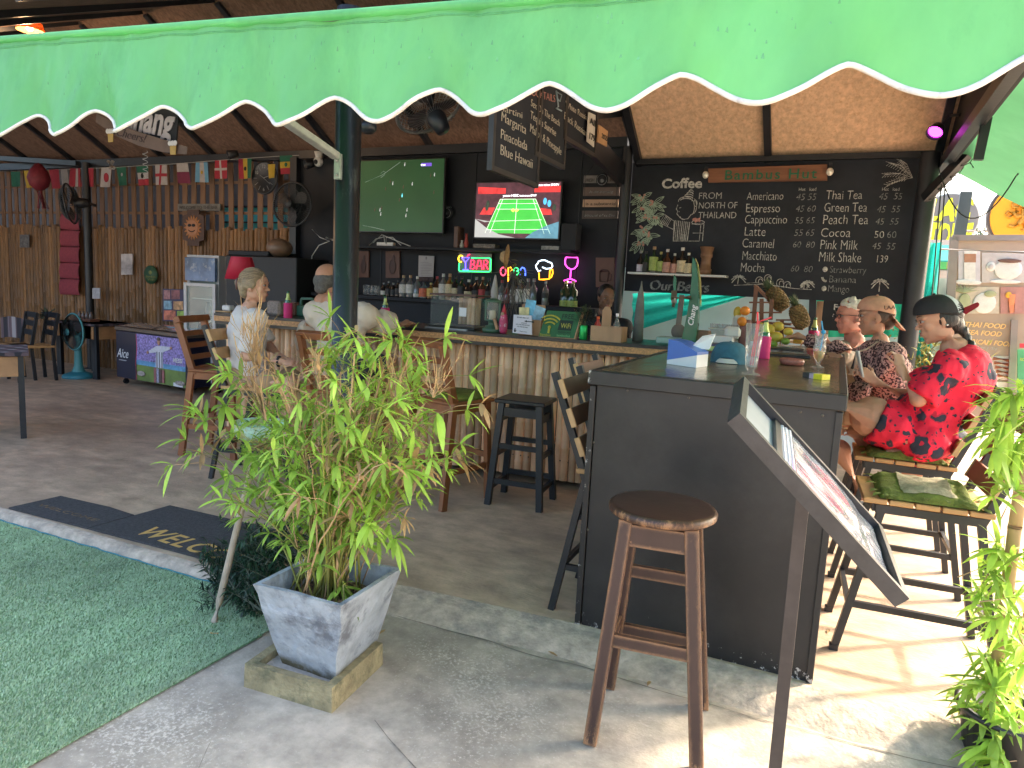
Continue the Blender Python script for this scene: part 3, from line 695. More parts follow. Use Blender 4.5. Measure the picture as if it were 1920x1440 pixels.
b = MB(); q = P(1750, 470, Y=13.2); b.prism([P(1700, 462, Y=13.2), P(1800, 462, Y=13.2), P(1800, 492, Y=12.6), P(1700, 488, Y=12.6)], (0, 0, .02)); b.build('canopy', mat('teal_canopy', (.03, .40, .33), .7, .1, translu=.3), bd)
# steel post and rail behind
b = MB(); b.bar(P(1812, 360, Y=8.2), P(1796, 460, Y=8.2), .10, .06); tag(b.build('street_post', mat('grey_green_post', (.06, .08, .08), .5)), 'dark flat post in front of the yellow lettered sign', 'post')
b = MB(); b.cyl(P(1735, 466, Y=7.4), P(1935, 474, Y=7.4), .012); b.cyl(P(1800, 433, Y=9.3), P(1870, 433, Y=9.3), .02); tag(b.build('steel_rail', mat('rail_grey', (.35, .34, .33), .4, .1, metal=.6)), 'thin grey rail crossing before the food poster stand', 'rail')
# food poster stand
YF = 7.6
fp = thing('food_poster_stand', 'tall brown framed poster stand with drinks pictures and food lettering', 'poster stand', P(1840, 700, Y=YF))
def quadpx(mb, x0, y0, x1, y1, Y, t=.01):
    a, c = P(x0, y0, Y=Y), P(x1, y0, Y=Y); d, e = P(x0, y1, Y=Y), P(x1, y1, Y=Y); mb.prism([a, c, e, d], (0, t, 0))
m_post_br = mat('poster_brown', (.45, .33, .26), .5, .08, 3)
b = MB(); b.prism([P(1790, 446, Y=YF), P(1955, 446, Y=YF), P(1955, 800, Y=YF), P(1775, 800, Y=YF)], (0, .02, 0)); b.build('backing', m_post_br, fp)
b = MB(); b.bar(P(1789, 444, Y=YF), P(1768, 800, Y=YF), .07, .05); b.bar(P(1785, 446, Y=YF), P(1960, 446, Y=YF), .05, .05); b.bar(P(1902, 600, Y=YF-.04), P(1892, 800, Y=YF-.04), .05, .03); b.build('frame', mat('poster_frame', (.30, .25, .235), .5, .1), fp)
Y1, Y2, Y3 = YF-.012, YF-.02, YF-.03
pic = MB(); pic.cm = 0; quadpx(pic, 1797, 470, 1838, 534, Y1); pic.cm = 1; quadpx(pic, 1841, 474, 1930, 530, Y1); pic.cm = 2; quadpx(pic, 1790, 538, 1873, 588, Y1); pic.cm = 3; quadpx(pic, 1876, 538, 1930, 588, Y1); pic.cm = 4; quadpx(pic, 1858, 668, 1900, 712, Y1); quadpx(pic, 1850, 716, 1898, 735, Y1)
# latte glass, cups
pic.cm = 5; quadpx(pic, 1808, 476, 1830, 492, Y2, .006); pic.cm = 4; quadpx(pic, 1808, 470, 1832, 476, Y3, .006); quadpx(pic, 1808, 492, 1829, 527, Y2, .006)
def dpx(mb, x, y, rx, ry, Y):
    c = P(x, y, Y=Y); r = (P(x+rx, y, Y=Y)-c).length; r2 = (P(x, y+ry, Y=Y)-c).length; mb.ball(c, (r, .006, r2), 18, 8)
dpx(pic, 1815, 529, 26, 5, Y2); dpx(pic, 1890, 505, 27, 20, Y2); dpx(pic, 1858, 500, 9, 9, Y2); dpx(pic, 1885, 528, 30, 4, Y2); pic.cm = 6; dpx(pic, 1893, 489, 23, 4, Y3); pic.cm = 1; dpx(pic, 1858, 500, 5, 5, Y3)
pic.cm = 4; dpx(pic, 1846, 568, 22, 20, Y2); pic.cm = 7
for k in range(9):
    a = -2.9+k*.33; q = P(1806, 548, Y=Y2); pic.tube([q, q+V((math.cos(a)*.12, 0, -math.sin(a)*.09))], [.012, .002], 4)
dpx(pic, 1808, 566, 12, 16, Y2); dpx(pic, 1857, 551, 12, 6, Y3)
pic.cm = 8; q0 = P(1897, 552, Y=Y2); q1 = P(1897, 586, Y=Y2); pic.cyl(q0, q1, .028, .02, 10); pic.cm = 9; dpx(pic, 1891, 553, 6, 6, Y3)
for k in range(5): pic.cm = 10; pic.tube([P(1862+k*2, 672+k*8, Y=Y2), P(1893, 676+k*8, Y=Y2)], .018, 6)
pm2 = [mat(n_, c_, .5, .1, 20) for n_, c_ in (('pic_grey', (.62, .57, .62)), ('pic_steel', (.58, .52, .52)), ('pic_tan', (.62, .52, .43)), ('pic_red', (.50, .24, .22)), ('pic_white', (.80, .76, .74)), ('pic_coffee', (.45, .22, .14)), ('pic_dark', (.16, .08, .06)), ('pic_pine', (.42, .42, .25)), ('pic_juice', (.85, .28, .14)), ('pic_orange', (.85, .45, .05)), ('pic_sausage', (.62, .22, .13)))]
pic.build('pictures', pm2, fp)
b = MB(); m_or = mat('orange_letter', (.95, .62, .25), .6, .05)
wr(b, 'THAI FOOD', 1807, 612, 9, 1886, bold=.02, shear=.25, Y=YF-.012); wr(b, 'SEA FOOD', 1812, 627, 9, 1878, bold=.02, shear=.25, Y=YF-.012); wr(b, 'AMERICAN FOOD', 1795, 643, 9, 1901, bold=.02, shear=.25, Y=YF-.012); b.build('lettering', m_or, fp)
b = MB(); wr(b, 'every day', 1832, 654, 7, 1870, bold=-.01, shear=.1, Y=YF-.012); b.build('lettering', m_ink, fp)
gs = MB(); quadpx(gs, 1908, 655, 1945, 740, YF-.2, .02); g2 = thing('green_menu_board', 'green menu board behind the red shirted woman at the right edge', 'sign', P(1920, 740, Y=YF-.2)); gs.build('board', mat('mint_board', (.10, .42, .20), .6, .15, 8), g2)
b = MB(); quadpx(b, 1912, 644, 1945, 652, YF-.21, .01); b.build('header', mat('red_header', (.65, .05, .08), .6, .05), g2)
b = MB()
for y in (676, 716, 728): wr(b, 'RICE', 1912, y, 5, 1922, Y=YF-.215)
b.build('lettering', mat('acid_yellow', (.72, .75, .03)), g2)
# sunlit croton shrub behind the women
def leaf(b, o, d, L, w, droop=.3, nseg=4, up=V((0, 0, 1)), fold=.25):
    d = d.normalized(); side = d.cross(up)
    if side.length < .1: side = d.cross(V((1, 0, 0)))
    side.normalize(); nrm = side.cross(d); vs = []; fs = []
    p = V(o); dd = d.copy()
    for i in range(nseg+1):
        t = i/nseg; ww = w*math.sin(math.pi*min(1, (t*.93+.07)))**.8*(1 if t < .95 else .1)
        if i == nseg: ww = 0
        vs += [p-side*ww+nrm*ww*fold, p, p+side*ww+nrm*ww*fold]
        dd = (dd - V((0, 0, 1))*droop/nseg).normalized(); p = p+dd*(L/nseg)
    for i in range(nseg):
        a = i*3; fs += [(a, a+1, a+4, a+3), (a+1, a+2, a+5, a+4)]
    b.add(vs, fs, True)
q = P(1728, 672, Y=6.9); cr = thing('croton_shrub', 'yellowish leafy shrub behind the two seated women', 'shrub', (q.x, 6.9, 0)); b = MB(); random.seed(9)
for k in range(900):
    o = q+V((random.gauss(.02, .17), random.gauss(0, .15), random.gauss(-.1, .14))); b.ct = random.random(); leaf(b, o, V((random.uniform(-1, 1), random.uniform(-1, 1), random.uniform(.0, 1.2))), random.uniform(.05, .11), .010, .6, 3)
b.build('foliage', mat('croton_leaf', (.30, .28, .07), .5, 0, tint=.55, translu=.3), cr)
b = MB()
for k in range(6): b.tube([(q.x+random.gauss(0, .05), 6.9, 0), q+V((random.gauss(0, .15), 0, .05))], .008, 5)
b.build('stem', mat('twig', (.2, .14, .08), .9), cr)
b = MB(); b.lathe([(.14, 0), (.17, .3), (.18, .32), (.16, .32), (.15, .28)], (q.x, 6.9, 0), 18); b.build('pot', mat('clay', (.35, .15, .08), .8), cr)
# ================================================================ BAR AND ISLAND
m_top = mat('dark_counter_top', (.018, .017, .017), .3, .3, 8, spec=.5)
m_strip = mat('chipboard_edge', (.56, .29, .125), .75, .35, 60, col2=(.30, .16, .08), c2=(.5, .7), s2=45, bump=.1)
BZ = 1.155
bar = thing('bamboo_bar', 'long bar fronted with pale upright bamboo and a brown chipboard edge', 'bar', (-3.1, 5.1, 0))
def bfy(x): return 5.03+.075*(x+1.64)     # face of the cladding
b = MB(); random.seed(21); x = -5.05
while x < -.98:
    r = random.uniform(.026, .036); culm(b, x, bfy(x)+.03, .05, BZ-.07, r, 8); x += 2*r*.97
b.build('bamboo_cladding', m_culm_pale, bar)
b = MB(); b.prism([(-5.05, bfy(-5.05)+.04, .04), (-.97, bfy(-.97)+.04, .04), (-.97, bfy(-.97)+.5, .04), (-5.05, bfy(-5.05)+.5, .04)], (0, 0, BZ-.12)); b.build('carcass', m_black, bar)
b = MB(); b.prism([(-5.08, bfy(-5.08)-.12, BZ-.022), (-.95, bfy(-.95)-.12, BZ-.022), (-.95, bfy(-.95)+.56, BZ-.022), (-5.08, bfy(-5.08)+.56, BZ-.022)], (0, 0, .022)); b.build('bar_top', m_top, bar)
for xa, xb in ((-5.075, -3.6), (-3.597, -1.755), (-1.75, -.965)):
    b = MB(); b.prism([(xa, bfy(xa)-.124, BZ-.068), (xb, bfy(xb)-.124, BZ-.068), (xb, bfy(xb)-.10, BZ-.068), (xa, bfy(xa)-.10, BZ-.068)], (0, 0, .044)); b.build('edge_strip', m_strip, bar)
b = MB(); b.prism([(-5.07, bfy(-5.07)-.118, BZ-.095), (-.97, bfy(-.97)-.118, BZ-.095), (-.97, bfy(-.97)-.03, BZ-.095), (-5.07, bfy(-5.07)-.03, BZ-.095)], (0, 0, .027)); b.build('under_rail', m_top, bar)
b = MB()
for x in [(-5.0+.0645*i) for i in range(62)]:
    b.ball((x, bfy(x)-.004, .20+.01*random.random()), .006, 6, 4)
b.build('nail_row', mat('nail', (.12, .1, .08), .5, metal=.4), bar)
# island
m_isl = mat('island_black', (.019, .0175, .0175), .42, .35, 2.0, bump=.05, bscale=25, col2=(.035, .032, .03), c2=(.45, .75), s2=2.5, spec=.45)
n_ = m_isl.node_tree.nodes; l_ = m_isl.node_tree.links; bs = n_['Principled BSDF']; src = bs.inputs['Base Color'].links[0].from_socket
tc = n_['Texture Coordinate']; nz = n_.new('ShaderNodeTexNoise'); nz.inputs['Scale'].default_value = 26; nz.inputs['Detail'].default_value = 9; nz.inputs['Roughness'].default_value = .75; l_.new(tc.outputs['Object'], nz.inputs[0])
sx = n_.new('ShaderNodeSeparateXYZ'); l_.new(tc.outputs['Object'], sx.inputs[0]); mr0 = n_.new('ShaderNodeMapRange'); l_.new(sx.outputs[2], mr0.inputs[0]); mr0.inputs[1].default_value = .0; mr0.inputs[2].default_value = .16; mr0.inputs[3].default_value = .55; mr0.inputs[4].default_value = .76
mr1 = n_.new('ShaderNodeMapRange'); l_.new(sx.outputs[0], mr1.inputs[0]); mr1.inputs[1].default_value = -.957; mr1.inputs[2].default_value = -.90; mr1.inputs[3].default_value = .58; mr1.inputs[4].default_value = .76; mn_ = n_.new('ShaderNodeMath'); mn_.operation = 'MINIMUM'; l_.new(mr0.outputs[0], mn_.inputs[0]); l_.new(mr1.outputs[0], mn_.inputs[1])
gt = n_.new('ShaderNodeMath'); gt.operation = 'GREATER_THAN'; l_.new(nz.outputs[0], gt.inputs[0]); l_.new(mn_.outputs[0], gt.inputs[1])
mx = n_.new('ShaderNodeMix'); mx.data_type = 'RGBA'; l_.new(gt.outputs[0], mx.inputs[0]); l_.new(src, mx.inputs[6]); mx.inputs[7].default_value = (.42, .39, .36, 1); l_.new(mx.outputs[2], bs.inputs['Base Color'])
isl = thing('island_counter', 'black painted island counter with a glossy dark wood top', 'counter', (-.45, 2.95, 0))
IX0, IX1, IY0, IY1, IZ = -.955, .05, 2.93, 6.15, 1.165
b = MB(); b.box(((IX0+IX1)/2+.005, IY0+.02, .555), (IX1-IX0-.05, .03, 1.11)); b.build('front_panel', m_isl, isl)
for x in (IX0+.012, IX1-.012): b = MB(); b.box((x, IY0+.012, .55), (.026, .036, 1.10), bev=.002); b.build('corner_trim', m_isl, isl)
m_wtop = mat('varnished_top', (.17, .11, .06), .22, .45, 5, stretch=(1, .35, 1), bump=.6, bscale=11, col2=(.075, .05, .03), c2=(.45, .7), s2=7, spec=.6)
b = MB(); b.box(((IX0+IX1)/2, (IY0+IY1)/2+.02, IZ-.015), (IX1-IX0-.04, IY1-IY0-.06, .03)); b.build('counter_top', m_wtop, isl)
b = MB(); b.box(((IX0+IX1)/2, IY0+.008, IZ-.028), (IX1-IX0+.02, .05, .062), bev=.004); b.box((IX1-.005, (IY0+IY1)/2+.02, IZ-.028), (.034, IY1-IY0-.03, .062), bev=.004); b.box((IX0+.005, (IY0+4.75)/2+.02, IZ-.028), (.034, 4.75-IY0-.03, .062), bev=.004); b.build('edging', m_isl, isl)
b = MB(); b.box((-.45, 4.4, .55), (.06, 2.6, 1.1)); b.build('centre_panel', m_black, isl)
b = MB(); b.box((-.45, IY1-.02, .55), (.98, .03, 1.1)); b.build('end_panel', m_black, isl)
b = MB()
for x, z in ((-.79, 1.095), (-.53, 1.093), (-.30, 1.09), (-.10, 1.085), (-.02, 1.08), (-.925, .85), (-.925, .45)): b.ball((x, IY0+.003, z), (.006, .003, .006), 8, 5)
b.build('screw', mat('nail', (.12, .1, .08)), isl)
IT = IZ+.001
def on(x, y): return P(x, y, Z=IT)
# ---------------------------------------------------------------- things on the island
m_blue = mat('blue_plastic', (.05, .15, .52), .35, .06, 5); m_whp = mat('white_plastic', (.72, .72, .76), .35, .05, 5)
a = on(1250, 682); a.y += .0; c = on(1305, 690)
nx = thing('napkin_box', 'blue and white slanted napkin box at the front of the island', 'napkin box', a)
h = .118
dv = V((.03, .14, 0))
b = MB(); A0, A1 = a, c; H0, H1 = V((0, 0, .124)), V((0, 0, .075))
M0 = A0.lerp(A1, 0); pr = [A0+V((0, 0, .02)), A1+V((0, 0, .062)), A1+H1, A0+.4*(A1-A0)+V((0, 0, .118)), A0+H0]
b.prism(pr, dv); b.build('blue_shell', m_blue, nx)
b = MB(); b.prism([A0, A1, A1+V((0, 0, .0615)), A0+V((0, 0, .0195))], dv); b.build('white_base', m_whp, nx)
b = MB(); t0 = A0.lerp(A1, .55)+dv*.5+V((0, 0, .085)); b.prism([t0, t0+V((.09, .02, -.0)), t0+V((.11, .03, .07)), t0+V((.05, .0, .055))], (.002, .03, .01)); b.build('paper_napkin', mat('paper_white', (.78, .78, .80), .8, .05), nx)
# baseball cap lying on the counter
m_cap = mat('teal_cap_cloth', (.035, .125, .185), .85, .18, 30, bump=.2, bscale=120)
cc = on(1362, 682); cc.y += .09
cp = thing('baseball_hat', 'worn teal blue baseball cap lying on the island with white strap', 'cap', cc)
def dome(u, v):
    a = 2*math.pi*u; t = v*math.pi/2; r = math.cos(t)**.6
    x, y, z = .098*r*math.cos(a), .108*r*math.sin(a), .112*math.sin(t)**.85
    if abs(math.atan2(math.sin(a+math.pi/2), math.cos(a+math.pi/2))) < .6: z = max(z, .034*(1-(math.atan2(math.sin(a+math.pi/2), math.cos(a+math.pi/2))/.6)**2)**.5) if v < .35 else z
    w = 1+.03*noise.noise(V((math.cos(a)*2, math.sin(a)*2, v*3)))
    return cc+V((x*w, y*w, z))
b = MB(); b.sheet(dome, 48, 14); b.build('crown', m_cap, cp)
b = MB(); b.ball(cc+V((0, 0, .113)), (.007, .007, .004), 8, 5); b.build('button', m_cap, cp)
b = MB(); b.sheet(lambda u, v: cc+V((.1*math.sin((u-.5)*1.2), -.106*math.cos((u-.5)*1.2), .003+.024*v)), 12, 2); b.build('strap', mat('strap_white', (.7, .68, .63), .6), cp)
b = MB(); b.sheet(lambda u, v: cc+V((.085*math.sin((u-.5)*2.4)*(1-.1*v), .09*math.cos((u-.5)*2.4)+.085*v, .014-.01*v)), 16, 6); b.build('brim', m_cap, cp)
# tall glass with straws
G_CLEAR = glassy('clear_glass', (.97, .98, .98), .03, .07)
G_WATER = glassy('melted_ice', (.86, .89, .90), .05, .25)
gc = on(1407, 703)
tg = thing('tall_glass', 'tall nearly empty footed glass with red straws on the island', 'glass', gc)
b = MB(); b.lathe([(0, .002), (.040, .002), (.041, .006), (.016, .014), (.014, .022), (.026, .035), (.032, .10), (.040, .235), (.038, .235), (.030, .10), (.022, .038), (0, .032)], gc, 26); b.build('glass', G_CLEAR, tg)
b = MB(); b.lathe([(0, .036), (.021, .038), (.0275, .085), (0, .086)], gc, 20); b.build('ice_water', G_WATER, tg)
for k, (dx, dy, tx) in enumerate(((.006, .004, .016), (-.004, .0, .009))):
    b = MB(); p0 = gc+V((dx, dy, .045)); p1 = gc+V((tx, .006, .245)); b.tube([p0, p1, p1+V((.05-.055*k, .0, .022+.02*k))], .0042, 7); b.build('straw', mat('red_straw', (.80, .05, .07), .4), tg)
# koozies with beer bottles
m_kz = mat('pink_koozie', (.62, .03, .16), .75, .08, 30)
m_gb = mat('green_bottle', (.012, .09, .035), .08, 0, spec=.8, coat=.5); m_foil = mat('gold_foil', (.50, .55, .18), .35, .15, 30, metal=.3)
def koozie(px, label, s=1., base=None, m=m_kz, grp='bottles in pink holders', tall=.235):
    c = base if base is not None else on(*px)
    k = thing('bottle_holder', label, 'bottle holder', c, group=grp)
    b = MB(); b.lathe([(0, 0), (.037*s, 0), (.038*s, .004), (.038*s, .128*s), (.033*s, .133*s), (.0, .133*s)], c, 22); b.build('sleeve', m, k)
    bo = thing('beer_bottle', 'green beer bottle in the ' + label, 'bottle', c+V((0, 0, .1)), group='beer bottles in pink holders')
    b = MB(); b.lathe([(.030*s, .10*s), (.030*s, .135*s), (.024*s, .160*s), (.014*s, .182*s), (.0125*s, tall*s-.012), (.0125*s, tall*s), (0, tall*s)], c, 18); b.build('glass', m_gb, bo)
    b = MB(); b.lathe([(.0253*s, .158*s), (.0148*s, .184*s), (.0135*s, tall*s-.02)], c, 18); b.build('foil', m_foil, bo)
koozie((1440, 684), 'pink bottle holder behind the tall glass on the island', base=on(1430, 672))
koozie((1521, 652), 'pink bottle holder behind the hurricane glass', base=on(1523, 652))
# ashtray, hurricane glass, cigarette pack, menus
q = on(1484, 684)
b = MB(); b.lathe([(0, .012), (.034, .014), (.045, .03), (.05, .036), (.062, .032), (.066, .02), (.06, .004), (.05, 0), (0, 0)], q, 28); tag(b.build('ashtray', mat('red_stone', (.33, .11, .085), .4, .35, 90)), 'round speckled reddish stone ashtray on the island', 'ashtray')
q = on(1533, 690)
hg = thing('hurricane_glass', 'curvy glass of amber drink with blue straw near the island edge', 'glass', q)
b = MB(); b.lathe([(0, .002), (.034, .002), (.034, .006), (.009, .014), (.008, .02), (.026, .06), (.033, .09), (.030, .12), (.025, .14), (.034, .185), (.0325, .185), (.023, .14), (.028, .12), (.031, .09), (.024, .06), (0, .022)], q, 24); b.build('glass', G_CLEAR, hg)
b = MB(); b.lathe([(0, .023), (.0235, .061), (.0295, .088), (0, .094)], q, 20); b.build('drink', glassy('amber_drink', (.85, .52, .08), .05, .35), hg)
b = MB(); b.tube([q+V((.0, 0, .03)), q+V((.01, .01, .19)), q+V((.004, .01, .205)), q+V((-.006, .01, .25))], .004, 7); b.ball(q+V((.009, .01, .192)), .012); b.build('straw', mat('blue_straw', (.02, .30, .62), .4), hg)
q = on(1523, 710); e = on(1548, 714)
cg = thing('cigarette_pack', 'small yellow and black cigarette pack with a pale stamp', 'cigarette pack', q); d = (e-q); d.z = 0; d.normalize(); w = V((-d.y, d.x, 0))
for nm, x0, x1, m in (('black_part', -.055, -.018, mat('pack_black', (.02, .018, .018), .4, 0)), ('pale_stamp', -.018, .004, mat('pack_lilac', (.42, .33, .42), .5, .2, 90)), ('yellow_part', .004, .05, mat('pack_yellow', (.70, .60, .02), .5, .1, 60))):
    b = MB(); b.prism([q+d*x0, q+d*x1, q+d*x1+V((0, 0, .024)), q+d*x0+V((0, 0, .024))], w*.055); b.build(nm, m, cg)
m_leather = mat('black_leather', (.02, .02, .022), .4, .2, 40, bump=.1)
for k, (x, y, dz, rz) in enumerate(((1470, 668, 0, .08), (1462, 661, .016, .02))):
    q = on(x, y); b = MB(); b.box((0, 0, .007), (.30, .21, .014), bev=.003); o = b.build('menu_folder', m_leather); o.location = q+V((0, .05, dz)); o.rotation_euler = (0, 0, rz)
    tag(o, ('lower', 'upper')[k]+' black menu folder lying on the island before the fruit board', 'folder', 'black menu folders')
# cutting board, fruit, pineapples, crate
q = on(1455, 640); b = MB(); b.box(q+V((0, .05, .009)), (.45, .26, .018), bev=.004); tag(b.build('cutting_board', mat('board_wood', (.52, .34, .17), .6, .2, 12, stretch=(.2, 1, 1))), 'pale wooden cutting board before the fruit', 'cutting board')
m_crate = mat('crate_wood', (.20, .085, .05), .7, .3, 10, bump=.15)
def at(x, y, Y): return P(x, y, Y=Y)
YC = 5.62
ck = thing('fruit_crate', 'reddish brown wooden fruit rack in front of the chalkboard', 'rack', at(1440, 645, YC))
b = MB()
for (x0, y0), (x1, y1) in (((1410, 640), (1418, 537)), ((1428, 560), (1428, 645)), ((1445, 600), (1447, 560)), ((1466, 600), (1466, 640))):
    b.bar(at(x0, y0, YC), at(x1, y1, YC), .028, .028); b.bar(at(x0, y0, YC+.2), at(x1, y1, YC+.2), .028, .028)
for (x0, y0), (x1, y1) in (((1405, 567), (1441, 567)), ((1405, 586), (1466, 586)), ((1405, 620), (1470, 620)), ((1455, 600), (1500, 600))):
    b.bar(at(x0, y0, YC-.016), at(x1, y1, YC-.016), .03, .012); b.bar(at(x0, y0, YC+.216), at(x1, y1, YC+.216), .03, .012)
b.bar(at(1417, 536, YC+.1), at(1440, 560, YC+.1), .24, .012); b.box(at(1450, 606, YC+.1), (.26, .22, .014)); b.box(at(1480, 615, YC+.1), (.2, .22, .012))
b.build('rack_frame', m_crate, ck)
m_pine = mat('pineapple_skin', (.20, .12, .045), .75, .4, 18, bump=.6, bscale=60); m_ply = mat('pineapple_leaf', (.10, .13, .06), .6, .3, 12)
def pineapple(c, axis, s, label):
    axis = axis.normalized(); t = thing('pineapple', label, 'pineapple', c, group='pineapples on the rack')
    M = axis.to_track_quat('Z', 'Y').to_matrix(); b = MB()
    for i in range(11):
        z = -1+2*(i+.5)/11; rr = math.sqrt(max(0, 1-abs(z*.93)**2.6))
        n = 12
        for k in range(n):
            a = 2*math.pi*(k+(i % 2)*.5)/n; b.ct = random.random(); p = M @ V((.052*rr*math.cos(a), .052*rr*math.sin(a), z*.085))*s
            b.ball(c+p, (.0155*s, .0155*s, .0125*s), 6, 4)
    b.ball(c, (.05*s, .05*s, .082*s), 14, 10, M); b.build('fruit', m_pine, t)
    b = MB(); top = c+axis*.08*s
    for i in range(46):
        a = i*2.4; el = .25+1.1*i/46; d = M @ V((math.cos(a)*math.cos(el), math.sin(a)*math.cos(el), math.sin(el))); leaf(b, top, d, (.05+.055*i/46)*s, .007*s, -.3, 3, axis)
    b.build('leaf_crown', m_ply, t)
pineapple(at(1458, 561, 5.72), V((-.62, .1, .75)), 1.06, 'upper pineapple leaning on the wooden rack, crown to the left')
pineapple(at(1499, 594, 5.62), V((-.42, -.1, .9)), 1.0, 'lower pineapple standing right of the wooden rack')
m_org = mat('orange_skin', (.78, .25, .025), .5, .1, 40, bump=.1); m_mgo = mat('mango_skin', (.62, .40, .05), .45, .25, 5, col2=(.45, .42, .06), c2=(.45, .7), s2=4); m_lime = mat('lime_skin', (.18, .26, .03), .45, .15)
def fruit(nm, m, x, y, Y, r, label, grp):
    b = MB(); b.ball((0, 0, 0), r, 16, 10); o = b.build(nm, m); o.location = at(x, y, Y); tag(o, label, nm, grp); return o
k0 = on(1392, 612)
bw_ = thing('fruit_jar', 'pale square blender jar with orange and mango on top', 'jar', at(1394, 650, 5.45)); b = MB(); b.box(at(1387, 612, 5.45), (.10, .12, .16), bev=.02); b.build('body', mat('cream_plastic', (.6, .58, .52), .4), bw_)
b = MB(); b.box(at(1397, 625, 5.40), (.08, .05, .20), bev=.01); b.build('cup', mat('smoothie_plastic', (.30, .13, .12), .3, .25, 8), bw_)
fruit('orange', m_org, 1397, 583, 5.45, (.036, .036, .034), 'topmost orange on the pale jar left of the rack', None)
fruit('mango', m_mgo, 1383, 586, 5.5, (.03, .03, .045), 'mango beside the topmost orange on the pale jar', None)
fruit('orange', m_org, 1391, 603, 5.36, (.034, .034, .034), 'orange before the pale jar, below the topmost orange', None)
for k, (x, y, Y, r, lab) in enumerate(((1440, 618, 5.42, .05, 'large yellow mango under the rack, left in the fruit pile'), (1459, 612, 5.45, .042, 'yellow mango at the top of the fruit pile'), (1478, 622, 5.38, .034, 'small yellow mango at the right of the fruit pile'), (1432, 634, 5.35, .042, 'yellow mango low at the left of the fruit pile'), (1456, 632, 5.33, .045, 'yellow mango at the centre of the fruit pile'), (1425, 612, 5.46, .036, 'yellow mango at the far left of the fruit pile'))):
    fruit('mango', m_mgo, x, y, Y, (r, r*.8, r*.85), lab, 'mangoes in the fruit pile')
for k, (x, y) in enumerate(((1450, 645), (1473, 640))): fruit('lime', m_lime, x, y, 5.26, (.03, .026, .024), ('lime at the left end of the cutting board', 'lime beside the smallest mango')[k], 'limes')
b = MB(); b.box((0, 0, .02), (.07, .05, .035), bev=.004); o = b.build('spice_jar', mat('amber_jar', (.4, .25, .03), .3)); o.location = on(1495, 645); tag(o, 'small amber jar on the cutting board beside the hand', 'jar')
# plastic basket with glasses, boxes
q = on(1357, 640); q = at(1357, 632, 5.4)
bk = thing('plastic_basket', 'white plastic basket filled with small glasses', 'basket', q)
b = MB()
for k in range(5): b.box(q+V((-.1, 0, -.04+.025*k)), (.008, .16, .012)); b.box(q+V((.1, 0, -.04+.025*k)), (.008, .16, .012)); b.box(q+V((0, -.08, -.04+.025*k)), (.2, .008, .012)); b.box(q+V((0, .08, -.04+.025*k)), (.2, .008, .012))
b.box(q+V((0, 0, -.05)), (.2, .16, .01)); b.box(q+V((0, -.082, .0)), (.19, .004, .1)); b.build('basket_body', mat('basket_white', (.55, .54, .5), .5), bk)
for k in range(6):
    c = q+V((-.07+.07*(k % 3), -.04+.08*(k//3), .02)); b = MB(); b.lathe([(0, 0), (.026, 0), (.03, .075), (.028, .075), (.024, .005), (0, .005)], c, 14); tag(b.build('tumbler', G_CLEAR), 'small glass standing among others in the white plastic basket', 'glass', 'glasses in the white basket')
m_pbox = mat('white_box', (.60, .59, .57), .6, .08); m_cbox = mat('brown_box', (.25, .14, .09), .7, .2, 8)
def boxthing(nm, m, x, y, Y, d, label, cat, rz=0, bev=.005):
    b = MB(); b.box((0, 0, d[2]/2), d, bev=bev); o = b.build(nm, m); o.location = at(x, y, Y); o.rotation_euler.z = rz; return tag(o, label, cat)
boxthing('tissue_box', m_pbox, 1352, 643, 5.1, (.16, .1, .05), 'low white box before the plastic basket', 'box')
boxthing('tissue_roll', m_pbox, 1372, 634, 5.15, (.11, .08, .08), 'white folded tissue pack beside the plastic basket', 'tissue pack', .3, .02)
boxthing('wooden_box', m_cbox, 1309, 644, 5.15, (.15, .12, .095), 'brown wooden box right of the beer tap', 'box')
boxthing('ice_tray', mat('green_tray', (.25, .38, .34), .5, .1, 8), 1262, 644, 5.15, (.22, .16, .045), 'pale green tray left of the beer tap', 'tray')
boxthing('blue_tray', mat('navy_tray', (.03, .045, .16), .5), 1345, 655, 4.85, (.34, .18, .03), 'dark blue tray on the island behind the cap', 'tray', .1)
o = boxthing('snack_packet', mat('lime_packet', (.36, .48, .20), .5, .1), 1325, 657, 4.5, (.22, .05, .028), 'pale green packet lying behind the napkin box', 'packet', .12)
# beer tap tower
TY = 5.05
tp = thing('beer_tap', 'tall curved green beer tap tower with white lettering', 'beer tap', at(1290, 640, TY))
m_tap = mat('tap_green', (.012, .13, .075), .22, .1, 3, coat=.5); pts = []; 
L_ = [(1276, 645), (1286, 600), (1293, 560), (1297, 520), (1297, 500), (1299, 482), (1304, 492), (1308, 520), (1310, 560), (1308, 610), (1303, 645)]
b = MB(); b.prism([at(x, y, TY-.03) for x, y in L_], (0, .06, 0)); b.build('tower', m_tap, tp)
b = MB(); b.prism([at(x, y, TY+.034) for x, y in [(1304, 484), (1309, 497), (1314, 530), (1314, 575), (1311, 560), (1308, 520)]], (0, .02, 0)); b.build('gold_edge', mat('tap_gold', (.42, .34, .1), .4, .3, 30), tp)
o = at(1299, 612, TY-.034); e = at(1306, 574, TY-.034); rt = (e-o).normalized(); up = V((-rt.z, 0, rt.x))
b = MB(); b.text('Chang', basis(o, rt, up, V((0, -1, 0))), .056, .001, off=.015, shear=.25); b.build('lettering', mat('white_letter', (.8, .8, .8), .5, 0), tp)
b = MB(); b.cyl(at(1295, 558, TY-.06), at(1258, 559, TY-.1), .016); b.cyl(at(1264, 545, TY-.1), at(1264, 568, TY-.1), .02); b.tube([at(1266, 560, TY-.1), at(1262, 575, TY-.12)], .011, 8); b.build('faucet', mat('tap_metal', (.32, .26, .2), .3, metal=.8), tp)
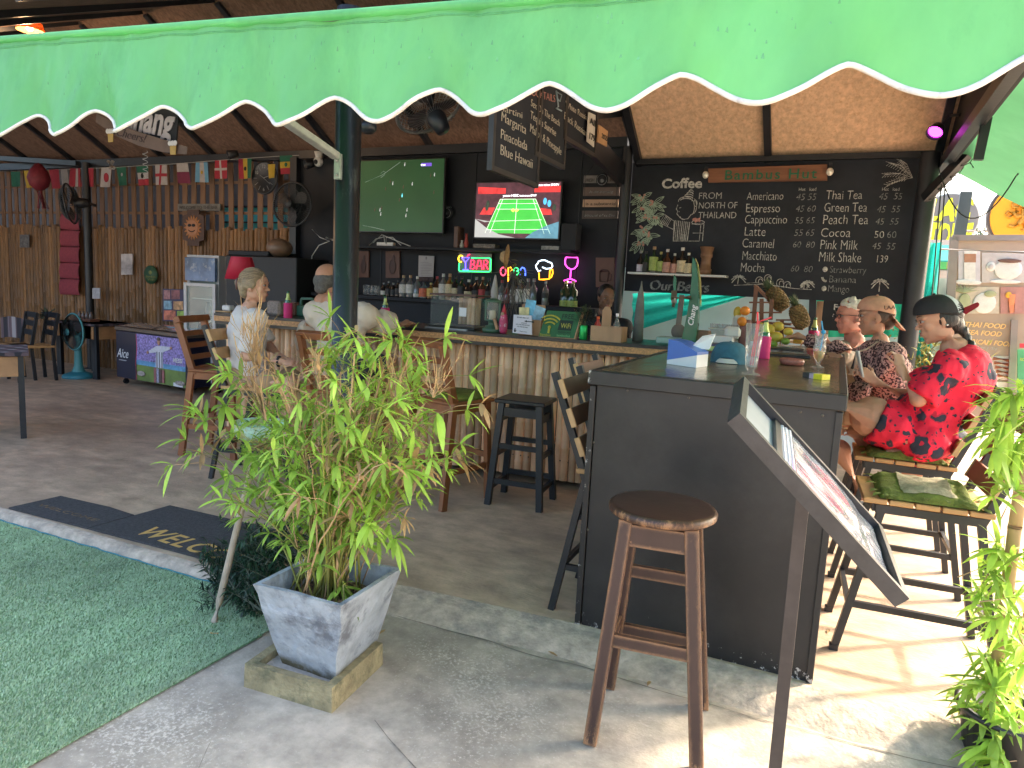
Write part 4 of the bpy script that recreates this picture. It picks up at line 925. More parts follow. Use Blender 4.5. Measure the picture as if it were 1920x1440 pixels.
b = MB(); b.prism([at(x, y, TY-.11) for x, y in [(1263, 548), (1262, 530), (1264, 515), (1268, 522), (1267, 548)]], (0, .02, 0)); b.build('handle', m_tap, tp)
b = MB(); b.box(at(1289, 643, TY), (.16, .16, .05), bev=.01); b.build('foot', m_tap, tp)
# spare dispenser pole with wooden ladle, folded parasol
b = MB(); b.bar(at(1268, 640, 5.4), at(1279, 553, 5.4), .035, .03); b.ball(at(1272, 622, 5.35), (.055, .03, .06), 14, 9); tag(b.build('wooden_ladle', mat('grey_wood', (.17, .14, .12), .7, .2, 10)), 'tall grey wooden ladle left of the beer tap', 'ladle')
b = MB(); b.lathe([(0, 0), (.042, 0), (.038, .15), (.03, .3), (.022, .37), (.008, .42), (.004, .46), (0, .46)], at(1195, 641, 5.3), 12); tag(b.build('folded_parasol', mat('grey_cloth', (.16, .165, .15), .9, .2, 12)), 'grey folded tabletop parasol at the left end of the island', 'parasol')
# ================================================================ ON THE BAR
def bo(x, y): return P(x, y, Z=BZ+.001)
def yb(x): return None
m_wood = mat('light_wood', (.42, .24, .13), .6, .2, 9, stretch=(1, 1, .3), bump=.08)
# aquarium-like glass case
q0 = bo(803, 617); q1 = bo(897, 622)
YA = 5.02
gcz = thing('glass_case', 'low glass display case with a brown lid on the bar', 'display case', P(850, 620, Y=YA))
a = P(806, 617, Y=YA); c = P(888, 619, Y=YA); tz = P(850, 553, Y=YA).z; cx = (a.x+c.x)/2; z0 = BZ+.002; w = c.x-a.x; dp_ = .26
b = MB(); b.box((cx, YA+dp_/2, tz), (w+.02, dp_+.02, .016), bev=.003); b.build('lid', mat('brown_lid', (.11, .055, .04), .5, .2), gcz)
b = MB(); b.box((cx, YA+.003, (z0+tz)/2), (w, .006, tz-z0-.03)); b.box((cx-w/2+.003, YA+dp_/2, (z0+tz)/2), (.006, dp_-.02, tz-z0-.03)); b.box((cx+w/2-.003, YA+dp_/2, (z0+tz)/2), (.006, dp_-.02, tz-z0-.03)); b.build('pane', glassy('case_glass', (.92, .95, .95), .02, .04), gcz)
b = MB(); b.box((cx, YA+dp_/2, z0+.012), (w+.02, dp_+.02, .022)); b.build('base', mat('dark_base', (.03, .025, .02), .4), gcz)
b = MB(); x = cx-w/2+.16; random.seed(4)
while x < cx+w/2-.07: culm(b, x, YA+dp_-.03, z0+.03, tz-.02, .021, 7); x += .041
b.build('bamboo_back', m_culm_pale, gcz)
b = MB(); b.box((cx+.1, YA-.002, z0+.14), (.065, .003, .07)); b.build('note', mat('paper_white', (.78, .78, .80), .8), gcz)
b = MB(); b.box((cx, YA-.09, z0+.004), (w*.95, .02, .008)); tag(b.build('metal_strip', mat('alu', (.6, .6, .6), .3, metal=.7)), 'thin bright metal strip lying before the glass case', 'strip')
# green lantern
q = P(922, 622, Y=4.98); q.z = BZ+.001
m_lan = mat('lantern_green', (.06, .13, .085), .45, .12, 6); ln = thing('green_lantern', 'green storm lantern with a candle on the bar', 'lantern', q)
b = MB(); b.lathe([(0, 0), (.075, 0), (.078, .03), (.06, .035), (.055, .05), (.03, .056), (.03, .085), (.05, .09), (.05, .1), (0, .1)], q, 22); b.build('base', m_lan, ln)
b = MB(); b.lathe([(.066, .235), (.07, .24), (.06, .25), (.03, .262), (.0, .265)], q, 22)
for s in (-1, 1): b.bar(q+V((s*.06, 0, .09)), q+V((s*.06, 0, .24)), .014, .01)
b.build('frame', m_lan, ln)
b = MB(); b.lathe([(.045, .10), (.05, .16), (.045, .235)], q, 20); b.build('glass', glassy('lantern_glass', (.85, .9, .88), .03, .12), ln)
b = MB(); b.lathe([(0, .10), (.026, .10), (.026, .17), (0, .172)], q, 14); b.build('candle', mat('wax', (.62, .52, .40), .6, 0), ln)
# pink gnome doll
q = P(943, 627, Y=4.95); q.z = BZ+.001
gd = thing('gnome_doll', 'small pink figure with pointed red hat beside the lantern', 'doll', q)
b = MB(); b.lathe([(0, 0), (.025, 0), (.032, .03), (.034, .09), (.026, .14), (.015, .155), (0, .155)], q, 16); b.build('body', mat('doll_pink', (.50, .05, .14), .5, .25, 25, col2=(.65, .55, .58), c2=(.55, .6), s2=22), gd)
b = MB(); b.lathe([(0, .150), (.022, .152), (.016, .18), (.006, .215), (0, .23)], q, 12); b.build('hat', mat('doll_red', (.42, .03, .05), .6), gd)
b = MB(); b.ball(q+V((-.004, -.016, .15)), .015); b.build('face', mat('doll_skin', (.45, .3, .2), .6), gd)
b = MB(); b.bar(q+V((-.04, -.02, .03)), q+V((-.07, -.02, .11)), .02, .02); b.build('arm', m_wood, gd)
# white notice
def tilted(nm, pts, Y, m, label, cat, lean=.05, t=.01):
    a, c, d, e = [P(x, y, Y=Y) for x, y in pts]; d = d+V((0, lean, 0)); e = e+V((0, lean, 0)); root = thing(nm, label, cat, a)
    b = MB(); b.prism([a, c, d, e], (0, t, 0)); b.build('board', m, root)
    rt = (c-a).normalized(); up = (e-a).normalized(); up = (up-rt*up.dot(rt)).normalized(); return root, a, rt, up, rt.cross(up), (c-a).length, (e-a).length
m_print = mat('print_black', (.02, .02, .02), .8, 0)
root, o, rt, up, nm_, w, h = tilted('cat_notice', ((961, 624), (997, 628), (994, 592), (960, 590)), 4.90, mat('notice_white', (.62, .60, .66), .7, .05), 'white notice card about the cat with a fishbone drawing', 'notice', .03)
def fit(b, txt, u, v, wd, size, **k):
    t = MB(); t.text(txt, Matrix.Identity(4), 1, 0, **k); ww = max(q[0] for q in t.v)*size
    b.text(txt, basis(o+rt*(w*u)+up*(h*v)+nm_*.002, rt, up, nm_), size, .0005, sx=(wd*w)/ww, **k)
b = MB(); fit(b, 'DO NOT FEED CAT', .1, .84, .62, h*.1); fit(b, 'ONIONS', .35, .56, .3, h*.08); fit(b, 'NO CHICKEN BONES', .1, .46, .72, h*.09); fit(b, 'NO FISH BONES', .18, .34, .56, h*.09); fit(b, 'Thank You', .35, .10, .38, h*.08)
c = o+rt*w*.5+up*h*.70+nm_*.002; b.prism([c, c+rt*w*.14+up*h*.06, c+rt*w*.14-up*h*.06], nm_*.001); b.bar(c+rt*w*.1, c+rt*w*.42, .004, .004)
for k in range(4): b.bar(c+rt*w*(.2+k*.06)+up*h*.035, c+rt*w*(.2+k*.06)-up*h*.035, .003, .003)
b.ball(c+rt*w*.45, (.008, .002, .008), 6, 4)
c = o+rt*w*.1+up*h*.12+nm_*.002; b.ball(c, (w*.045, .002, h*.07), 8, 6); b.ball(c+up*h*.1, (w*.035, .002, h*.045), 8, 6); b.bar(c+rt*w*.05-up*h*.04, c+rt*w*.075+up*h*.06, .003, .003)
b.build('lettering', m_print, root)
# leaflet holder
q = P(1000, 630, Y=5.0)
lh = thing('leaflet_holder', 'wooden leaflet holder with blue leaflets behind the white notice', 'holder', (q.x, 5.0, BZ))
x0, x1 = P(978, 600, Y=5.06).x, P(1021, 600, Y=5.06).x; zt = P(1000, 571, Y=5.06).z
b = MB(); b.box((x0+.012, 5.06, (BZ+zt)/2), (.024, .02, zt-BZ), bev=.004); b.box((x1-.012, 5.06, (BZ+zt)/2), (.024, .02, zt-BZ), bev=.004); b.box(((x0+x1)/2, 5.06, zt-.012), (x1-x0-.03, .018, .024)); b.box(((x0+x1)/2, 5.0, BZ+.06), (x1-x0, .016, .12)); b.build('frame', m_wood, lh)
for k, (x, c_, tl_) in enumerate((((x0*.62+x1*.38), (.12, .42, .62), .12), ((x0*.25+x1*.75), (.25, .45, .58), .3), (x0*.8+x1*.2, (.55, .5, .25), -.05))):
    b = MB(); b.box((x, 5.03-.006*k, BZ+.16-.03*(k > 0)), (.085, .003, .22-.03*k), Euler((0, tl_, 0))); lf = b.build('leaflet', mat('leaflet_' + ('blue', 'pale', 'cream')[k], c_, .4, .5, 12)); tag(lf, ('tall blue leaflet in the wooden holder', 'pale blue leaflet leaning right in the wooden holder', 'cream leaflet at the left of the wooden holder')[k], 'leaflet')
# wifi board
root, o, rt, up, nm_, w, h = tilted('wifi_sign', ((1009, 632), (1078, 637), (1089, 586), (1021, 582)), 4.95, mat('wifi_green', (.03, .135, .05), .7, .15, 10), 'green board reading free wifi leaning on the bar', 'sign', .06, .016)
m_yel = mat('paint_yellow', (.48, .42, .06), .7, .1); m_dk = mat('paint_dark', (.012, .03, .02), .7, .1)
b = MB(); fit(b, 'FREE', .56, .72, .32, h*.24, off=.01)
b.prism([o+rt*w*.50+up*h*.30+nm_*.001, o+rt*w*.86+up*h*.30+nm_*.001, o+rt*w*.89+up*h*.66+nm_*.001, o+rt*w*.53+up*h*.66+nm_*.001], nm_*.001); fit(b, 'PASSWORD', .52, .20, .34, h*.09); b.build('lettering', m_dk, root)
b = MB(); fit(b, 'WiFi', .57, .38, .27, h*.25); fit(b, 'Bambus', .03, .06, .30, h*.13)
c = o+rt*w*.27+up*h*.28+nm_*.004
for r in (.28, .40, .52): b.tube([c+rt*(h*r*math.sin(a))+up*(h*r*math.cos(a)) for a in [-.75+1.5*i/12 for i in range(13)]], h*.03, 6)
b.ball(c+up*h*.1, h*.06); b.bar(c+up*h*.08, c-up*h*.12, h*.07, h*.05); b.build('painted_symbol', m_yel, root)
b = MB(); fit(b, 'bamboohut', .50, .07, .36, h*.12); b.build('lettering', mat('paint_lime', (.2, .5, .2), .7), root)
b = MB(); b.bar(o-nm_*.004, o+rt*w-nm_*.004, .012, .02); b.bar(o+rt*w-nm_*.004, o+rt*w+up*h-nm_*.004+rt*.03, .012, .02); b.build('frame', m_wood, root)
# small plant in a green can
q = P(1093, 637, Y=4.98); q.z = BZ+.001
cp_ = thing('canned_plant', 'small bushy plant growing in a bright green can on the bar', 'plant', q)
b = MB(); b.lathe([(0, 0), (.027, .0), (.031, .008), (.031, .1), (.027, .108), (0, .105)], q, 18); b.build('can', mat('green_can', (.02, .42, .10), .25, .15, 20, metal=.5), cp_)
b = MB(); random.seed(8)
for k in range(420):
    d = V((random.gauss(0, 1), random.gauss(0, 1), random.gauss(.35, .8))).normalized(); o2 = q+V((0, 0, .17))+V((d.x*.075, d.y*.07, d.z*.075))*random.random()**.5; b.ct = random.random(); leaf(b, o2, d, .022, .004, .2, 2)
b.build('foliage', mat('herb_leaf', (.055, .075, .035), .7, 0, tint=.5), cp_)
b = MB()
for k in range(7): b.tube([q+V((0, 0, .1)), q+V((random.gauss(0, .04), random.gauss(0, .03), .22))], .002, 4)
b.build('stem', mat('twig', (.2, .14, .08)), cp_)
# wooden bottle caddy
q = P(1135, 641, Y=4.98); q.z = BZ+.001
wc = thing('wooden_caddy', 'pale wooden caddy with tall handle board holding sauce bottles', 'caddy', q)
x0, x1 = P(1108, 630, Y=4.98).x, P(1166, 630, Y=4.98).x
b = MB(); b.box(((x0+x1)/2, 4.97, BZ+.055), (x1-x0, .012, .11)); b.box(((x0+x1)/2, 5.11, BZ+.055), (x1-x0, .012, .11)); b.box((x0+.006, 5.04, BZ+.055), (.012, .127, .11)); b.box((x1-.006, 5.04, BZ+.055), (.012, .127, .11)); b.box(((x0+x1)/2, 5.04, BZ+.008), (x1-x0-.025, .126, .012)); b.build('tray', m_wood, wc)
xh = P(1137, 600, Y=5.04).x; b = MB(); zt = P(1137, 575, Y=5.04).z
b.prism([(xh-.035, 5.035, BZ+.015), (xh+.035, 5.035, BZ+.015), (xh+.033, 5.035, zt-.03), (xh+.015, 5.035, zt), (xh-.015, 5.035, zt), (xh-.033, 5.035, zt-.03)], (0, .014, 0)); b.build('handle_board', m_wood, wc)
for x, y, r, h_, m, cap, lab in ((1121, 606, .03, .16, mat('sauce_red', (.5, .05, .03), .3), mat('cap_orange', (.75, .15, .05), .4), 'red sauce bottle at the left end of the wooden caddy'), (1157, 600, .026, .19, G_CLEAR, mat('white_plastic', (.7, .7, .7)), 'clear bottle with white cap at the right end of the caddy')):
    c = P(x, y, Y=5.075); c.z = BZ+.016; sb = thing('sauce_bottle', lab, 'bottle', c); b = MB(); b.lathe([(0, 0), (r, 0), (r, h_*.55), (r*.4, h_*.8), (r*.4, h_*.9), (0, h_*.9)], c, 16); b.build('glass', m, sb); b = MB(); b.lathe([(r*.45, h_*.88), (r*.45, h_), (0, h_)], c, 12); b.build('cap', cap, sb)
# dried twigs with a straw hat
q = P(960, 600, Y=5.2); q.z = BZ
dt = thing('dried_twigs', 'bundle of dry twigs hanging above the bar with withered leaves', 'twigs', q+V((0, 0, .3)))
b = MB(); random.seed(14); top = P(963, 515, Y=5.2)
for k in range(34):
    e = P(random.uniform(930, 1000), random.uniform(555, 610), Y=5.2+random.gauss(0, .05)); mid = top.lerp(e, .5)+V((random.gauss(0, .03), random.gauss(0, .03), random.gauss(0, .02))); b.tube([top+V((random.gauss(0, .02), 0, random.gauss(0, .03))), mid, e], [.004, .003, .0015], 4)
for k in range(6):
    e = P(random.choice((920, 990, 1000, 975)), random.uniform(500, 540), Y=5.2); b.tube([top, top.lerp(e, .5)+V((0, 0, .02)), e], [.004, .003, .001], 4)
b.tube([P(953, 485, Y=5.2), P(968, 505, Y=5.2), P(965, 560, Y=5.2), P(972, 610, Y=5.2)], .004, 5)
b.build('twig', mat('dry_twig', (.11, .095, .085), .85), dt)
b = MB()
for k in range(24): b.ct = random.random(); leaf(b, top+V((random.gauss(0, .05), random.gauss(0, .04), random.gauss(0, .05))), V((random.uniform(-1, 1), random.uniform(-1, 1), random.uniform(-.6, 1))), .06, .014, .4, 3)
b.build('foliage', mat('withered_leaf', (.20, .19, .07), .8, 0, tint=.5), dt)
c = P(950, 482, Y=5.2)
sh = thing('straw_hat', 'tiny straw hat hanging at the top of the dry twigs', 'hat', c)
M = Euler((R(75), R(20), R(15))).to_matrix(); ax = M @ V((0, 0, 1))
b = MB(); b.lathe([(.10, 0), (.05, .004), (.046, .03), (.03, .05), (0, .054)], c, 20, V((-1, -.25, .1))); b.build('straw_shape', mat('straw', (.42, .27, .13), .8, .2, 60), sh)
# left part of the bar
koozie(None, 'pink bottle holder on the bar beside the woman in white', base=V((P(540, 592, Y=4.75).x, 4.75, BZ)), s=.98, grp='bottles in pink holders')
koozie(None, 'pink bottle holder behind the arm of the man in beige', base=V((P(722, 592, Y=5.1).x, 5.1, BZ)), s=.98, grp='bottles in pink holders')
def onbar(nm, m, x, Y, d, label, cat, bev=.01):
    b = MB(); b.box((0, 0, d[2]/2), d, bev=bev); o = b.build(nm, m); o.location = (P(x, 590, Y=Y).x, Y, BZ+.001); return tag(o, label, cat)
onbar('napkin_basket', mat('woven', (.28, .22, .19), .8, .35, 80, bump=.4), 521, 4.95, (.16, .14, .13), 'woven box on the bar beside the pink bottle holder', 'box', .02)
onbar('wooden_tub', mat('red_wood', (.16, .06, .04), .5), 551, 5.08, (.10, .10, .12), 'reddish wooden tub behind the pink bottle holder', 'tub', .01)
b = MB()
for x0, y0, x1, y1 in ((564, 574, 566, 560), (566, 560, 586, 560), (586, 560, 588, 570)): b.bar(P(x0, y0, Y=5.1), P(x1, y1, Y=5.1), .02, .02)
b.box((P(576, 580, Y=5.12).x, 5.12, BZ+.05), (.2, .12, .1), bev=.01)
tag(b.build('tool_basket', mat('dark_green_plastic', (.02, .10, .06), .5)), 'dark tote with green handle on the bar beside the man', 'tote')
onbar('snack_plate', mat('plate_wood', (.4, .25, .12), .6), 427, 4.85, (.18, .14, .012), 'small wooden plate at the left end of the bar', 'plate', .004)
onbar('tissue_pack', m_pbox, 428, 4.86, (.10, .07, .05), 'white tissue pack on the wooden plate', 'tissue pack', .01).location.z += .014
# coffee machine and lamp on the left, behind the bar
YL = 6.2
bm = thing('black_fridge', 'tall black fridge behind the bar beside the red lamp', 'fridge', (P(480, 600, Y=YL).x, YL+.3, 0))
x0, x1 = P(420, 600, Y=YL).x, P(552, 600, Y=YL).x; zt = P(480, 480, Y=YL).z
b = MB(); b.box(((x0+x1)/2, YL+.3, zt/2), (x1-x0, .55, zt), bev=.01); b.build('cabinet', mat('matt_black', (.005, .006, .008), .55), bm)
b = MB(); b.box(((x0+x1)/2-.02, YL+.012, zt*.6), (.02, .03, .5), bev=.004); b.build('door_handle', m_steel, bm)
b = MB(); b.box(((x0*.7+x1*.3), YL+.3, zt+.03), (.62, .5, .06), bev=.01); tag(b.build('speaker_box', m_black), 'flat black box on top of the black fridge', 'box')
c = P(524, 466, Y=YL+.2); b = MB(); b.ball((0, 0, 0), (.15, .15, .11), 20, 12); o = b.build('brown_bowl', mat('brown_ceramic', (.16, .10, .065), .35)); o.location = V((c.x, c.y, zt+.105)); tag(o, 'round brown upturned bowl on the black fridge', 'bowl')
c = P(453, 502, Y=5.35)
lp = thing('red_lamp', 'table lamp with glossy red shade at the left end of the bar', 'lamp', (c.x, 5.35, BZ))
b = MB(); z1, z0 = P(453, 482, Y=5.35).z, P(453, 524, Y=5.35).z; b.lathe([(.10, z1), (.16, z0), (.157, z0), (.097, z1)], (c.x, 5.35, 0), 24); b.build('lamp_shade', mat('red_shade', (.62, .02, .06), .5, .05, 4, translu=.3), lp)
b = MB(); b.lathe([(0, BZ), (.08, BZ), (.08, BZ+.015), (.015, BZ+.03), (.015, z1-.02), (0, z1-.02)], (c.x, 5.35, 0), 16); b.build('lamp_base', m_steel, lp)
# ================================================================ BOTTLES
def bottle(x, ytop, ybase, Y, r, body, lab=None, cap=None, labz=(.12, .5), label='', neck=.3, grp='bottles on the back counter', z0=None, shoulder=.62):
    b0 = P(x, ybase, Y=Y); z = b0.z if z0 is None else z0; h = P(x, ytop, Y=Y).z-z; c = V((b0.x, Y, z))
    t = thing('bottle', label, 'bottle', c, group=grp)
    b = MB(); b.lathe([(0, 0), (r, 0), (r*1.02, .01), (r, h*shoulder), (r*neck, h*(shoulder+.16)), (r*neck, h*.97), (0, h*.97)], c, 14); b.build('glass', body, t)
    if lab: b = MB(); b.lathe([(r*1.035, h*labz[0]), (r*1.035, h*labz[1])], c, 14); b.build('paper_label', lab, t)
    if cap: b = MB(); b.lathe([(r*neck*1.15, h*.88), (r*neck*1.15, h), (0, h)], c, 12); b.build('cap', cap, t)
    return t
def gl_(n, c): return mat(n, c, .1, 0, spec=.7, coat=.3)
g_dark = gl_('dark_glass', (.018, .016, .016)); g_grn = gl_('bottle_green', (.015, .04, .02)); g_clr = gl_('pale_glass', (.11, .12, .125)); g_brn = gl_('brown_glass', (.06, .025, .012)); g_amb = gl_('whisky', (.16, .07, .02)); g_red = gl_('red_liqueur', (.20, .03, .03))
l_wht = mat('label_white', (.58, .55, .50), .7, .25, 70); l_crm = mat('label_cream', (.55, .46, .30), .7, .3, 60); l_red = mat('label_red', (.42, .05, .05), .6, .3, 60); l_blk = mat('label_black', (.03, .03, .03), .6, .5, 60); l_gld = mat('label_gold', (.50, .33, .08), .5, .3, 50); l_org = mat('label_orange', (.55, .13, .06), .6, .35, 40); l_ygr = mat('label_lime', (.30, .38, .10), .6, .3, 50); l_pnk = mat('label_pink', (.45, .24, .19), .6, .3, 50); l_lil = mat('label_lilac', (.42, .40, .50), .6, .3, 50)
c_wht = mat('cap_white', (.60, .58, .54), .5, .1); c_tan = mat('cap_tan', (.40, .27, .15), .5, .15); c_sil = mat('cap_silver', (.35, .36, .38), .3, metal=.6); c_red = mat('cap_red', (.35, .04, .05), .4); c_gld = mat('cap_gold', (.42, .36, .14), .35, metal=.4); c_drk = mat('cap_dark', (.04, .04, .045), .4)
ZB = BB.z+.001
for x, yt, r, bd_, lb, cp__, lz, desc in (
 (719, 530, .034, g_dark, l_wht, c_sil, (.1, .4), 'dark bottle with silver top, leftmost in the bottle row'),
 (728, 527, .033, g_dark, l_blk, c_sil, (.1, .5), 'dark bottle with silver top, second from the left of the row'),
 (737, 530, .034, g_dark, l_blk, c_sil, (.1, .5), 'dark bottle with silver top between two dark bottles'),
 (746, 525, .036, g_dark, l_blk, c_drk, (.1, .5), 'dark bottle with dark top left of the diamond labels'),
 (755.5, 516, .045, g_clr, l_wht, c_tan, (.2, .58), 'left of two bottles with pale diamond labels'),
 (768.5, 516, .045, g_clr, l_wht, c_tan, (.2, .58), 'right of two bottles with pale diamond labels'),
 (781.5, 518, .042, g_clr, l_wht, c_wht, (.05, .2), 'clear bottle with white cap beside the orange label'),
 (794.5, 528, .052, g_clr, l_org, c_drk, (.1, .6), 'wide bottle with red orange label'),
 (807.5, 530, .045, g_amb, l_gld, c_gld, (.15, .65), 'bottle with golden label left of the glass case'),
 (818.5, 518, .042, g_brn, l_crm, c_red, (.15, .5), 'brown bottle with red cap behind the glass case'),
 (830, 513, .046, g_clr, l_wht, c_wht, (.25, .6), 'bottle with tall white cap behind the glass case'),
 (842, 513, .044, g_amb, l_crm, c_tan, (.2, .6), 'bottle with tan cap and cream label behind the glass case'),
 (853, 517, .04, g_dark, l_crm, c_drk, (.2, .5), 'dark bottle with cream label behind the glass case'),
 (864.5, 518, .042, g_grn, l_blk, c_drk, (.2, .6), 'dark green bottle behind the glass case'),
 (878, 524, .046, g_dark, l_crm, c_wht, (.15, .45), 'squat dark bottle with cream top behind the glass case'),
 (892, 519, .042, g_dark, l_blk, c_sil, (.15, .45), 'dark bottle with slanted black label left of the red label'),
 (904, 519, .042, g_brn, l_red, c_tan, (.15, .5), 'bottle with slanted red label behind the glass case'),
 (915.5, 521, .04, g_dark, l_blk, c_drk, (.15, .45), 'dark bottle right of the red labelled bottle'),
 (940, 525, .038, g_clr, l_wht, c_red, (.1, .35), 'clear bottle with red cap behind the doll'),
 (951, 530, .036, g_red, None, c_drk, (.1, .3), 'dark red bottle behind the dry twigs'),
 (963, 526, .042, g_clr, l_wht, c_sil, (.1, .6), 'bottle with long white label left of the wooden holder'),
 (974, 524, .042, g_clr, l_wht, c_sil, (.1, .6), 'bottle with long white label behind the dry twigs'),
 (989, 522, .042, g_clr, l_wht, c_sil, (.1, .6), 'silver capped bottle with white label above the wooden holder'),
 (999.5, 522, .040, g_clr, None, c_sil, (.1, .3), 'plain clear bottle right of the white labels'),
 (1022, 526, .036, g_clr, l_blk, c_sil, (.3, .5), 'slim clear bottle under the neon beer mug'),
 (1060, 526, .052, g_grn, l_ygr, c_gld, (.02, .25), 'left green bottle with gold top under the neon wine glass'),
 (1073, 526, .052, g_grn, l_ygr, c_gld, (.02, .25), 'right green bottle with gold top under the neon wine glass')):
    bottle(x, yt, 560, 6.52, r, bd_, lb, cp__, lz, desc, z0=ZB)
c = P(927, 560, Y=6.5); b = MB(); b.lathe([(0, 0), (.04, 0), (.04, .12), (.012, .25), (.006, .28), (0, .28)], (c.x, 6.5, ZB), 14); tag(b.build('squeeze_bottle', mat('squeeze_white', (.55, .52, .48), .5)), 'white cone shaped squeeze bottle in the bottle row', 'bottle')
for k, x in enumerate((686, 693, 700, 707)):
    c = P(x, 556, Y=6.5); b = MB(); b.lathe([(0, 0), (.03, 0), (.035, .11), (.033, .11), (.028, .006), (0, .006)], (c.x, 6.5, ZB), 14); tag(b.build('tumbler', G_CLEAR), 'upturned clear tumbler left of the dark bottles', 'glass', 'tumblers left of the bottle row')
# eight beers on the chalkboard shelf
for x, yt, r, bd_, lb, cp__, lz, desc in (
 (1199, 470, .031, g_dark, l_lil, c_sil, (.03, .36), 'first beer bottle from the left, dark with lilac label'),
 (1209.5, 471, .029, g_grn, l_blk, c_drk, (.03, .48), 'second beer bottle, dark with round grey label'),
 (1224, 462, .042, g_grn, l_ygr, c_tan, (.08, .6), 'tall green beer bottle with lime label'),
 (1237, 472, .033, g_grn, l_ygr, c_gld, (.08, .55), 'short green beer bottle with lime label'),
 (1249, 467, .040, g_brn, l_pnk, c_wht, (.03, .45), 'tall brown beer bottle with pinkish label'),
 (1263, 475, .031, g_brn, l_pnk, c_wht, (.03, .48), 'short brown beer bottle with pinkish label'),
 (1277, 464, .044, g_dark, l_crm, c_wht, (.05, .5), 'tall dark beer bottle with cream label and white top'),
 (1289, 474, .034, g_dark, l_crm, c_wht, (.03, .5), 'short dark beer bottle with cream label behind the tap')):
    bottle(x, yt, 510, 6.74, r, bd_, lb, cp__, lz, desc, grp='beer bottles on the chalkboard shelf', z0=BEER_Z, neck=.34, shoulder=.55)
c = P(1322, 511, Y=6.76); wv = thing('wooden_vase', 'brown wooden vase at the right end of the beer shelf', 'vase', (c.x, 6.76, BEER_Z))
b = MB(); h = P(1322, 463, Y=6.76).z-BEER_Z; b.lathe([(0, 0), (.055, 0), (.056, h*.2), (.048, h*.22), (.044, h*.6), (.054, h*.64), (.054, h*.76), (.05, h*.78), (.064, h), (.055, h), (.04, h*.8), (0, h*.8)], (c.x, 6.76, BEER_Z), 20); b.build('vase_body', mat('vase_wood', (.23, .12, .065), .5, .3, 9, stretch=(1, 1, .3)), wv)
# ================================================================ ON THE SCREEN WALL
def wallbox(nm, x0, y0, x1, y1, Y, t, m, label, cat, **k):
    a, c = P(x0, y0, Y=Y), P(x1, y0, Y=Y); d = P(x0, y1, Y=Y); e = P(x1, y1, Y=Y)
    b = MB(); b.prism([d, e, c, a], (0, t, 0)); return tag(b.build(nm, m), label, cat)
def screen_mat(name, kind):
    m = bpy.data.materials.new(name); m.use_nodes = True; return m
# televisions
def tv(x0, y0, x1, y1, Y, label):
    a, c, d, e = P(x0, y0, Y=Y), P(x1, y0, Y=Y), P(x1, y1, Y=Y), P(x0, y1, Y=Y)
    zt, zb = (a.z+c.z)/2, (d.z+e.z)/2; t = thing('television', label, 'television', ((a.x+c.x)/2, Y, zb), group='televisions on the screen wall')
    b = MB(); w, h = c.x-a.x, zt-zb; cx, cz = (a.x+c.x)/2, (zt+zb)/2; b.box((cx, Y+.03, cz), (w+.03, .05, h+.03), bev=.004); b.build('casing', mat('tv_black', (.012, .012, .013), .3), t)
    return t, cx, cz, w, h
YT = 6.78
t, cx, cz, w, h = tv(667, 300, 833, 434, YT, 'left television showing a football match on green grass')
def scr(b, u, v): return V((cx-w/2+u*w, YT, cz-h/2+v*h))
def em(n, c, e=1., var=0., sc=5): return mat(n, c, .4, var, sc, emit=e)
b = MB(); b.add([scr(b, 0, 0)+V((0, .003, 0)), scr(b, 1, 0)+V((0, .003, 0)), scr(b, 1, 1)+V((0, .003, 0)), scr(b, 0, 1)+V((0, .003, 0))], [(0, 1, 2, 3)]); b.build('screen', em('pitch_green', (.010, .042, .013), .18, .12, 2.5), t)
b = MB()
def ln_(b, pts, r=.0025): b.tube([scr(b, u, v) for u, v in pts], r, 4)
ln_(b, [(.12, .70), (.32, .80), (.52, .97)]); ln_(b, [(.30, .82), (.33, .85), (.35, .84), (.345, .80), (.30, .76)]); ln_(b, [(.10, .08), (.24, .05), (.36, .015)], .003)
b.build('pitch_line', em('pitch_white', (.16, .20, .16), .2), t)
b = MB(); random.seed(6)
for u, v, k in ((.57, .93, 1), (.44, .67, 1), (.41, .70, 0), (.56, .62, 0), (.66, .66, 1), (.90, .78, 1), (.86, .77, 0), (.36, .60, 0), (.55, .50, 2), (.52, .44, 0), (.90, .54, 0), (.61, .30, 1), (.60, .22, 1), (.30, .30, 1), (.24, .30, 0), (.32, .33, 0), (.31, .24, 1)):
    b.cm = k; q = scr(b, u, v); b.ball(q, (.006, .002, .016), 6, 5); b.ball(q+V((.003, 0, .02)), (.005, .002, .005), 6, 4)
b.build('player', [em('kit_dark', (.05, .02, .015), .3), em('kit_white', (.4, .4, .4), .25), em('kit_cyan', (.1, .45, .5), .6)], t)
b = MB(); b.box(scr(b, .81, .925), (.13, .003, .035)); b.build('caption_bar', em('caption_navy', (.06, .03, .2), .6), t)
b = MB(); q = scr(b, .75, .91)+V((0, -.003, 0)); b.text('true', FRONT(q), .035, .0005); b.build('lettering', em('pitch_text', (.6, .6, .65), .7), t)
t, cx, cz, w, h = tv(894, 342, 1052, 446, YT-.02, 'right television showing a badminton court and red crowd')
YT -= .02
def quad(b, uv, dy=0.): b.add([scr(b, u, v)+V((0, dy, 0)) for u, v in uv], [tuple(range(len(uv)))])
b = MB(); quad(b, [(0, 0), (1, 0), (1, 1), (0, 1)], .003); b.build('screen', em('hall_dark', (.035, .012, .016), .5, .5, 12), t)
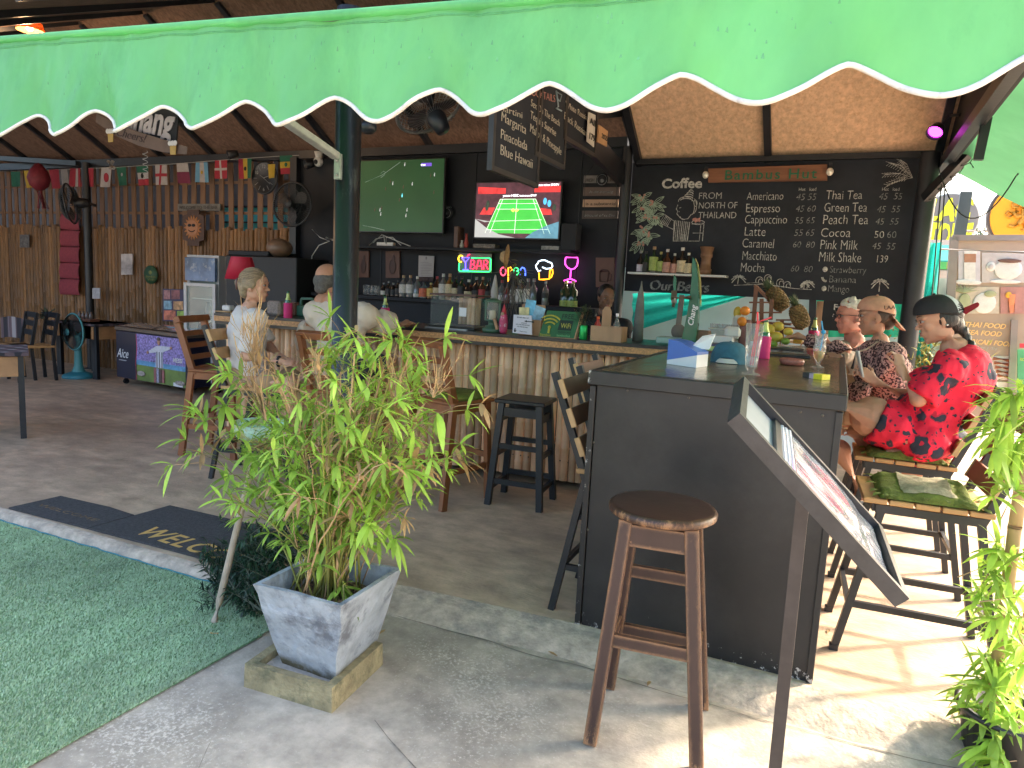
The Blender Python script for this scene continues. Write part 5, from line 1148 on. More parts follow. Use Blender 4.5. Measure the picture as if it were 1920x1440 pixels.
b = MB(); quad(b, [(.02, .80), (.36, .80), (.36, .90), (.02, .93)], .002); quad(b, [(.70, .82), (1, .82), (1, .93), (.70, .92)], .002); quad(b, [(.05, .42), (.2, .42), (.24, .55), (.10, .55)], .002); quad(b, [(.74, .42), (.92, .42), (.9, .52), (.72, .55)], .002); b.build('red_area', em('hall_red', (.50, .03, .03), .3, .35, 18), t)
b = MB(); quad(b, [(.12, .08), (.92, .08), (.72, .70), (.30, .70)], .0015); b.build('court', em('court_green', (.03, .26, .03), .45, .15, 5), t)
b = MB()
for L_ in ([(.13, .08), (.30, .70)], [(.91, .08), (.72, .70)], [(.30, .70), (.72, .70)], [(.19, .08), (.33, .70)], [(.84, .08), (.69, .70)], [(.49, .08), (.50, .70)], [(.28, .62), (.74, .62)], [(.22, .30), (.80, .33)], [(.15, .14), (.88, .16)], [(.26, .52), (.745, .52)]): ln_(b, L_, .002)
b.build('court_line', em('court_white', (.42, .55, .38), .8), t)
b = MB(); quad(b, [(.26, .53), (.745, .53), (.735, .60), (.28, .60)], .0005); b.build('net', em('court_net', (.02, .20, .03), .7), t)
b = MB(); quad(b, [(0, 0), (.50, 0), (.30, .06), (.14, .18), (0, .34)], -.001); quad(b, [(0, .34), (.16, .30), (.3, .31), (.12, .28)], -.0015); b.build('painted_reflection', em('refl_white', (.30, .30, .29), .3), t)  # white reflection laid on the screen as a glowing patch
b = MB(); quad(b, [(.62, 0), (1, 0), (1, .3), (.85, .22), (.70, .1)], -.001); b.build('blue_reflection', em('refl_blue', (.12, .30, .40), .25, .4, 3), t)  # bluish reflection painted over the lower right of the screen
b = MB()
for x_, s_, tx_ in ((.33, .05, 'yonex'), (.43, .05, 'HSBC'), (.53, .04, 'badminton'), (.66, .045, 'BWF')): b.text(tx_, FRONT(scr(b, x_, .745)+V((0, -.001, 0))), s_*.7, .0004)
b.text('true vision SPOTV', FRONT(scr(b, .74, .93)+V((0, -.001, 0))), .03, .0004, off=.01); b.build('lettering', em('scr_text', (.65, .65, .68), .8), t)
b = MB(); c_ = scr(b, .46, .50)+V((0, -.001, 0)); b.prism([c_+V((-.025, 0, 0)), c_+V((0, 0, -.018)), c_+V((.025, 0, 0)), c_+V((0, 0, .018))], (0, .001, 0)); b.prism([c_+V((.014, 0, 0)), c_+V((.04, 0, -.018)), c_+V((.064, 0, 0)), c_+V((.04, 0, .018))], (0, .001, 0)); b.build('court_logo', em('logo_yellow', (.5, .55, .05), .8), t)
b = MB()
for u, v, k in ((.15, .62, 0), (.83, .66, 1), (.88, .62, 1), (.14, .55, 0), (.94, .55, 0)): b.cm = k; b.ball(scr(b, u, v), (.02, .002, .035), 8, 5)
b.build('official', [em('off_dark', (.02, .03, .02), .4), em('off_blue', (.05, .25, .45), .5)], t)
# speakers, bottles and boxes on the shelf
zs = SH.z+.016
def onshelf(nm, x, d, m, label, cat, Y=6.76, bev=.004):
    b = MB(); b.box((0, 0, d[2]/2), d, bev=bev); o = b.build(nm, m); o.location = (P(x, 460, Y=Y).x, Y, zs); return tag(o, label, cat)
onshelf('loudspeaker', 1070, (.16, .16, .26), m_black, 'small black loudspeaker right of the badminton television', 'loudspeaker')
onshelf('loudspeaker', 860, (.05, .14, .22), mat('brown_veneer', (.10, .05, .035), .5), 'narrow brown loudspeaker left of the badminton television', 'loudspeaker')
onshelf('set_top_box', 912, (.26, .12, .045), mat('striped_box', (.12, .10, .08), .5, .7, 40), 'patterned flat box under the badminton television', 'box')
onshelf('power_strip', 724, (.22, .06, .04), mat('strip_white', (.6, .58, .55), .5), 'white power strip on the shelf under the football television', 'power strip')
onshelf('remote_box', 1035, (.2, .09, .04), mat('grey_box', (.25, .25, .24), .5, .4, 40), 'grey remote box right end of the shelf', 'box')
for k, (x, c_, h_) in enumerate(((866, (.5, .48, .42), .08), (874, (.35, .05, .04), .15))):
    b = MB(); b.lathe([(0, 0), (.02, 0), (.025, h_*.3), (.012, h_*.7), (.014, h_), (0, h_)], (P(x, 460, Y=6.74).x, 6.74, zs), 10); tag(b.build('figurine', mat('figurine_' + ('pale', 'red')[k], c_, .6, .3, 40)), ('small pale figurine', 'small red figurine')[k]+' on the shelf between the televisions', 'figurine')
b = MB()
for pts in (((690, 462), (705, 448), (720, 444), (722, 458)), ((700, 455), (716, 440), (735, 448), (770, 462)), ((724, 456), (724, 445), (736, 445), (752, 460))):
    b.tube([P(x, y, Y=6.72) for x, y in pts], .005, 5)
tag(b.build('power_cable', mat('white_cable', (.5, .5, .48), .6)), 'tangled pale cables above the shelf under the football television', 'cable')
b = MB(); b.tube([P(585, 430, Y=6.6), P(600, 445, Y=6.6), P(618, 452, Y=6.6), P(598, 460, Y=6.6), P(585, 480, Y=6.6), P(580, 530, Y=6.6), P(585, 575, Y=6.6)], .006, 5); b.tube([P(612, 446, Y=6.6), P(625, 450, Y=6.6)], .014, 6)
tag(b.build('wall_cable', MATS['white_cable']), 'looped pale cables on the black wall left of the steel post', 'cable')
# small black shirt-like plaque with arched lettering
o = P(838, 398, Y=6.88); bp = thing('round_badge', 'small black badge with arched pale lettering between the televisions', 'badge', o); b = MB(); b.lathe([(0, .004), (.075, .004), (.075, -.004)], o, 20, V((0, -1, 0))); b.build('plate', m_black, bp)
b = MB(); b.text("Jack Daniel's", FRONT(o+V((-.075, -.012, .045))), .028, .001); b.tube([o+V((.05*math.sin(a), -.01, .05*math.cos(a)-.01)) for a in [i*.4 for i in range(17)]], .003, 4); b.text('N7', FRONT(o+V((-.022, -.012, -.025))), .04, .001); b.build('lettering', m_inkd, bp)
# pictures and paper
m_pic = mat('picture_brown', (.13, .062, .045), .6, .12, 6)
for x0, y0, x1, y1, lab in ((671, 471, 691, 520, 'brown bottle picture half hidden behind the steel post'), (723, 471, 749, 521, 'brown picture of a bottle left of the white paper'), (1117, 483, 1152, 538, 'brown picture of a glass right of the neon wine glass')):
    a = P(x0, y1, Y=6.9); root = thing('bottle_picture', lab, 'picture', a, group='brown drink pictures on the screen wall')
    b = MB(); b.prism([P(x0, y1, Y=6.9), P(x1, y1, Y=6.9), P(x1, y0, Y=6.9), P(x0, y0, Y=6.9)], (0, .02, 0)); b.build('print', m_pic, root)
    b = MB(); c = P((x0+x1)/2, (y0+y1)/2+4, Y=6.895); wd = P(x1, y0, Y=6.9).x-P(x0, y0, Y=6.9).x; ht = P(x0, y0, Y=6.9).z-P(x0, y1, Y=6.9).z
    if x0 < 1000: b.ball(c, (wd*.25, .004, ht*.28), 10, 8); b.ball(c+V((.01, 0, ht*.3)), (wd*.1, .004, ht*.14), 8, 6)
    else: b.tube([c+V((wd*x, 0, ht*z)) for x, z in ((-.28, .1), (-.25, -.25), (.15, -.25), (.18, .1), (-.28, .1), (-.1, .16), (.12, .14), (.2, .08))], .006, 5); b.tube([c+V((wd*.17, 0, ht*.05)), c+V((wd*.34, 0, 0)), c+V((wd*.32, 0, -ht*.2)), c+V((wd*.15, 0, -ht*.2))], .005, 5)
    b.build('drink_motif', mat('picture_dark', (.065, .03, .025), .6), root)
root = thing('licence_paper', 'white printed paper pinned above the diamond labelled bottles', 'paper', P(799, 528, Y=6.9))
b = MB(); b.prism([P(784, 527, Y=6.9), P(812, 528, Y=6.9), P(814, 480, Y=6.9), P(785, 479, Y=6.9)], (0, .004, 0)); b.build('sheet', mat('paper_grey', (.40, .37, .37), .8, .05), root)
b = MB()
for k in range(9): b.bar(P(789, 492+k*3, Y=6.897), P(789+(20 if k % 3 else 14), 492+k*3, Y=6.897), .002, .004)
b.ball(P(799, 484, Y=6.897), (.012, .002, .018), 8, 5); b.build('print_line', mat('print_faint', (.26, .24, .24), .8), root)
b = MB(); b.prism([P(784, 527, Y=6.896), P(812, 528, Y=6.896), P(812, 519, Y=6.896), P(784, 519, Y=6.896)], (0, .002, 0)); b.ball(P(798, 523, Y=6.893), (.05, .002, .022), 8, 5); b.build('dark_footer', mat('footer_dark', (.06, .03, .03), .7), root)
# neon signs (lit)
def neon(nm, c, e=3.): return mat('neon_'+nm, c, .4, 0, emit=e*.5)
def tubepx(b, pts, r=.007, Y=6.84): b.tube([P(x, y, Y=Y) for x, y in pts], r, 6)
def ring(cx_, cy_, rx, ry, a0=0, a1=6.2832, n_=22): return [(cx_+rx*math.cos(a0+(a1-a0)*i/n_), cy_+ry*math.sin(a0+(a1-a0)*i/n_)) for i in range(n_+1)]
nb_ = thing('neon_bar_sign', 'lit neon sign reading BAR with a cocktail glass and green frame', 'neon sign', P(890, 512, Y=6.87))
b = MB(); b.prism([P(859, 512, Y=6.88), P(922, 512, Y=6.88), P(922, 476, Y=6.88), P(860, 474, Y=6.88)], (0, .006, 0)); b.build('backing', mat('clear_backing', (.10, .10, .105), .2), nb_)
b = MB(); tubepx(b, [(884, 483.5), (918, 484), (920, 486), (919.5, 507), (917, 509.5), (862, 508.5), (860.5, 506), (861, 493)]); b.build('green_tube', neon('green', (.02, .75, .15), 1.6), nb_)
b = MB(); tubepx(b, ring(864, 485, 4.5, 6, 1.2, 5.6)); b.build('yellow_tube', neon('yellow', (.85, .55, .02), 1.6), nb_)
b = MB(); tubepx(b, [(866, 483), (880, 483), (872.5, 492), (866, 483)]); tubepx(b, [(872.8, 492), (873, 505)]); tubepx(b, [(868, 505.5), (878, 505.5)]); b.build('violet_tube', neon('violet', (.10, .07, .9), 1.8), nb_)
b = MB(); tubepx(b, [(883, 488), (882, 504), (888, 504), (890.5, 500), (888, 496), (883, 496), (888, 495), (890, 491), (888, 488), (883, 488)], .006); tubepx(b, [(893, 505), (897, 488), (901, 488), (904, 505)], .006); tubepx(b, [(895, 499), (902, 499)], .006); tubepx(b, [(907, 505), (907, 488), (912, 488), (915, 491.5), (912, 496), (907, 496), (911, 497), (915, 505)], .006); tubepx(b, [(876, 481), (878, 478), (881, 477)], .006); b.build('red_tube', neon('red', (.85, .02, .06), 1.7), nb_)
no_ = thing('neon_open_sign', 'lit multicoloured neon open sign behind the dry twigs', 'neon sign', P(962, 512, Y=6.87))
for nm, pts, c_ in (('red_tube', ring(943.5, 509, 5, 7.5), (.7, .05, .1)), ('orange_tube', [(953, 528), (953, 502), (957, 501), (960, 505), (957, 511), (953, 512)], (.9, .35, .02)), ('green_tube', ring(968, 509, 4.5, 6.5, .2, 5.8)[::1] + [(972, 508), (964, 509)], (.05, .75, .2)), ('blue_tube', [(976, 516), (976, 505), (979, 501.5), (983, 503), (985, 508), (985, 517)], (.06, .12, .95))):
    b = MB(); tubepx(b, pts, .0075); b.build(nm, neon('open_'+nm, c_, 1.5), no_)
nm_ = thing('neon_beer_mug', 'lit neon beer mug with white foam and orange glass', 'neon sign', P(1022, 524, Y=6.87))
b = MB(); tubepx(b, [(1014, 507), (1009.5, 509), (1006, 503), (1004.5, 498), (1008, 494), (1010, 490), (1016, 488), (1022, 488), (1028, 491), (1034, 493), (1036, 499), (1033, 503), (1024, 504), (1017, 501)]); b.build('foam_tube', neon('white', (.65, .8, .95), 1.3), nm_)
b = MB(); tubepx(b, [(1010.5, 511), (1011, 524), (1020, 524), (1030, 523), (1031, 507)]); tubepx(b, [(1031, 507), (1036, 505), (1036.5, 512), (1033.5, 520), (1030.5, 521)]); b.build('mug_tube', neon('amber', (.95, .33, .01), 1.6), nm_)
nw_ = thing('neon_wine_glass', 'lit pink neon wine glass outline on the black wall', 'neon sign', P(1070, 530, Y=6.87))
b = MB(); tubepx(b, [(1061, 482.5), (1083, 483), (1083.5, 490), (1082, 498), (1077, 503.5), (1071, 505), (1064.5, 502), (1060, 496), (1059.5, 489), (1061, 482.5)]); tubepx(b, [(1070.5, 505), (1069, 524)]); tubepx(b, [(1057.5, 526), (1064, 524), (1070, 523), (1076, 525), (1080, 527), (1076, 529.5), (1066, 529), (1057.5, 526)]); b.build('glass_tube', neon('pink', (.85, .05, .55), 1.7), nw_)
# hanging quote plaques
YQ = 6.86
hq = thing('hanging_plaque', 'four hanging wooden plaques with coffee lettering and a round emblem', 'plaque', P(1128, 330, Y=YQ))
for x0, y0, x1, y1, m in ((1094, 329, 1163, 343, mat('plaque_grey', (.17, .155, .15), .7, .2, 8)), (1093, 351, 1162, 367, mat('plaque_brown', (.12, .085, .075), .7, .2, 8)), (1092, 374, 1160, 388, mat('plaque_tan', (.40, .26, .18), .7, .15, 8)), (1091, 395, 1159, 410, mat('plaque_dark', (.075, .058, .055), .7, .2, 8))):
    b = MB(); b.prism([P(x0, y1, Y=YQ), P(x1-1, y1, Y=YQ), P(x1, y0, Y=YQ), P(x0+1, y0, Y=YQ)], (0, .012, 0)); b.build('board', m, hq)
b = MB(); c = P(1129, 337, Y=YQ-.006); b.lathe([(0, .004), (.06, .004), (.062, 0)], c, 22, V((0, -1, 0))); b.build('emblem', m_black, hq)
b = MB(); b.tube([c+V((.05*math.cos(a), -.006, .05*math.sin(a))) for a in [i*.35 for i in range(19)]], .003, 4); b.ball(c+V((0, -.006, -.01)), (.022, .003, .018), 8, 5); b.build('emblem_mark', m_inkd, hq)
b = MB(); wr(b, 'FRESH', 1098, 341, 6, 1114, bold=.01, Y=YQ); wr(b, 'BREWED', 1143, 340, 6, 1160, bold=.01, Y=YQ); wr(b, 'is a substantial', 1098, 385, 6, 1155, bold=.0, Y=YQ); b.build('lettering', mat('plaque_ink', (.05, .035, .03), .8), hq)
b = MB(); wr(b, 'amount of coffee', 1095, 406, 5, 1153, shear=.3, Y=YQ); wr(b, 'In the morning', 1105, 362, 5, 1150, shear=.3, Y=YQ); b.build('lettering', m_inkd, hq)
b = MB()
for x in (1097, 1157): b.tube([P(x, 330, Y=YQ), P(x-2, 408, Y=YQ)], .003, 4)
b.tube([P(1097, 330, Y=YQ), P(1125, 295, Y=YQ), P(1160, 330, Y=YQ)], .003, 4); b.build('cord', MATS['black_cable'], hq)
# ================================================================ COCKTAIL BOARDS under the truss
XB = -1.93
def side(o): return basis(V(o), V((0, 1, 0)), V((0, 0, 1)), V((1, 0, 0)))
def ws(mb, txt, x, y, h, x2, y2, off=-.01, shear=0.):
    o = P(x, y, X=XB); e = P(x2, y2, X=XB); s = (P(x, y-h, X=XB)-o).length/.7; t = MB(); t.text(txt, Matrix.Identity(4), 1, 0, off=off); w = max(q[0] for q in t.v)*s
    d = e-o; d.x = 0; L_ = d.length; d.normalize(); up = V((0, -d.z, d.y)); mb.text(txt, basis(V((XB+.004, o.y, o.z)), d, up, V((1, 0, 0))), s, .001, off=off, sx=L_/w)
m_frame = mat('board_frame', (.03, .028, .028), .5, .25, 9)
for (bl_, brr, ztop_, lines, lab) in (
    (P(923, 318, X=XB), P(1007, 345, X=XB), 2.88, (('Martini', 932, 205, 13, 978, 222), ('Margarita', 938, 226, 19, 985, 252), ('Pinacolada', 937, 259, 19, 987, 282), ('Blue Hawaii', 936, 289, 20, 997, 316)), 'nearest cocktail chalkboard listing Margarita to Blue Hawaii'),
    (P(1004, 292, X=XB), P(1057, 309, X=XB), 2.95, (('COCKTAILS', 988, 177, 15, 1040, 192), ('Sex On The Beach', 994, 198, 14, 1048, 237), ('Tequila Sunrise', 993, 221, 15, 1041, 256), ('Malibu & Pineapple', 992, 246, 16, 1051, 291)), 'middle cocktail chalkboard listing Tequila Sunrise'),
    (P(1058, 258, X=XB), P(1115, 290, X=XB), 3.0, (('White Russian', 1059, 200, 12, 1103, 228), ('Black Russian', 1056, 222, 14, 1098, 256)), 'farthest cocktail chalkboard listing two Russian drinks')):
    zb_ = (bl_.z+brr.z)/2; t = thing('cocktail_board', lab, 'chalkboard', ((XB), (bl_.y+brr.y)/2, ztop_), group='cocktail boards')
    b = MB(); b.box((XB-.012, (bl_.y+brr.y)/2, (zb_+ztop_)/2), (.02, brr.y-bl_.y, ztop_-zb_)); b.build('board', m_chalk, t)
    b = MB()
    for y_ in (bl_.y, brr.y): b.box((XB-.012, y_, (zb_+ztop_)/2), (.035, .03, ztop_-zb_+.03))
    b.box((XB-.012, (bl_.y+brr.y)/2, zb_), (.034, brr.y-bl_.y-.03, .03)); b.build('frame', m_frame, t)
    b = MB(); bp_ = MB()
    for L_ in lines: ws(bp_ if L_[0] == 'COCKTAILS' else b, *L_)
    b.build('lettering', mat('chalk_cream', (.50, .45, .36), .9, .2, 60), t)
    if bp_.v:
        bp_.build('lettering', m_pink, t)
        b = MB(); b.tube([P(x, y, X=XB+.006) for x, y in ((1043, 170), (1045, 185), (1047, 200), (1043, 203), (1053, 208))], .006, 5); b.tube([P(x, y, X=XB+.006) for x, y in ((1043, 172), (1053, 178), (1050, 190), (1046, 186))], .005, 5); b.build('glass_drawing', mat('chalk_blue', (.25, .33, .36), .9), t)
ap = thing('price_sign', 'white all 179 price sign beside the cocktail boards', 'sign', P(1110, 240, X=XB)); b = MB(); b.prism([P(1101, 265, X=XB+.03), P(1114, 276, X=XB+.03), P(1117, 216, X=XB+.03), P(1104, 210, X=XB+.03)], (-.008, 0, 0)); b.build('card', mat('card_white', (.6, .57, .5), .7), ap)
XB += .032; b = MB(); ws(b, 'All', 1105, 231, 12, 1115, 238, .01); ws(b, '179', 1103, 259, 12, 1114, 266, .01); b.build('lettering', m_print, ap)
a2 = thing('number_sign', 'tan wooden sign reading 2025 beside the white price sign', 'sign', P(1130, 255, X=XB)); b = MB(); b.prism([P(1121, 266, X=XB+.01), P(1138, 275, X=XB+.01), P(1140, 246, X=XB+.01), P(1124, 234, X=XB+.01)], (-.012, 0, 0)); b.build('card', mat('card_tan', (.52, .30, .15), .7, .15), a2)
XB += .008; b = MB(); ws(b, '2025', 1127, 258, 9, 1138, 265, .015); b.build('lettering', m_print, a2)
# ================================================================ SEATING
m_ply = mat('seat_wood', (.46, .25, .10), .5, .2, 7, stretch=(.3, 1, 1), bump=.05)
m_back = mat('backrest_wood', (.20, .075, .035), .42, .25, 7, stretch=(1, .3, 1), bump=.05)
m_endw = mat('cut_wood', (.50, .30, .14), .6, .15, 12)
m_frm = mat('chair_steel', (.016, .017, .02), .4, .3, 8, spec=.5, col2=(.10, .09, .08), c2=(.68, .75), s2=30)
m_cush = mat('olive_cushion', (.17, .20, .035), .9, .3, 25, bump=.4, bscale=140, col2=(.08, .10, .02), c2=(.5, .7), s2=9)
m_weave = mat('woven_cushion', (.42, .36, .25), .9, .25, 60, bump=.5, bscale=200)
def bar_chair(loc, rz, label, cushion=None, group='black steel bar chairs with wooden slats', slat=m_back):
    "seat faces local -X; backrest on +X; width along Y"
    t = thing('bar_chair', label, 'bar chair', loc, rz, group)
    T = Matrix.Translation(V(loc)) @ Matrix.Rotation(rz, 4, 'Z')
    def mb(): b = MB(); b.X = T; return b
    sz = .70; fw, rw = .19, .20
    for s in (-1, 1):
        b = mb(); b.bar((-.30, s*(fw+.02), 0), (-.17, s*.175, sz-.03), .03, .03); b.box((-.30, s*(fw+.02), .012), (.036, .036, .024)); b.build('leg', m_frm, t)
        b = mb(); b.bar((.31, s*(rw+.01), 0), (.19, s*.185, sz-.05), .03, .03); b.bar((.19, s*.185, sz-.055), (.37, s*.185, 1.13), .03, .032, (1, 0, 0)); b.build('leg', m_frm, t)
    b = mb()
    for s in (-1, 1): b.bar((-.2, s*.19, sz-.045), (.2, s*.19, sz-.045), .022, .035); b.bar((-.263, s*.2, .22), (.275, s*.2, .22), .022, .028)
    for x in (-.2, .2): b.bar((x, -.18, sz-.046), (x, .18, sz-.046), .022, .034)
    for z in (.22, .40): b.bar((-.262+.15*(z-.22)*1.1, -.19, z), (-.262+.15*(z-.22)*1.1, .19, z), .02, .026)
    b.bar((.26, -.19, .24), (.26, .19, .24), .02, .026); b.build('rail', m_frm, t)
    for k in range(5): b = mb(); b.box((-.205+.098*k, 0, sz-.012), (.09, .42, .022), bev=.003); b.build('seat_slat', m_ply, t)
    for k, z in enumerate((.80, .93, 1.06)):
        x = .19+.18*(z-sz+.055)/.485
        b = mb(); b.box((x-.026, 0, z), (.02, .40, .085), Euler((0, .39, 0)), .003); bs_ = b.build('back_slat', slat, t)
        b = mb()
        for s in (-1, 1): b.box((x-.026, s*.2065, z), (.026, .013, .09), Euler((0, .39, 0)), .002)
        b.build('slat_end', m_endw, bs_)
    return t, T
def cushion(T, label, m=m_cush, m2=m_weave, z=.70, sx=.38, sy=.40):
    b = MB(); b.X = T; random.seed(hash(label) % 1000)
    off = random.random()*9
    def f(u, v, top):
        x = (u-.5)*sx; y = (v-.5)*sy; e = max(0, (1-abs(2*u-1)**4)*(1-abs(2*v-1)**4))**.5
        n1 = noise.noise(V((x*7+off, y*7, 1)))*.028+noise.noise(V((x*20+off, y*30, 5)))*.013
        return (x+.01*noise.noise(V((y*9, off, 2))), y+.01*noise.noise(V((x*9, off, 3))), z+(.004+.045*e+n1*e if top else .002))
    b.sheet(lambda u, v: f(u, v, True), 26, 26); b.sheet(lambda u, v: f(1-u, v, False), 6, 6)
    for i in range(len(b.f)):
        c = b.v[b.f[i][0]]; 
    o = b.build('seat_cushion', m); tag(o, label, 'cushion')
    b = MB(); b.X = T
    b.sheet(lambda u, v: V(f(.24+.52*u, .06+.88*v, True))+V((0, 0, .004)), 16, 20); b.build('woven_panel', m2, o)
    b = MB(); b.X = T
    for k in range(26):
        u = random.choice((.02, .98)); v = random.random()
        if k % 2: u, v = random.random(), random.choice((.02, .98))
        p = V(f(u, v, True)); b.ct = random.random(); leaf(b, p, V((u-.5, v-.5, .25)), .05, .014, .8, 3)
    b.build('frill', m, o)
    return o
ch1, T1 = bar_chair((.41, 3.52, 0), .06, 'nearest bar chair right of the island with a rumpled olive cushion')
cushion(T1, 'rumpled olive and straw cushion on the empty nearest chair')
ch2, T2 = bar_chair((.40, 4.42, 0), .02, 'bar chair under the woman in the red shirt')
cushion(T2, 'olive cushion under the woman in the red shirt')
ch3, T3 = bar_chair((.40, 5.25, 0), .0, 'bar chair under the woman in the leopard blouse')
ch4, T4 = bar_chair((-.80, 3.23, 0), math.pi+.03, 'bar chair tucked in left of the island, nearest the viewer', slat=mat('grey_brown_slat', (.10, .06, .04), .5, .25, 7))
ch5, T5 = bar_chair((-.98, 3.95, 0), math.pi-.05, 'bar chair tucked in left of the island, behind the nearest one', slat=m_back)
cushion(T5, 'olive cushion bulging from the second chair left of the island')
# pale printed strip on the top slat of the far tucked chair
# ---- square black stool at the bar
def stool_sq(x, y, rz, label):
    t = thing('square_stool', label, 'stool', (x, y, 0), rz); T = Matrix.Translation(V((x, y, 0))) @ Matrix.Rotation(rz, 4, 'Z'); m = mat('black_wood', (.016, .017, .02), .38, .3, 7, stretch=(1, 1, .2), spec=.5)
    b = MB(); b.X = T; b.box((0, 0, .735), (.36, .32, .028), bev=.006); b.build('seat', m, t)
    for sx in (-1, 1):
        for sy in (-1, 1): b = MB(); b.X = T; b.bar((sx*.19, sy*.17, 0), (sx*.135, sy*.12, .722), .042, .042, (0, 1, 0)); b.build('leg', m, t)
    b = MB(); b.X = T
    for z, k in ((.66, .138), (.40, .158), (.17, .175)):
        for s in (-1, 1):
            if z != .40: b.bar((-k, s*k*.88, z), (k, s*k*.88, z), .024, .06 if z > .6 else .036)
            b.bar((s*k, -k*.88, z-.04), (s*k, k*.88, z-.04), .024, .055 if z > .6 else .034)
    for s in (-1, 1): b.bar((-.158, s*.139, .42), (.158, s*.139, .42), .022, .034)
    b.build('stretcher', m, t); return t
q = P(950, 945, Z=0); stool_sq(-1.93, 4.50, .10, 'black square wooden stool in front of the bamboo bar')
# ---- reddish wooden bar chairs
m_red = mat('reddish_wood', (.25, .085, .03), .42, .28, 6, stretch=(1, 1, .25), bump=.05, spec=.5)
def wood_chair(x, y, rz, label, cush=False, h=1.12, arms=False, m=m_red):
    "faces local +X; back at -X"
    t = thing('wooden_bar_chair', label, 'bar chair', (x, y, 0), rz, 'reddish wooden bar chairs'); T = Matrix.Translation(V((x, y, 0))) @ Matrix.Rotation(rz, 4, 'Z')
    def mb(): b = MB(); b.X = T; return b
    sz = .72
    for s in (-1, 1):
        b = mb(); b.bar((.20, s*.21, 0), (.17, s*.19, sz-.02), .036, .045, (1, 0, 0)); b.build('leg', m, t)
        b = mb(); b.bar((-.26, s*.21, 0), (-.17, s*.19, sz), .036, .048, (1, 0, 0)); b.build('leg', m, t)
        b = mb(); b.bar((-.155, s*.19, sz-.04), (-.30, s*.19, h), .034, .05, (1, 0, 0)); b.build('back_post', m, t)
    b = mb()
    for s in (-1, 1):
        b.bar((-.225, s*.2, .25), (.19, s*.2, .25), .022, .04); b.bar((-.18, s*.19, sz-.045), (.19, s*.19, sz-.045), .024, .06)
    for x_ in (-.23, .19): b.bar((x_, -.19, .32), (x_, .19, .32), .022, .04)
    for x_ in (-.165, .18): b.bar((x_, -.18, sz-.046), (x_, .18, sz-.046), .024, .058)
    b.build('stretcher', m, t)
    b = mb(); b.box((.015, 0, sz-.005), (.42, .44, .026), bev=.008); b.build('seat', m, t)
    n = 5
    for k in range(n):
        f = .14+.86*k/(n-1); x_ = -.155-.145*f; z = sz-.04+(h-sz+.04)*f
        b = mb(); b.box((x_+.02, 0, z-.02 if k < n-1 else z), (.018 if k < n-1 else .05, .36 if k < n-1 else .45, .045 if k < n-1 else .05), Euler((0, -.34, 0)), .003); b.build('back_slat', m, t)
    return t, T
# near the bar: the man's chair, its neighbour, one at the left end
wood_chair(-3.17, 4.10, math.pi/2+.12, 'wooden bar chair under the man in the beige shirt')
t_, T_ = wood_chair(-2.42, 4.30, math.pi/2-.25, 'empty wooden bar chair between the man and the black stool')
b = MB(); b.X = T_; b.lathe([(0, .725), (.2, .725), (.205, .745), (.18, .768), (0, .772)], (.03, 0, 0), 26); tag(b.build('round_cushion', m_cush), 'flat round olive cushion on the wooden chair next to the man', 'cushion')
q = P(385, 850, Z=0); wood_chair(q.x+.09, q.y+.12, .30, 'leftmost wooden bar chair, turned sideways before the fridge')
# chair of the woman in white: black steel with pale slats
q = P(425, 885, Z=0)
chw, Tw = bar_chair((q.x+.28, q.y+.1, 0), math.pi+.30, 'bar chair with pale slats under the woman in the white shirt', slat=m_ply)
# ---- round worn stool in front
m_worn = mat('worn_brown_paint', (.05, .024, .018), .42, .22, 7, stretch=(1, 1, .3), bump=.06, spec=.5)
nn = m_worn.node_tree.nodes; ll = m_worn.node_tree.links; bs = nn['Principled BSDF']; src = bs.inputs['Base Color'].links[0].from_socket
ge = nn.new('ShaderNodeNewGeometry'); bvn = nn.new('ShaderNodeBevel'); bvn.inputs['Radius'].default_value = .022; bvn.samples = 4
dt_ = nn.new('ShaderNodeVectorMath'); dt_.operation = 'DOT_PRODUCT'; ll.new(bvn.outputs[0], dt_.inputs[0]); ll.new(ge.outputs['Normal'], dt_.inputs[1])
nz = nn.new('ShaderNodeTexNoise'); nz.inputs['Scale'].default_value = 24; nz.inputs['Detail'].default_value = 10; nz.inputs['Roughness'].default_value = .8; tcn = nn.new('ShaderNodeTexCoord'); mpn = nn.new('ShaderNodeMapping'); mpn.inputs['Scale'].default_value = (1, 1, .45); ll.new(tcn.outputs['Object'], mpn.inputs[0]); ll.new(mpn.outputs[0], nz.inputs[0])
ml = nn.new('ShaderNodeMath'); ml.operation = 'MULTIPLY_ADD'; ml.inputs[1].default_value = -1.8; ml.inputs[2].default_value = 1.8; ll.new(dt_.outputs['Value'], ml.inputs[0])
ad = nn.new('ShaderNodeMath'); ad.operation = 'ADD'; ll.new(nz.outputs[0], ad.inputs[1])
mrn = nn.new('ShaderNodeMapRange'); mrn.inputs[1].default_value = .70; mrn.inputs[2].default_value = .74; ll.new(ad.outputs[0], mrn.inputs[0])
mxn = nn.new('ShaderNodeMix'); mxn.data_type = 'RGBA'; ll.new(mrn.outputs[0], mxn.inputs[0]); ll.new(src, mxn.inputs[6]); mxn.inputs[7].default_value = (.33, .17, .08, 1); ll.new(mxn.outputs[2], bs.inputs['Base Color'])
FL = [P(1106, 1396, Z=-.05), P(1306, 1446, Z=-.05), P(1142, 1290, Z=-.05)]; FL.append(FL[1]+FL[2]-FL[0])
cen = sum(FL, V((0, 0, 0)))/4; d = ray(1243, 946); hd = math.hypot(cen.x, cen.y); k_ = hd/math.hypot(d.x, d.y); SC = EYE+d*k_
rs_ = thing('round_stool', 'tall dark brown stool with round scuffed seat and worn leg edges', 'stool', (cen.x, cen.y, -.05))
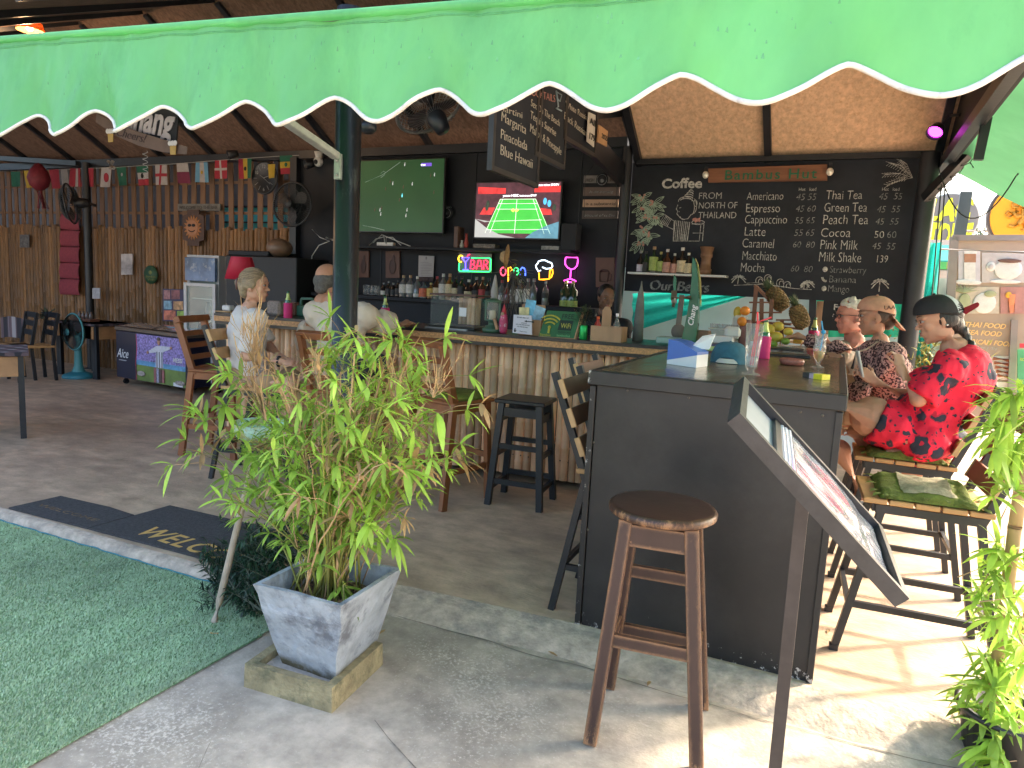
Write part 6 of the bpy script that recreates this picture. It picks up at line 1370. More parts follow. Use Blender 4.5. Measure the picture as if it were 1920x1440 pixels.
SC = V((SC.x, SC.y, SC.z))
vd = nn.new('ShaderNodeVectorMath'); vd.operation = 'DISTANCE'; ll.new(tcn.outputs['Object'], vd.inputs[0]); vd.inputs[1].default_value = SC
m1_ = nn.new('ShaderNodeMapRange'); ll.new(vd.outputs['Value'], m1_.inputs[0]); m1_.inputs[1].default_value = .155; m1_.inputs[2].default_value = .19; m1_.inputs[4].default_value = .16
lt_ = nn.new('ShaderNodeMath'); lt_.operation = 'LESS_THAN'; ll.new(vd.outputs['Value'], lt_.inputs[0]); lt_.inputs[1].default_value = .1895
sz__ = nn.new('ShaderNodeSeparateXYZ'); ll.new(tcn.outputs['Object'], sz__.inputs[0]); m2_ = nn.new('ShaderNodeMapRange'); ll.new(sz__.outputs[2], m2_.inputs[0]); m2_.inputs[1].default_value = .12; m2_.inputs[2].default_value = -.05; m2_.inputs[4].default_value = .2
ma_ = nn.new('ShaderNodeMath'); ma_.operation = 'MULTIPLY'; ll.new(m1_.outputs[0], ma_.inputs[0]); ll.new(lt_.outputs[0], ma_.inputs[1]); mb2_ = nn.new('ShaderNodeMath'); mb2_.operation = 'ADD'; ll.new(ma_.outputs[0], mb2_.inputs[0]); ll.new(m2_.outputs[0], mb2_.inputs[1]); mc_ = nn.new('ShaderNodeMath'); mc_.operation = 'ADD'; ll.new(mb2_.outputs[0], mc_.inputs[0]); ll.new(ml.outputs[0], mc_.inputs[1]); ll.new(mc_.outputs[0], ad.inputs[0])
b = MB(); b.lathe([(0, -.034), (.176, -.034), (.186, -.026), (.187, -.012), (.180, -.002), (.165, 0), (0, 0)], SC, 56); b.build('seat', m_worn, rs_)
tops = [SC+(f-cen)*.62+V((0, 0, -.034-SC.z-.05+.05)) for f in FL]
tops = [V((SC.x+(f.x-cen.x)*.60, SC.y+(f.y-cen.y)*.60, SC.z-.036)) for f in FL]
ed = (FL[1]-FL[0]).normalized()
for f, tp_ in zip(FL, tops): b = MB(); b.bar(f+V((0, 0, .004)), tp_, .046, .036, ed.cross(V((0, 0, 1))), bev=.003); b.build('leg', m_worn, rs_)
def legat(i, z): return FL[i].lerp(tops[i], (z+.05)/(tops[i].z+.05))
b = MB()
for (i, j), zs_ in (((0, 1), (.33,)), ((2, 3), (.22, .47)), ((0, 2), (.26,)), ((1, 3), (.26,))):
    for z in zs_: b.bar(legat(i, z), legat(j, z), .022, .045)
b.build('stretcher', m_worn, rs_)
b = MB()
for i, j in ((0, 1), (1, 3), (3, 2), (2, 0)): b.bar(legat(i, SC.z-.085), legat(j, SC.z-.085), .022, .075)
b.build('apron', m_worn, rs_)
# ---- menu stand
A_, B_, C_, D_ = V((-.253, 2.209, 1.264)), V((-.21, 1.794, 1.214)), V((.167, 2.303, .846)), V((.21, 1.888, .796))
u = (D_-B_).normalized(); w = (A_-B_).normalized(); nrm = w.cross(u)*-1
nrm = u.cross(w); 
if nrm.z < 0: nrm = -nrm
ms = thing('menu_stand', 'black menu stand with a slanted framed board holding a glossy menu', 'menu stand', (-.02, 2.05, -.05))
m_msf = mat('menu_frame', (.032, .03, .03), .45, .3, 12, col2=(.2, .13, .08), c2=(.72, .78), s2=20, bump=.08)
Lu, Lw = (D_-B_).length, (A_-B_).length
def mp(a, c, h): return B_+u*a+w*c+nrm*h
b = MB(); b.prism([mp(.005, .005, -.02), mp(Lu-.005, .005, -.02), mp(Lu-.005, Lw-.005, -.02), mp(.005, Lw-.005, -.02)], nrm*.012); b.build('board', mat('menu_backing', (.32, .34, .36), .45, .1, 5), ms)
b = MB(); ft = .022
for p0, p1, q0_, q1_ in ((0, Lu, 0, ft), (0, Lu, Lw-ft, Lw), (0, ft, ft+.0005, Lw-ft-.0005), (Lu-ft, Lu, ft+.0005, Lw-ft-.0005)):
    b.prism([mp(p0, q0_, -.022), mp(p1, q0_, -.022), mp(p1, q1_, -.022), mp(p0, q1_, -.022)], nrm*.040)
b.build('frame', m_msf, ms)
b = MB(); b.bar(V((-.035, 2.06, -.05)), mp(Lu*.5, Lw*.5, -.026), .034, .034, (0, 1, 0)); b.box((-.035, 2.06, -.046), (.3, .3, .008)); b.build('post', mat('stand_steel', (.05, .042, .04), .4, .2, 10, metal=.3), ms)
mn = thing('menu_booklet', 'glossy plastic covered menu booklet lying on the slanted stand', 'menu', mp(.2, .03, 0))
m_gl = mat('glossy_page', (.50, .52, .58), .12, .25, 7, stretch=(1, 4, 1), coat=1., spec=.6, col2=(.50, .36, .34), c2=(.58, .70), s2=7, bump=.12, bscale=9)
b = MB(); b.sheet(lambda a, c: mp(.175+.395*a, .026+(Lw-.052)*c, .001+.010*math.sin(math.pi*min(1, a*1.2))**.5+.004*noise.noise(V((a*5, c*4, 0)))), 20, 14); b.build('page', m_gl, mn)
b = MB(); b.prism([mp(.15, .026, -.006), mp(.172, .026, -.006), mp(.172, Lw-.026, -.006), mp(.15, Lw-.026, -.006)], nrm*.012); b.build('spine', mat('menu_black', (.02, .02, .022), .3), mn)
b = MB()
for k in range(3): b.sheet(lambda a, c: mp(.172+.012*k+.02*a, .03+(Lw-.06)*c, .004+.006*math.sin(math.pi*a)+.003*k), 4, 8)
b.build('plastic_sleeve', mat('sleeve', (.55, .60, .68), .1, 0, coat=1.), mn)
# ================================================================ POTTED BAMBOO IN FRONT
TRY = V((-1.685, 2.09, -.05))
c0 = [P(457, 1288, Z=-.05), P(622, 1338, Z=-.05), P(718, 1246, Z=-.05)]; c0.append(c0[0]+c0[2]-c0[1])
ty = thing('concrete_tray', 'square mossy concrete tray under the big blue grey planter', 'tray', sum(c0, V((0, 0, 0)))/4)
m_tray = mat('mossy_concrete', (.33, .265, .14), .9, .3, 12, bump=.5, bscale=60, col2=(.14, .13, .07), c2=(.5, .68), s2=10)
cen = sum(c0, V((0, 0, 0)))/4
def sc_(c, k, z): return [V((cen.x+(p.x-cen.x)*k, cen.y+(p.y-cen.y)*k, z)) for p in c]
b = MB(); o0, o1, i1, i0 = sc_(c0, 1, -.05), sc_(c0, .985, .045), sc_(c0, .80, .043), sc_(c0, .80, .012)
vs = o0+o1+i1+i0; b.add(vs, [(r*4+k, r*4+(k+1) % 4, (r+1)*4+(k+1) % 4, (r+1)*4+k) for r in range(3) for k in range(4)]+[(12, 13, 14, 15)])
b.build('rim', m_tray, ty); b = MB(); b.add(sc_(c0, .79, .014), [(0, 1, 2, 3)]); b.build('tray_floor', mat('pale_grit', (.42, .38, .33), .95, .2, 30, bump=.4), ty)
# planter
ctr = P(620, 1265, Z=.02); 
q_b = [P(528, 1250, Z=.0), P(628, 1285, Z=.0), P(705, 1215, Z=.0)]; q_b.append(q_b[0]+q_b[2]-q_b[1])
ZT = .40
q_t = [P(473, 1096, Z=ZT), P(641, 1136, Z=ZT), P(752, 1066, Z=ZT)]; q_t.append(q_t[0]+q_t[2]-q_t[1])
pb = thing('potted_bamboo', 'big bushy bamboo growing in a square weathered blue grey planter', 'potted plant', sum(q_b, V((0, 0, 0)))/4)
m_pot = mat('weathered_pot', (.38, .41, .44), .75, .3, 9, bump=.4, bscale=35, col2=(.15, .16, .18), c2=(.52, .66), s2=6, detail=8)
n_ = m_pot.node_tree.nodes; l_ = m_pot.node_tree.links; bs = n_['Principled BSDF']; src = bs.inputs['Base Color'].links[0].from_socket
tc = n_['Texture Coordinate']; nz = n_.new('ShaderNodeTexNoise'); nz.inputs['Scale'].default_value = 11; nz.inputs['Detail'].default_value = 9; nz.inputs['Roughness'].default_value = .75; l_.new(tc.outputs['Object'], nz.inputs[0])
mr = n_.new('ShaderNodeMapRange'); mr.inputs[1].default_value = .62; mr.inputs[2].default_value = .72; l_.new(nz.outputs[0], mr.inputs[0]); mx = n_.new('ShaderNodeMix'); mx.data_type = 'RGBA'; l_.new(mr.outputs[0], mx.inputs[0]); l_.new(src, mx.inputs[6]); mx.inputs[7].default_value = (.40, .37, .33, 1)
sx = n_.new('ShaderNodeSeparateXYZ'); l_.new(tc.outputs['Object'], sx.inputs[0]); m3 = n_.new('ShaderNodeMapRange'); l_.new(sx.outputs[2], m3.inputs[0]); m3.inputs[1].default_value = .10; m3.inputs[2].default_value = .03
m4 = n_.new('ShaderNodeMath'); m4.operation = 'MULTIPLY'; l_.new(m3.outputs[0], m4.inputs[0]); l_.new(nz.outputs[0], m4.inputs[1]); m5 = n_.new('ShaderNodeMapRange'); m5.inputs[1].default_value = .25; m5.inputs[2].default_value = .5; l_.new(m4.outputs[0], m5.inputs[0])
mx2 = n_.new('ShaderNodeMix'); mx2.data_type = 'RGBA'; l_.new(m5.outputs[0], mx2.inputs[0]); l_.new(mx.outputs[2], mx2.inputs[6]); mx2.inputs[7].default_value = (.12, .10, .05, 1); l_.new(mx2.outputs[2], bs.inputs['Base Color'])
def ring4(c, z): return [V((p.x, p.y, z)) for p in c]
def lerp4(a, c, t): return [p.lerp(q, t) for p, q in zip(a, c)]
bot = ring4(q_b, .014); topo = ring4(q_t, ZT); cc_ = sum(topo, V((0, 0, 0)))/4
topi = [cc_+(p-cc_)*.90 for p in topo]; ini = [V((p.x, p.y, ZT-.10)) for p in [cc_+(p-cc_)*.80 for p in topo]]
b = MB(); rings = [bot]+[[p.lerp(q, t)+V((0, 0, 0)) for p, q in zip(bot, topo)] for t in (.12, .3, .5, .7, .88, 1)]
rings[1] = [cc_*0+V((p.x, p.y, p.z)) for p in rings[1]]
rings += [topi, ini]; vs = []
NS = 10
for r_i, rg in enumerate(rings):
    for k in range(4):
        for s in range(NS):
            p = rg[k].lerp(rg[(k+1) % 4], s/NS); j = .006*noise.noise(p*9)+.003*noise.noise(p*30)
            vs.append(p+V((j, j, .5*j if 0 < r_i else 0)))
NR = len(rings); M4 = 4*NS
b.add(vs, [(r*M4+k, r*M4+(k+1) % M4, (r+1)*M4+(k+1) % M4, (r+1)*M4+k) for r in range(NR-1) for k in range(M4)]+[tuple(range(M4))[::-1]])
b.build('planter', m_pot, pb)
b = MB(); b.sheet(lambda u_, v_: (ini[0].lerp(ini[1], u_)).lerp(ini[3].lerp(ini[2], u_), v_)+V((0, 0, .02+.012*noise.noise(V((u_*8, v_*8, 0))))), 20, 20); b.build('soil', mat('dry_soil', (.11, .075, .05), .95, .4, 30, bump=.6), pb)
b = MB(); random.seed(31)
for k in range(420):
    u_, v_ = random.uniform(.14, .86), random.uniform(.14, .86); p = (ini[0].lerp(ini[1], u_)).lerp(ini[3].lerp(ini[2], u_), v_)+V((0, 0, .028+random.random()*.012)); b.ct = random.random(); leaf(b, p, V((random.gauss(0, 1), random.gauss(0, 1), random.gauss(.1, .2))), random.uniform(.02, .05), .005, .2, 2)
b.build('leaf_litter', mat('leaf_litter', (.26, .17, .10), .9, 0, tint=.6), pb)
m_leafg = mat('bamboo_leaf', (.36, .54, .085), .45, .1, 30, tint=.5, translu=.45, spec=.4)
m_leafd = mat('dry_bamboo_leaf', (.46, .29, .13), .7, .1, 30, tint=.4, translu=.3)
m_cane = mat('green_cane', (.22, .22, .045), .45, .25, 12, tint=.45); m_caned = mat('dry_cane', (.44, .28, .14), .6, .2, 12, tint=.35)
random.seed(77); canes = MB(); dcanes = MB(); lg = MB(); ld = MB(); base_c = V((cc_.x, cc_.y, ZT-.08))
rgt = V((_r.x, _r.y, 0)).normalized(); dpt = V((-rgt.y, rgt.x, 0))
def whorl(o, d, n, L, dry=False):
    for k in range(n):
        a = 2.4*k+random.random(); s = d.cross(V((.3, .2, .9))).normalized(); t_ = d.cross(s)
        dir_ = (d*random.uniform(.25, 1)+(s*math.cos(a)+t_*math.sin(a))*random.uniform(.5, 1.0)+V((0, 0, -.12))).normalized(); mb_ = ld if dry else lg; mb_.ct = min(1, max(0, random.gauss(.55, .25)))
        leaf(mb_, o, dir_, L*random.uniform(.6, 1.2), .0098*L/.12*random.uniform(.75, 1.25), random.uniform(.25, 1.1), 4)
def cane(tip, dry, leafy, r=.0045):
    p0 = base_c+rgt*random.gauss(0, .06)+dpt*random.gauss(0, .05); ctrl = p0.lerp(tip, .45)+V((0, 0, (tip.z-p0.z)*.22)); N_ = 12
    pts = [(p0*(1-t)**2+ctrl*2*t*(1-t)+tip*t*t)+V((random.gauss(0, .003), random.gauss(0, .003), 0)) for t in [i/N_ for i in range(N_+1)]]
    mb_ = dcanes if dry else canes; mb_.ct = random.random(); mb_.tube(pts, [r*(1-.75*i/N_) for i in range(N_+1)], 5)
    for i in range(4, N_+1):
        if random.random() < leafy*(.35+.65*i/N_):
            d = (pts[i]-pts[i-1]).normalized()
            for s_ in range(random.choice((1, 1, 2))):
                a = random.uniform(0, 6.28); sd_ = (rgt*math.cos(a)+dpt*math.sin(a)+V((0, 0, random.uniform(-.1, .7)))).normalized(); L = random.uniform(.03, .16); e = pts[i]+(d*.4+sd_)*L
                mb2 = dcanes if (dry or random.random() < .35) else canes; mb2.ct = random.random(); mb2.tube([pts[i], pts[i].lerp(e, .5)+V((0, 0, .012)), e], [.0018, .0014, .0008], 4)
                whorl(e, (e-pts[i]).normalized(), random.choice((4, 5, 6, 7)), random.uniform(.06, .11), dry and random.random() < .8 or random.random() < .12)
    return pts
tips = []
def tipat(x, y, dy=0.): return P(x, y, Y=cc_.y+dy)
for x, y in ((640, 640), (690, 655), (740, 660), (600, 665), (560, 690), (520, 690), (790, 680), (660, 620), (720, 640), (480, 700), (440, 690), (410, 760), (400, 830), (830, 760), (850, 800), (800, 730), (770, 700), (620, 720), (580, 760), (690, 740), (540, 780), (730, 780), (640, 800), (460, 820), (800, 840), (430, 880), (500, 880), (770, 900), (470, 930), (540, 950), (365, 780), (760, 610), (655, 610), (700, 700), (610, 690), (560, 820), (670, 830), (720, 850), (750, 740), (500, 760), (640, 900), (560, 900), (600, 820), (820, 830), (520, 740), (780, 790), (630, 760), (700, 800), (560, 860), (450, 780), (480, 870), (740, 870), (670, 700), (760, 640), (590, 720), (650, 850)):
    cane(tipat(645+(x-645)*.95+random.gauss(0, 12), y+38+random.gauss(0, 12), random.gauss(0, .17)), False, .92, random.choice((.0035, .0045, .0055)))
for k in range(18):
    cane(tipat(random.gauss(640, 95), random.gauss(790, 90), random.gauss(0, .15)), True, .25, random.choice((.003, .0045)))
for k in range(9):   # thick bare stalks
    p0 = base_c+rgt*random.gauss(0, .07)+dpt*random.gauss(0, .05); e = tipat(random.gauss(650, 60), random.gauss(720, 70), random.gauss(0, .1)); mb_ = dcanes if k % 3 else canes; mb_.ct = random.random(); mb_.tube([p0.lerp(e, t)+V((0, 0, .02*math.sin(3*t))) for t in [i/8 for i in range(9)]], [.0075*(1-.6*i/8) for i in range(9)], 6)
def drytuft(x, y, x0, y0, n, dy=-.1):
    o = tipat(x0, y0, dy)
    for k in range(n):
        e = tipat(x+random.gauss(0, 22), y+random.gauss(0, 22), dy+random.gauss(0, .05)); dcanes.ct = random.random(); m_ = o.lerp(e, .5)+rgt*random.gauss(0, .01); dcanes.tube([o, m_, e], [.0022, .0016, .0008], 4)
        for t in (.4, .6, .8, .95): ld.ct = random.random(); leaf(ld, o.lerp(e, t), (e-o).normalized()+rgt*random.gauss(0, .35)+dpt*random.gauss(0, .3), random.uniform(.04, .09), .0022, .1, 3)
drytuft(485, 600, 480, 700, 20); drytuft(470, 690, 500, 790, 16); drytuft(820, 700, 812, 745, 10); drytuft(590, 670, 600, 730, 7); drytuft(520, 720, 560, 820, 9); drytuft(750, 690, 740, 760, 8)
for x, y in ((362, 770), (385, 790), (420, 760), (610, 640), (690, 610), (655, 595), (760, 610), (735, 600), (820, 775), (770, 860), (760, 880), (520, 860), (470, 850), (550, 920), (600, 1060), (640, 1100), (690, 985), (740, 1010), (800, 650), (430, 700)):
    whorl(tipat(x, y+(38 if y < 700 else 0), random.gauss(-.08, .08)), V((random.gauss(0, .6), -.3, random.uniform(-.2, .8))).normalized(), 7, .125)
canes.build('cane', m_cane, pb); dcanes.build('dry_cane', m_caned, pb); lg.build('foliage', m_leafg, pb); ld.build('dry_foliage', m_leafd, pb)
# dark shrub branches lying behind the planter
q = P(455, 1120, Z=-.05); db = thing('dark_shrub', 'dark green needle leaved branches heaped behind the planter on the turf', 'shrub', q); b = MB(); st = MB(); random.seed(40)
for k in range(210):
    yq = random.gauss(1095, 50); o = P(random.gauss(516-(yq-1040)*.5, 34), yq, Y=2.42+random.uniform(-.12, .22)); o.z = max(o.z, -.02)
    d = V((random.gauss(-.2, .8), random.gauss(-.15, .5), random.gauss(.55, .55))).normalized(); L = random.uniform(.09, .17); s = d.cross(V((0, 0, 1))).normalized(); t_ = s.cross(d)
    st.ct = .4; st.tube([o-d*.04, o+d*L], [.004, .002], 4)
    for j in range(26):
        a = random.uniform(0, 6.28); p = o+d*(L*j/26); b.ct = random.random(); leaf(b, p, (d*.75+s*math.cos(a)+t_*math.sin(a)), random.uniform(.035, .055), .0048, .3, 2)
for k in range(10):
    a = P(random.gauss(455, 30), random.gauss(1110, 30), Y=2.35); e = P(random.gauss(450, 60), random.gauss(1140, 20), Y=2.3); a.z = max(a.z, 0); e.z = max(e.z, -.03); st.tube([a, a.lerp(e, .5)+V((0, -.05, .04)), e], .004, 5)
b.build('foliage', mat('dark_needle', (.018, .055, .026), .5, 0, tint=.65, translu=.15), db); st.build('branch', mat('grey_stem', (.10, .115, .08), .8, .2), db)
# pole with a pale green bowl behind the bamboo
p0 = P(402, 1166, Z=-.045); p1 = P(478, 850, Y=p0.y+.16); pl = thing('pole_bowl', 'tall bamboo stick topped with a chipped pale green bowl behind the bamboo leaves', 'pole', p0)
b = MB(); b.tube([p0.lerp(p1, t) for t in (0, .12, .3, .5, .7, .85, 1)], [.017, .0155, .0155, .015, .0145, .014, .014], 10); b.build('stick', mat('stick_wood', (.42, .33, .24), .7, .3, 5, col2=(.12, .08, .05), c2=(.62, .7), s2=4), pl)
c = P(488, 812, Y=p1.y+.05); b = MB(); b.lathe([(0, -.05), (.06, -.045), (.105, -.01), (.125, .05), (.117, .05), (.095, .0), (.05, -.03), (0, -.035)], c, 26); b.build('bowl', mat('bowl_green', (.36, .34, .12), .6, .15, 6, col2=(.40, .58, .48), c2=(.45, .52), s2=9), pl)
# right hand bamboo plant in a black pot
q = P(1875, 1445, Z=-.05); rp2 = thing('right_bamboo', 'tall leafy bamboo in a black pot at the right edge', 'potted plant', (q.x, q.y+.05, -.05))
bc_ = V((q.x+.02, q.y+.08, 0)); b = MB(); b.lathe([(.0, -.05), (.12, -.05), (.15, .12), (.165, .125), (.165, .14), (.145, .14), (.13, .08), (0, .08)], (bc_.x, bc_.y, 0), 30); b.build('pot', mat('black_plastic_pot', (.025, .025, .028), .4, .2), rp2)
Yb = bc_.y
cn = MB(); cn.ct = .6
def kc(pts, r):
    for a, c in zip(pts, pts[1:]): cn.tube([a, a.lerp(c, .04), a.lerp(c, .5), a.lerp(c, .96), c], [r*1.06, r, r*.98, r, r*1.06], 12)
kc([P(1850, 1420, Y=Yb), P(1868, 1260, Y=Yb), P(1888, 1110, Y=Yb), P(1903, 990, Y=Yb), P(1925, 840, Y=Yb+.05), P(1950, 690, Y=Yb+.05)], .021)
kc([P(1880, 1430, Y=Yb+.06), P(1905, 1290, Y=Yb+.06), P(1925, 1150, Y=Yb+.06)], .011); kc([P(1870, 1425, Y=Yb+.1), P(1878, 1220, Y=Yb+.1), P(1893, 1040, Y=Yb+.1), P(1915, 850, Y=Yb+.1)], .008)
cn.build('cane', mat('tan_cane', (.40, .25, .12), .5, .15, 8, tint=.2), rp2)
lg = MB(); ld = MB(); tw = MB(); random.seed(55)
for x, y, n, L in ((1900, 770, 10, .15), (1880, 810, 10, .15), (1915, 830, 9, .14), (1895, 870, 9, .14), (1910, 920, 8, .14), (1890, 800, 8, .15), (1880, 1030, 8, .12), (1905, 1050, 9, .13), (1860, 1060, 8, .12), (1890, 1100, 8, .11), (1850, 1130, 6, .11), (1915, 1120, 8, .12), (1885, 1180, 9, .13), (1910, 1200, 9, .13), (1860, 1230, 8, .13), (1840, 1270, 7, .13), (1895, 1260, 9, .13), (1855, 1330, 9, .14), (1880, 1350, 9, .13), (1830, 1320, 7, .14), (1910, 1330, 8, .13), (1860, 1400, 9, .13), (1900, 1400, 9, .12), (1885, 1430, 9, .12), (1835, 1390, 7, .13), (1905, 740, 8, .13), (1870, 1290, 8, .13), (1915, 1270, 8, .12), (1900, 1150, 8, .12), (1870, 1160, 7, .11)):
    o = P(x-8, y, Y=Yb+random.gauss(-.03, .07)); d = (V((random.gauss(-.35, .4), random.gauss(-.4, .3), random.gauss(.2, .3)))).normalized()
    tw.tube([o-d*.1+V((0, 0, -.02)), o], [.0025, .0015], 4); whorl(o, d, n, L)
    whorl(o-d*.03, d, 6, L*.8); whorl(o+V((random.gauss(.02, .05), random.gauss(0, .04), random.gauss(-.05, .05))), V((random.gauss(-.2, .6), -.3, .2)).normalized(), 8, L*.85); whorl(o+V((random.gauss(.05, .05), .06, random.gauss(.03, .06))), V((random.gauss(.2, .6), -.3, .1)).normalized(), 7, L*.8)
    if random.random() < .3: whorl(o, d, 2, L*.7, True)
for x, y in ((1845, 1050), (1820, 1120), (1835, 1100), (1825, 1080)):
    o = P(x+50, y, Y=Yb); e = P(x, y+40, Y=Yb-.05); tw.tube([o, o.lerp(e, .5)+V((0, 0, .05)), e], .0012, 4)
lg.build('foliage', m_leafg, rp2); ld.build('dry_foliage', m_leafd, rp2); tw.build('twig', m_caned, rp2)
b = MB(); b.lathe([(0, .085), (.128, .085)], (bc_.x, bc_.y, 0), 20); b.build('soil', MATS['dry_soil'], rp2)
# ================================================================ MATS AND LITTER
m_mat = mat('rubber_mat', (.06, .056, .058), .95, .35, 60, bump=.5, bscale=260); m_gold = mat('mat_gold', (.60, .36, .11), .85, .15, 60)
dm_ = thing('welcome_mat', 'dark grey door mat with golden welcome lettering', 'door mat', (-3.2, 2.8, 0)); c = [V((-3.80, 2.57, .0)), V((-2.55, 2.60, 0)), V((-2.55, 3.13, 0)), V((-3.78, 3.10, 0))]
b = MB(); b.prism([p+V((0, 0, .003)) for p in c], (0, 0, .010)); b.build('pile', m_mat, dm_)
b = MB(); o = P(250, 998, Z=.014); e = P(470, 1060, Z=.014); rt = (e-o); rt.z = 0; rt.normalize(); o.z = .0135; e = P(478, 1073, Z=.0135); rt = (e-o); rt.z = 0; Lm = rt.length; rt.normalize(); t = MB(); t.text('WELCOME', Matrix.Identity(4), 1, 0, off=.012, space=1.12, shear=.15); wq = max(q[0] for q in t.v); b.text('WELCOME', basis(o, rt, V((-rt.y, rt.x, 0)), V((0, 0, 1))), .19, .0006, off=.012, sx=Lm/(wq*.19), space=1.12, shear=.15); b.build('lettering', m_gold, dm_)
dm2 = thing('worn_mat', 'older worn door mat left of the welcome mat with faded lettering', 'door mat', (-4.1, 2.7, 0)); b = MB(); c = [(-4.52, 2.55, .003), (-3.81, 2.57, .003), (-3.80, 2.86, .003), (-4.05, 2.88, .003), (-4.5, 2.86, .003)]; b.prism(c, (0, 0, .009)); b.build('pile', m_mat, dm2)
b = MB(); b.text('WELCOME', basis(V((-4.43, 2.66, .0125)), V((1, 0, 0)), V((0, .45, 0)), V((0, 0, 1))), .12, .0005, sx=.95); b.build('lettering', mat('mat_faded', (.16, .10, .05), .9, .5, 40), dm2)
for k, (x, y) in enumerate(((25, 990), (394, 1187))):
    o = P(x, y, Z=-.04); b = MB(); b.tube([o, o+V((.035, .012, .002))], .004, 6); tag(b.build('cigarette_butt', mat('butt_orange', (.62, .40, .16), .8, .2, 40)), ('cigarette butt on the turf near the kerb, far left', 'cigarette butt on the turf before the dark shrub')[k], 'cigarette butt', 'cigarette butts')
b = MB(); random.seed(66)
for x, y in ((700, 1195), (712, 1188), (1220, 1275), (1045, 1230), (1575, 1115), (1555, 1180)):
    o = P(x, y, Z=-.047 if x < 1500 and y > 1180 else .003); b.ct = random.random(); leaf(b, o, V((random.gauss(0, 1), random.gauss(0, 1), .1)), .05, .008, .1, 2)
o = b.build('fallen_leaves', m_leafd); o['kind'] = 'stuff'; o['label'] = 'a few fallen dry leaves on the concrete'
# ================================================================ LEFT INTERIOR
m_plaid = mat('plaid_cloth', (.10, .085, .095), .9, .2, 30)
n_ = m_plaid.node_tree.nodes; l_ = m_plaid.node_tree.links; bs = n_['Principled BSDF']; tc = n_['Texture Coordinate']; sx = n_.new('ShaderNodeSeparateXYZ'); l_.new(tc.outputs['Object'], sx.inputs[0]); outs = []
for ax in (0, 1):
    m1 = n_.new('ShaderNodeMath'); m1.operation = 'MULTIPLY'; m1.inputs[1].default_value = 42; l_.new(sx.outputs[ax], m1.inputs[0]); m2 = n_.new('ShaderNodeMath'); m2.operation = 'SINE'; l_.new(m1.outputs[0], m2.inputs[0]); m3 = n_.new('ShaderNodeMath'); m3.operation = 'GREATER_THAN'; m3.inputs[1].default_value = .35; l_.new(m2.outputs[0], m3.inputs[0]); outs.append(m3)
ad = n_.new('ShaderNodeMath'); ad.operation = 'ADD'; l_.new(outs[0].outputs[0], ad.inputs[0]); l_.new(outs[1].outputs[0], ad.inputs[1]); cr = n_.new('ShaderNodeValToRGB'); dv_ = n_.new('ShaderNodeMath'); dv_.operation = 'MULTIPLY'; dv_.inputs[1].default_value = .5; l_.new(ad.outputs[0], dv_.inputs[0]); l_.new(dv_.outputs[0], cr.inputs[0]); cr.color_ramp.interpolation = 'CONSTANT'
cr.color_ramp.elements[0].color = (.03, .028, .035, 1); cr.color_ramp.elements[1].position = .75; cr.color_ramp.elements[1].color = (.30, .28, .29, 1); e_ = cr.color_ramp.elements.new(.4); e_.color = (.12, .08, .09, 1); l_.new(cr.outputs[0], bs.inputs['Base Color'])
m_twood = mat('table_apron', (.38, .20, .09), .55, .2, 8, stretch=(.3, 1, 1))
def dining_table(x, y, rz, w, d, label, cloth):
    t = thing('dining_table', label, 'table', (x, y, 0), rz, 'dining tables'); T = Matrix.Translation(V((x, y, 0))) @ Matrix.Rotation(rz, 4, 'Z')
    b = MB(); b.X = T; b.box((0, 0, .735), (w, d, .03), bev=.004); b.build('tabletop', m_steel, t)
    for sx_ in (-1, 1):
        for sy in (-1, 1): b = MB(); b.X = T; b.box((sx_*(w/2-.05), sy*(d/2-.05), .36), (.045, .045, .72)); b.build('leg', m_steel, t)
    b = MB(); b.X = T
    for s in (-1, 1): b.box((0, s*(d/2-.03), .63), (w-.14, .02, .17)); b.box((s*(w/2-.03), 0, .63), (.02, d-.14, .17))
    b.build('apron', m_twood, t)
    b = MB(); b.X = T; b.sheet(lambda u, v: ((u-.5)*(w+.02), (v-.5)*(d+.02), .754), 4, 4); 
    for s in (-1, 1): b.sheet(lambda u, v: ((u-.5)*(w+.02), s*(d/2+.011+.006*math.sin(u*15)*v), .754-.03*v), 20, 3); b.sheet(lambda u, v: (s*(w/2+.011), (u-.5)*(d+.02), .754-.03*v), 10, 3)
    o = b.build('tablecloth', m_plaid); tag(o, cloth, 'tablecloth', 'plaid tablecloths'); return t
def dining_chair(x, y, rz, label, cush=True):
    t = thing('dining_chair', label, 'chair', (x, y, 0), rz, 'black dining chairs'); T = Matrix.Translation(V((x, y, 0))) @ Matrix.Rotation(rz, 4, 'Z')
    for sx_ in (-1, 1):
        b = MB(); b.X = T; b.bar((sx_*.2, .2, 0), (sx_*.19, .19, .44), .035, .035); b.build('leg', m_steel, t)
        b = MB(); b.X = T; b.bar((sx_*.2, -.22, 0), (sx_*.19, -.19, .44), .035, .035); b.bar((sx_*.19, -.19, .44), (sx_*.19, -.27, .88), .035, .035, (0, 1, 0)); b.build('leg', m_steel, t)
    b = MB(); b.X = T; b.box((0, 0, .45), (.42, .42, .03), bev=.004); b.build('seat', m_ply, t)
    b = MB(); b.X = T
    for z in (.62, .74, .85): b.box((0, -.2-.08*(z-.44)/.44, z), (.34, .02, .07))
    b.build('backrest', m_steel, t)
    if cush: b = MB(); b.X = T; b.ball((0, .01, .475), (.2, .2, .04), 20, 8); tag(b.build('round_seat_cushion', m_cush), 'olive seat pad on the ' + label, 'cushion')
    return t
q = P(48, 822, Z=0)
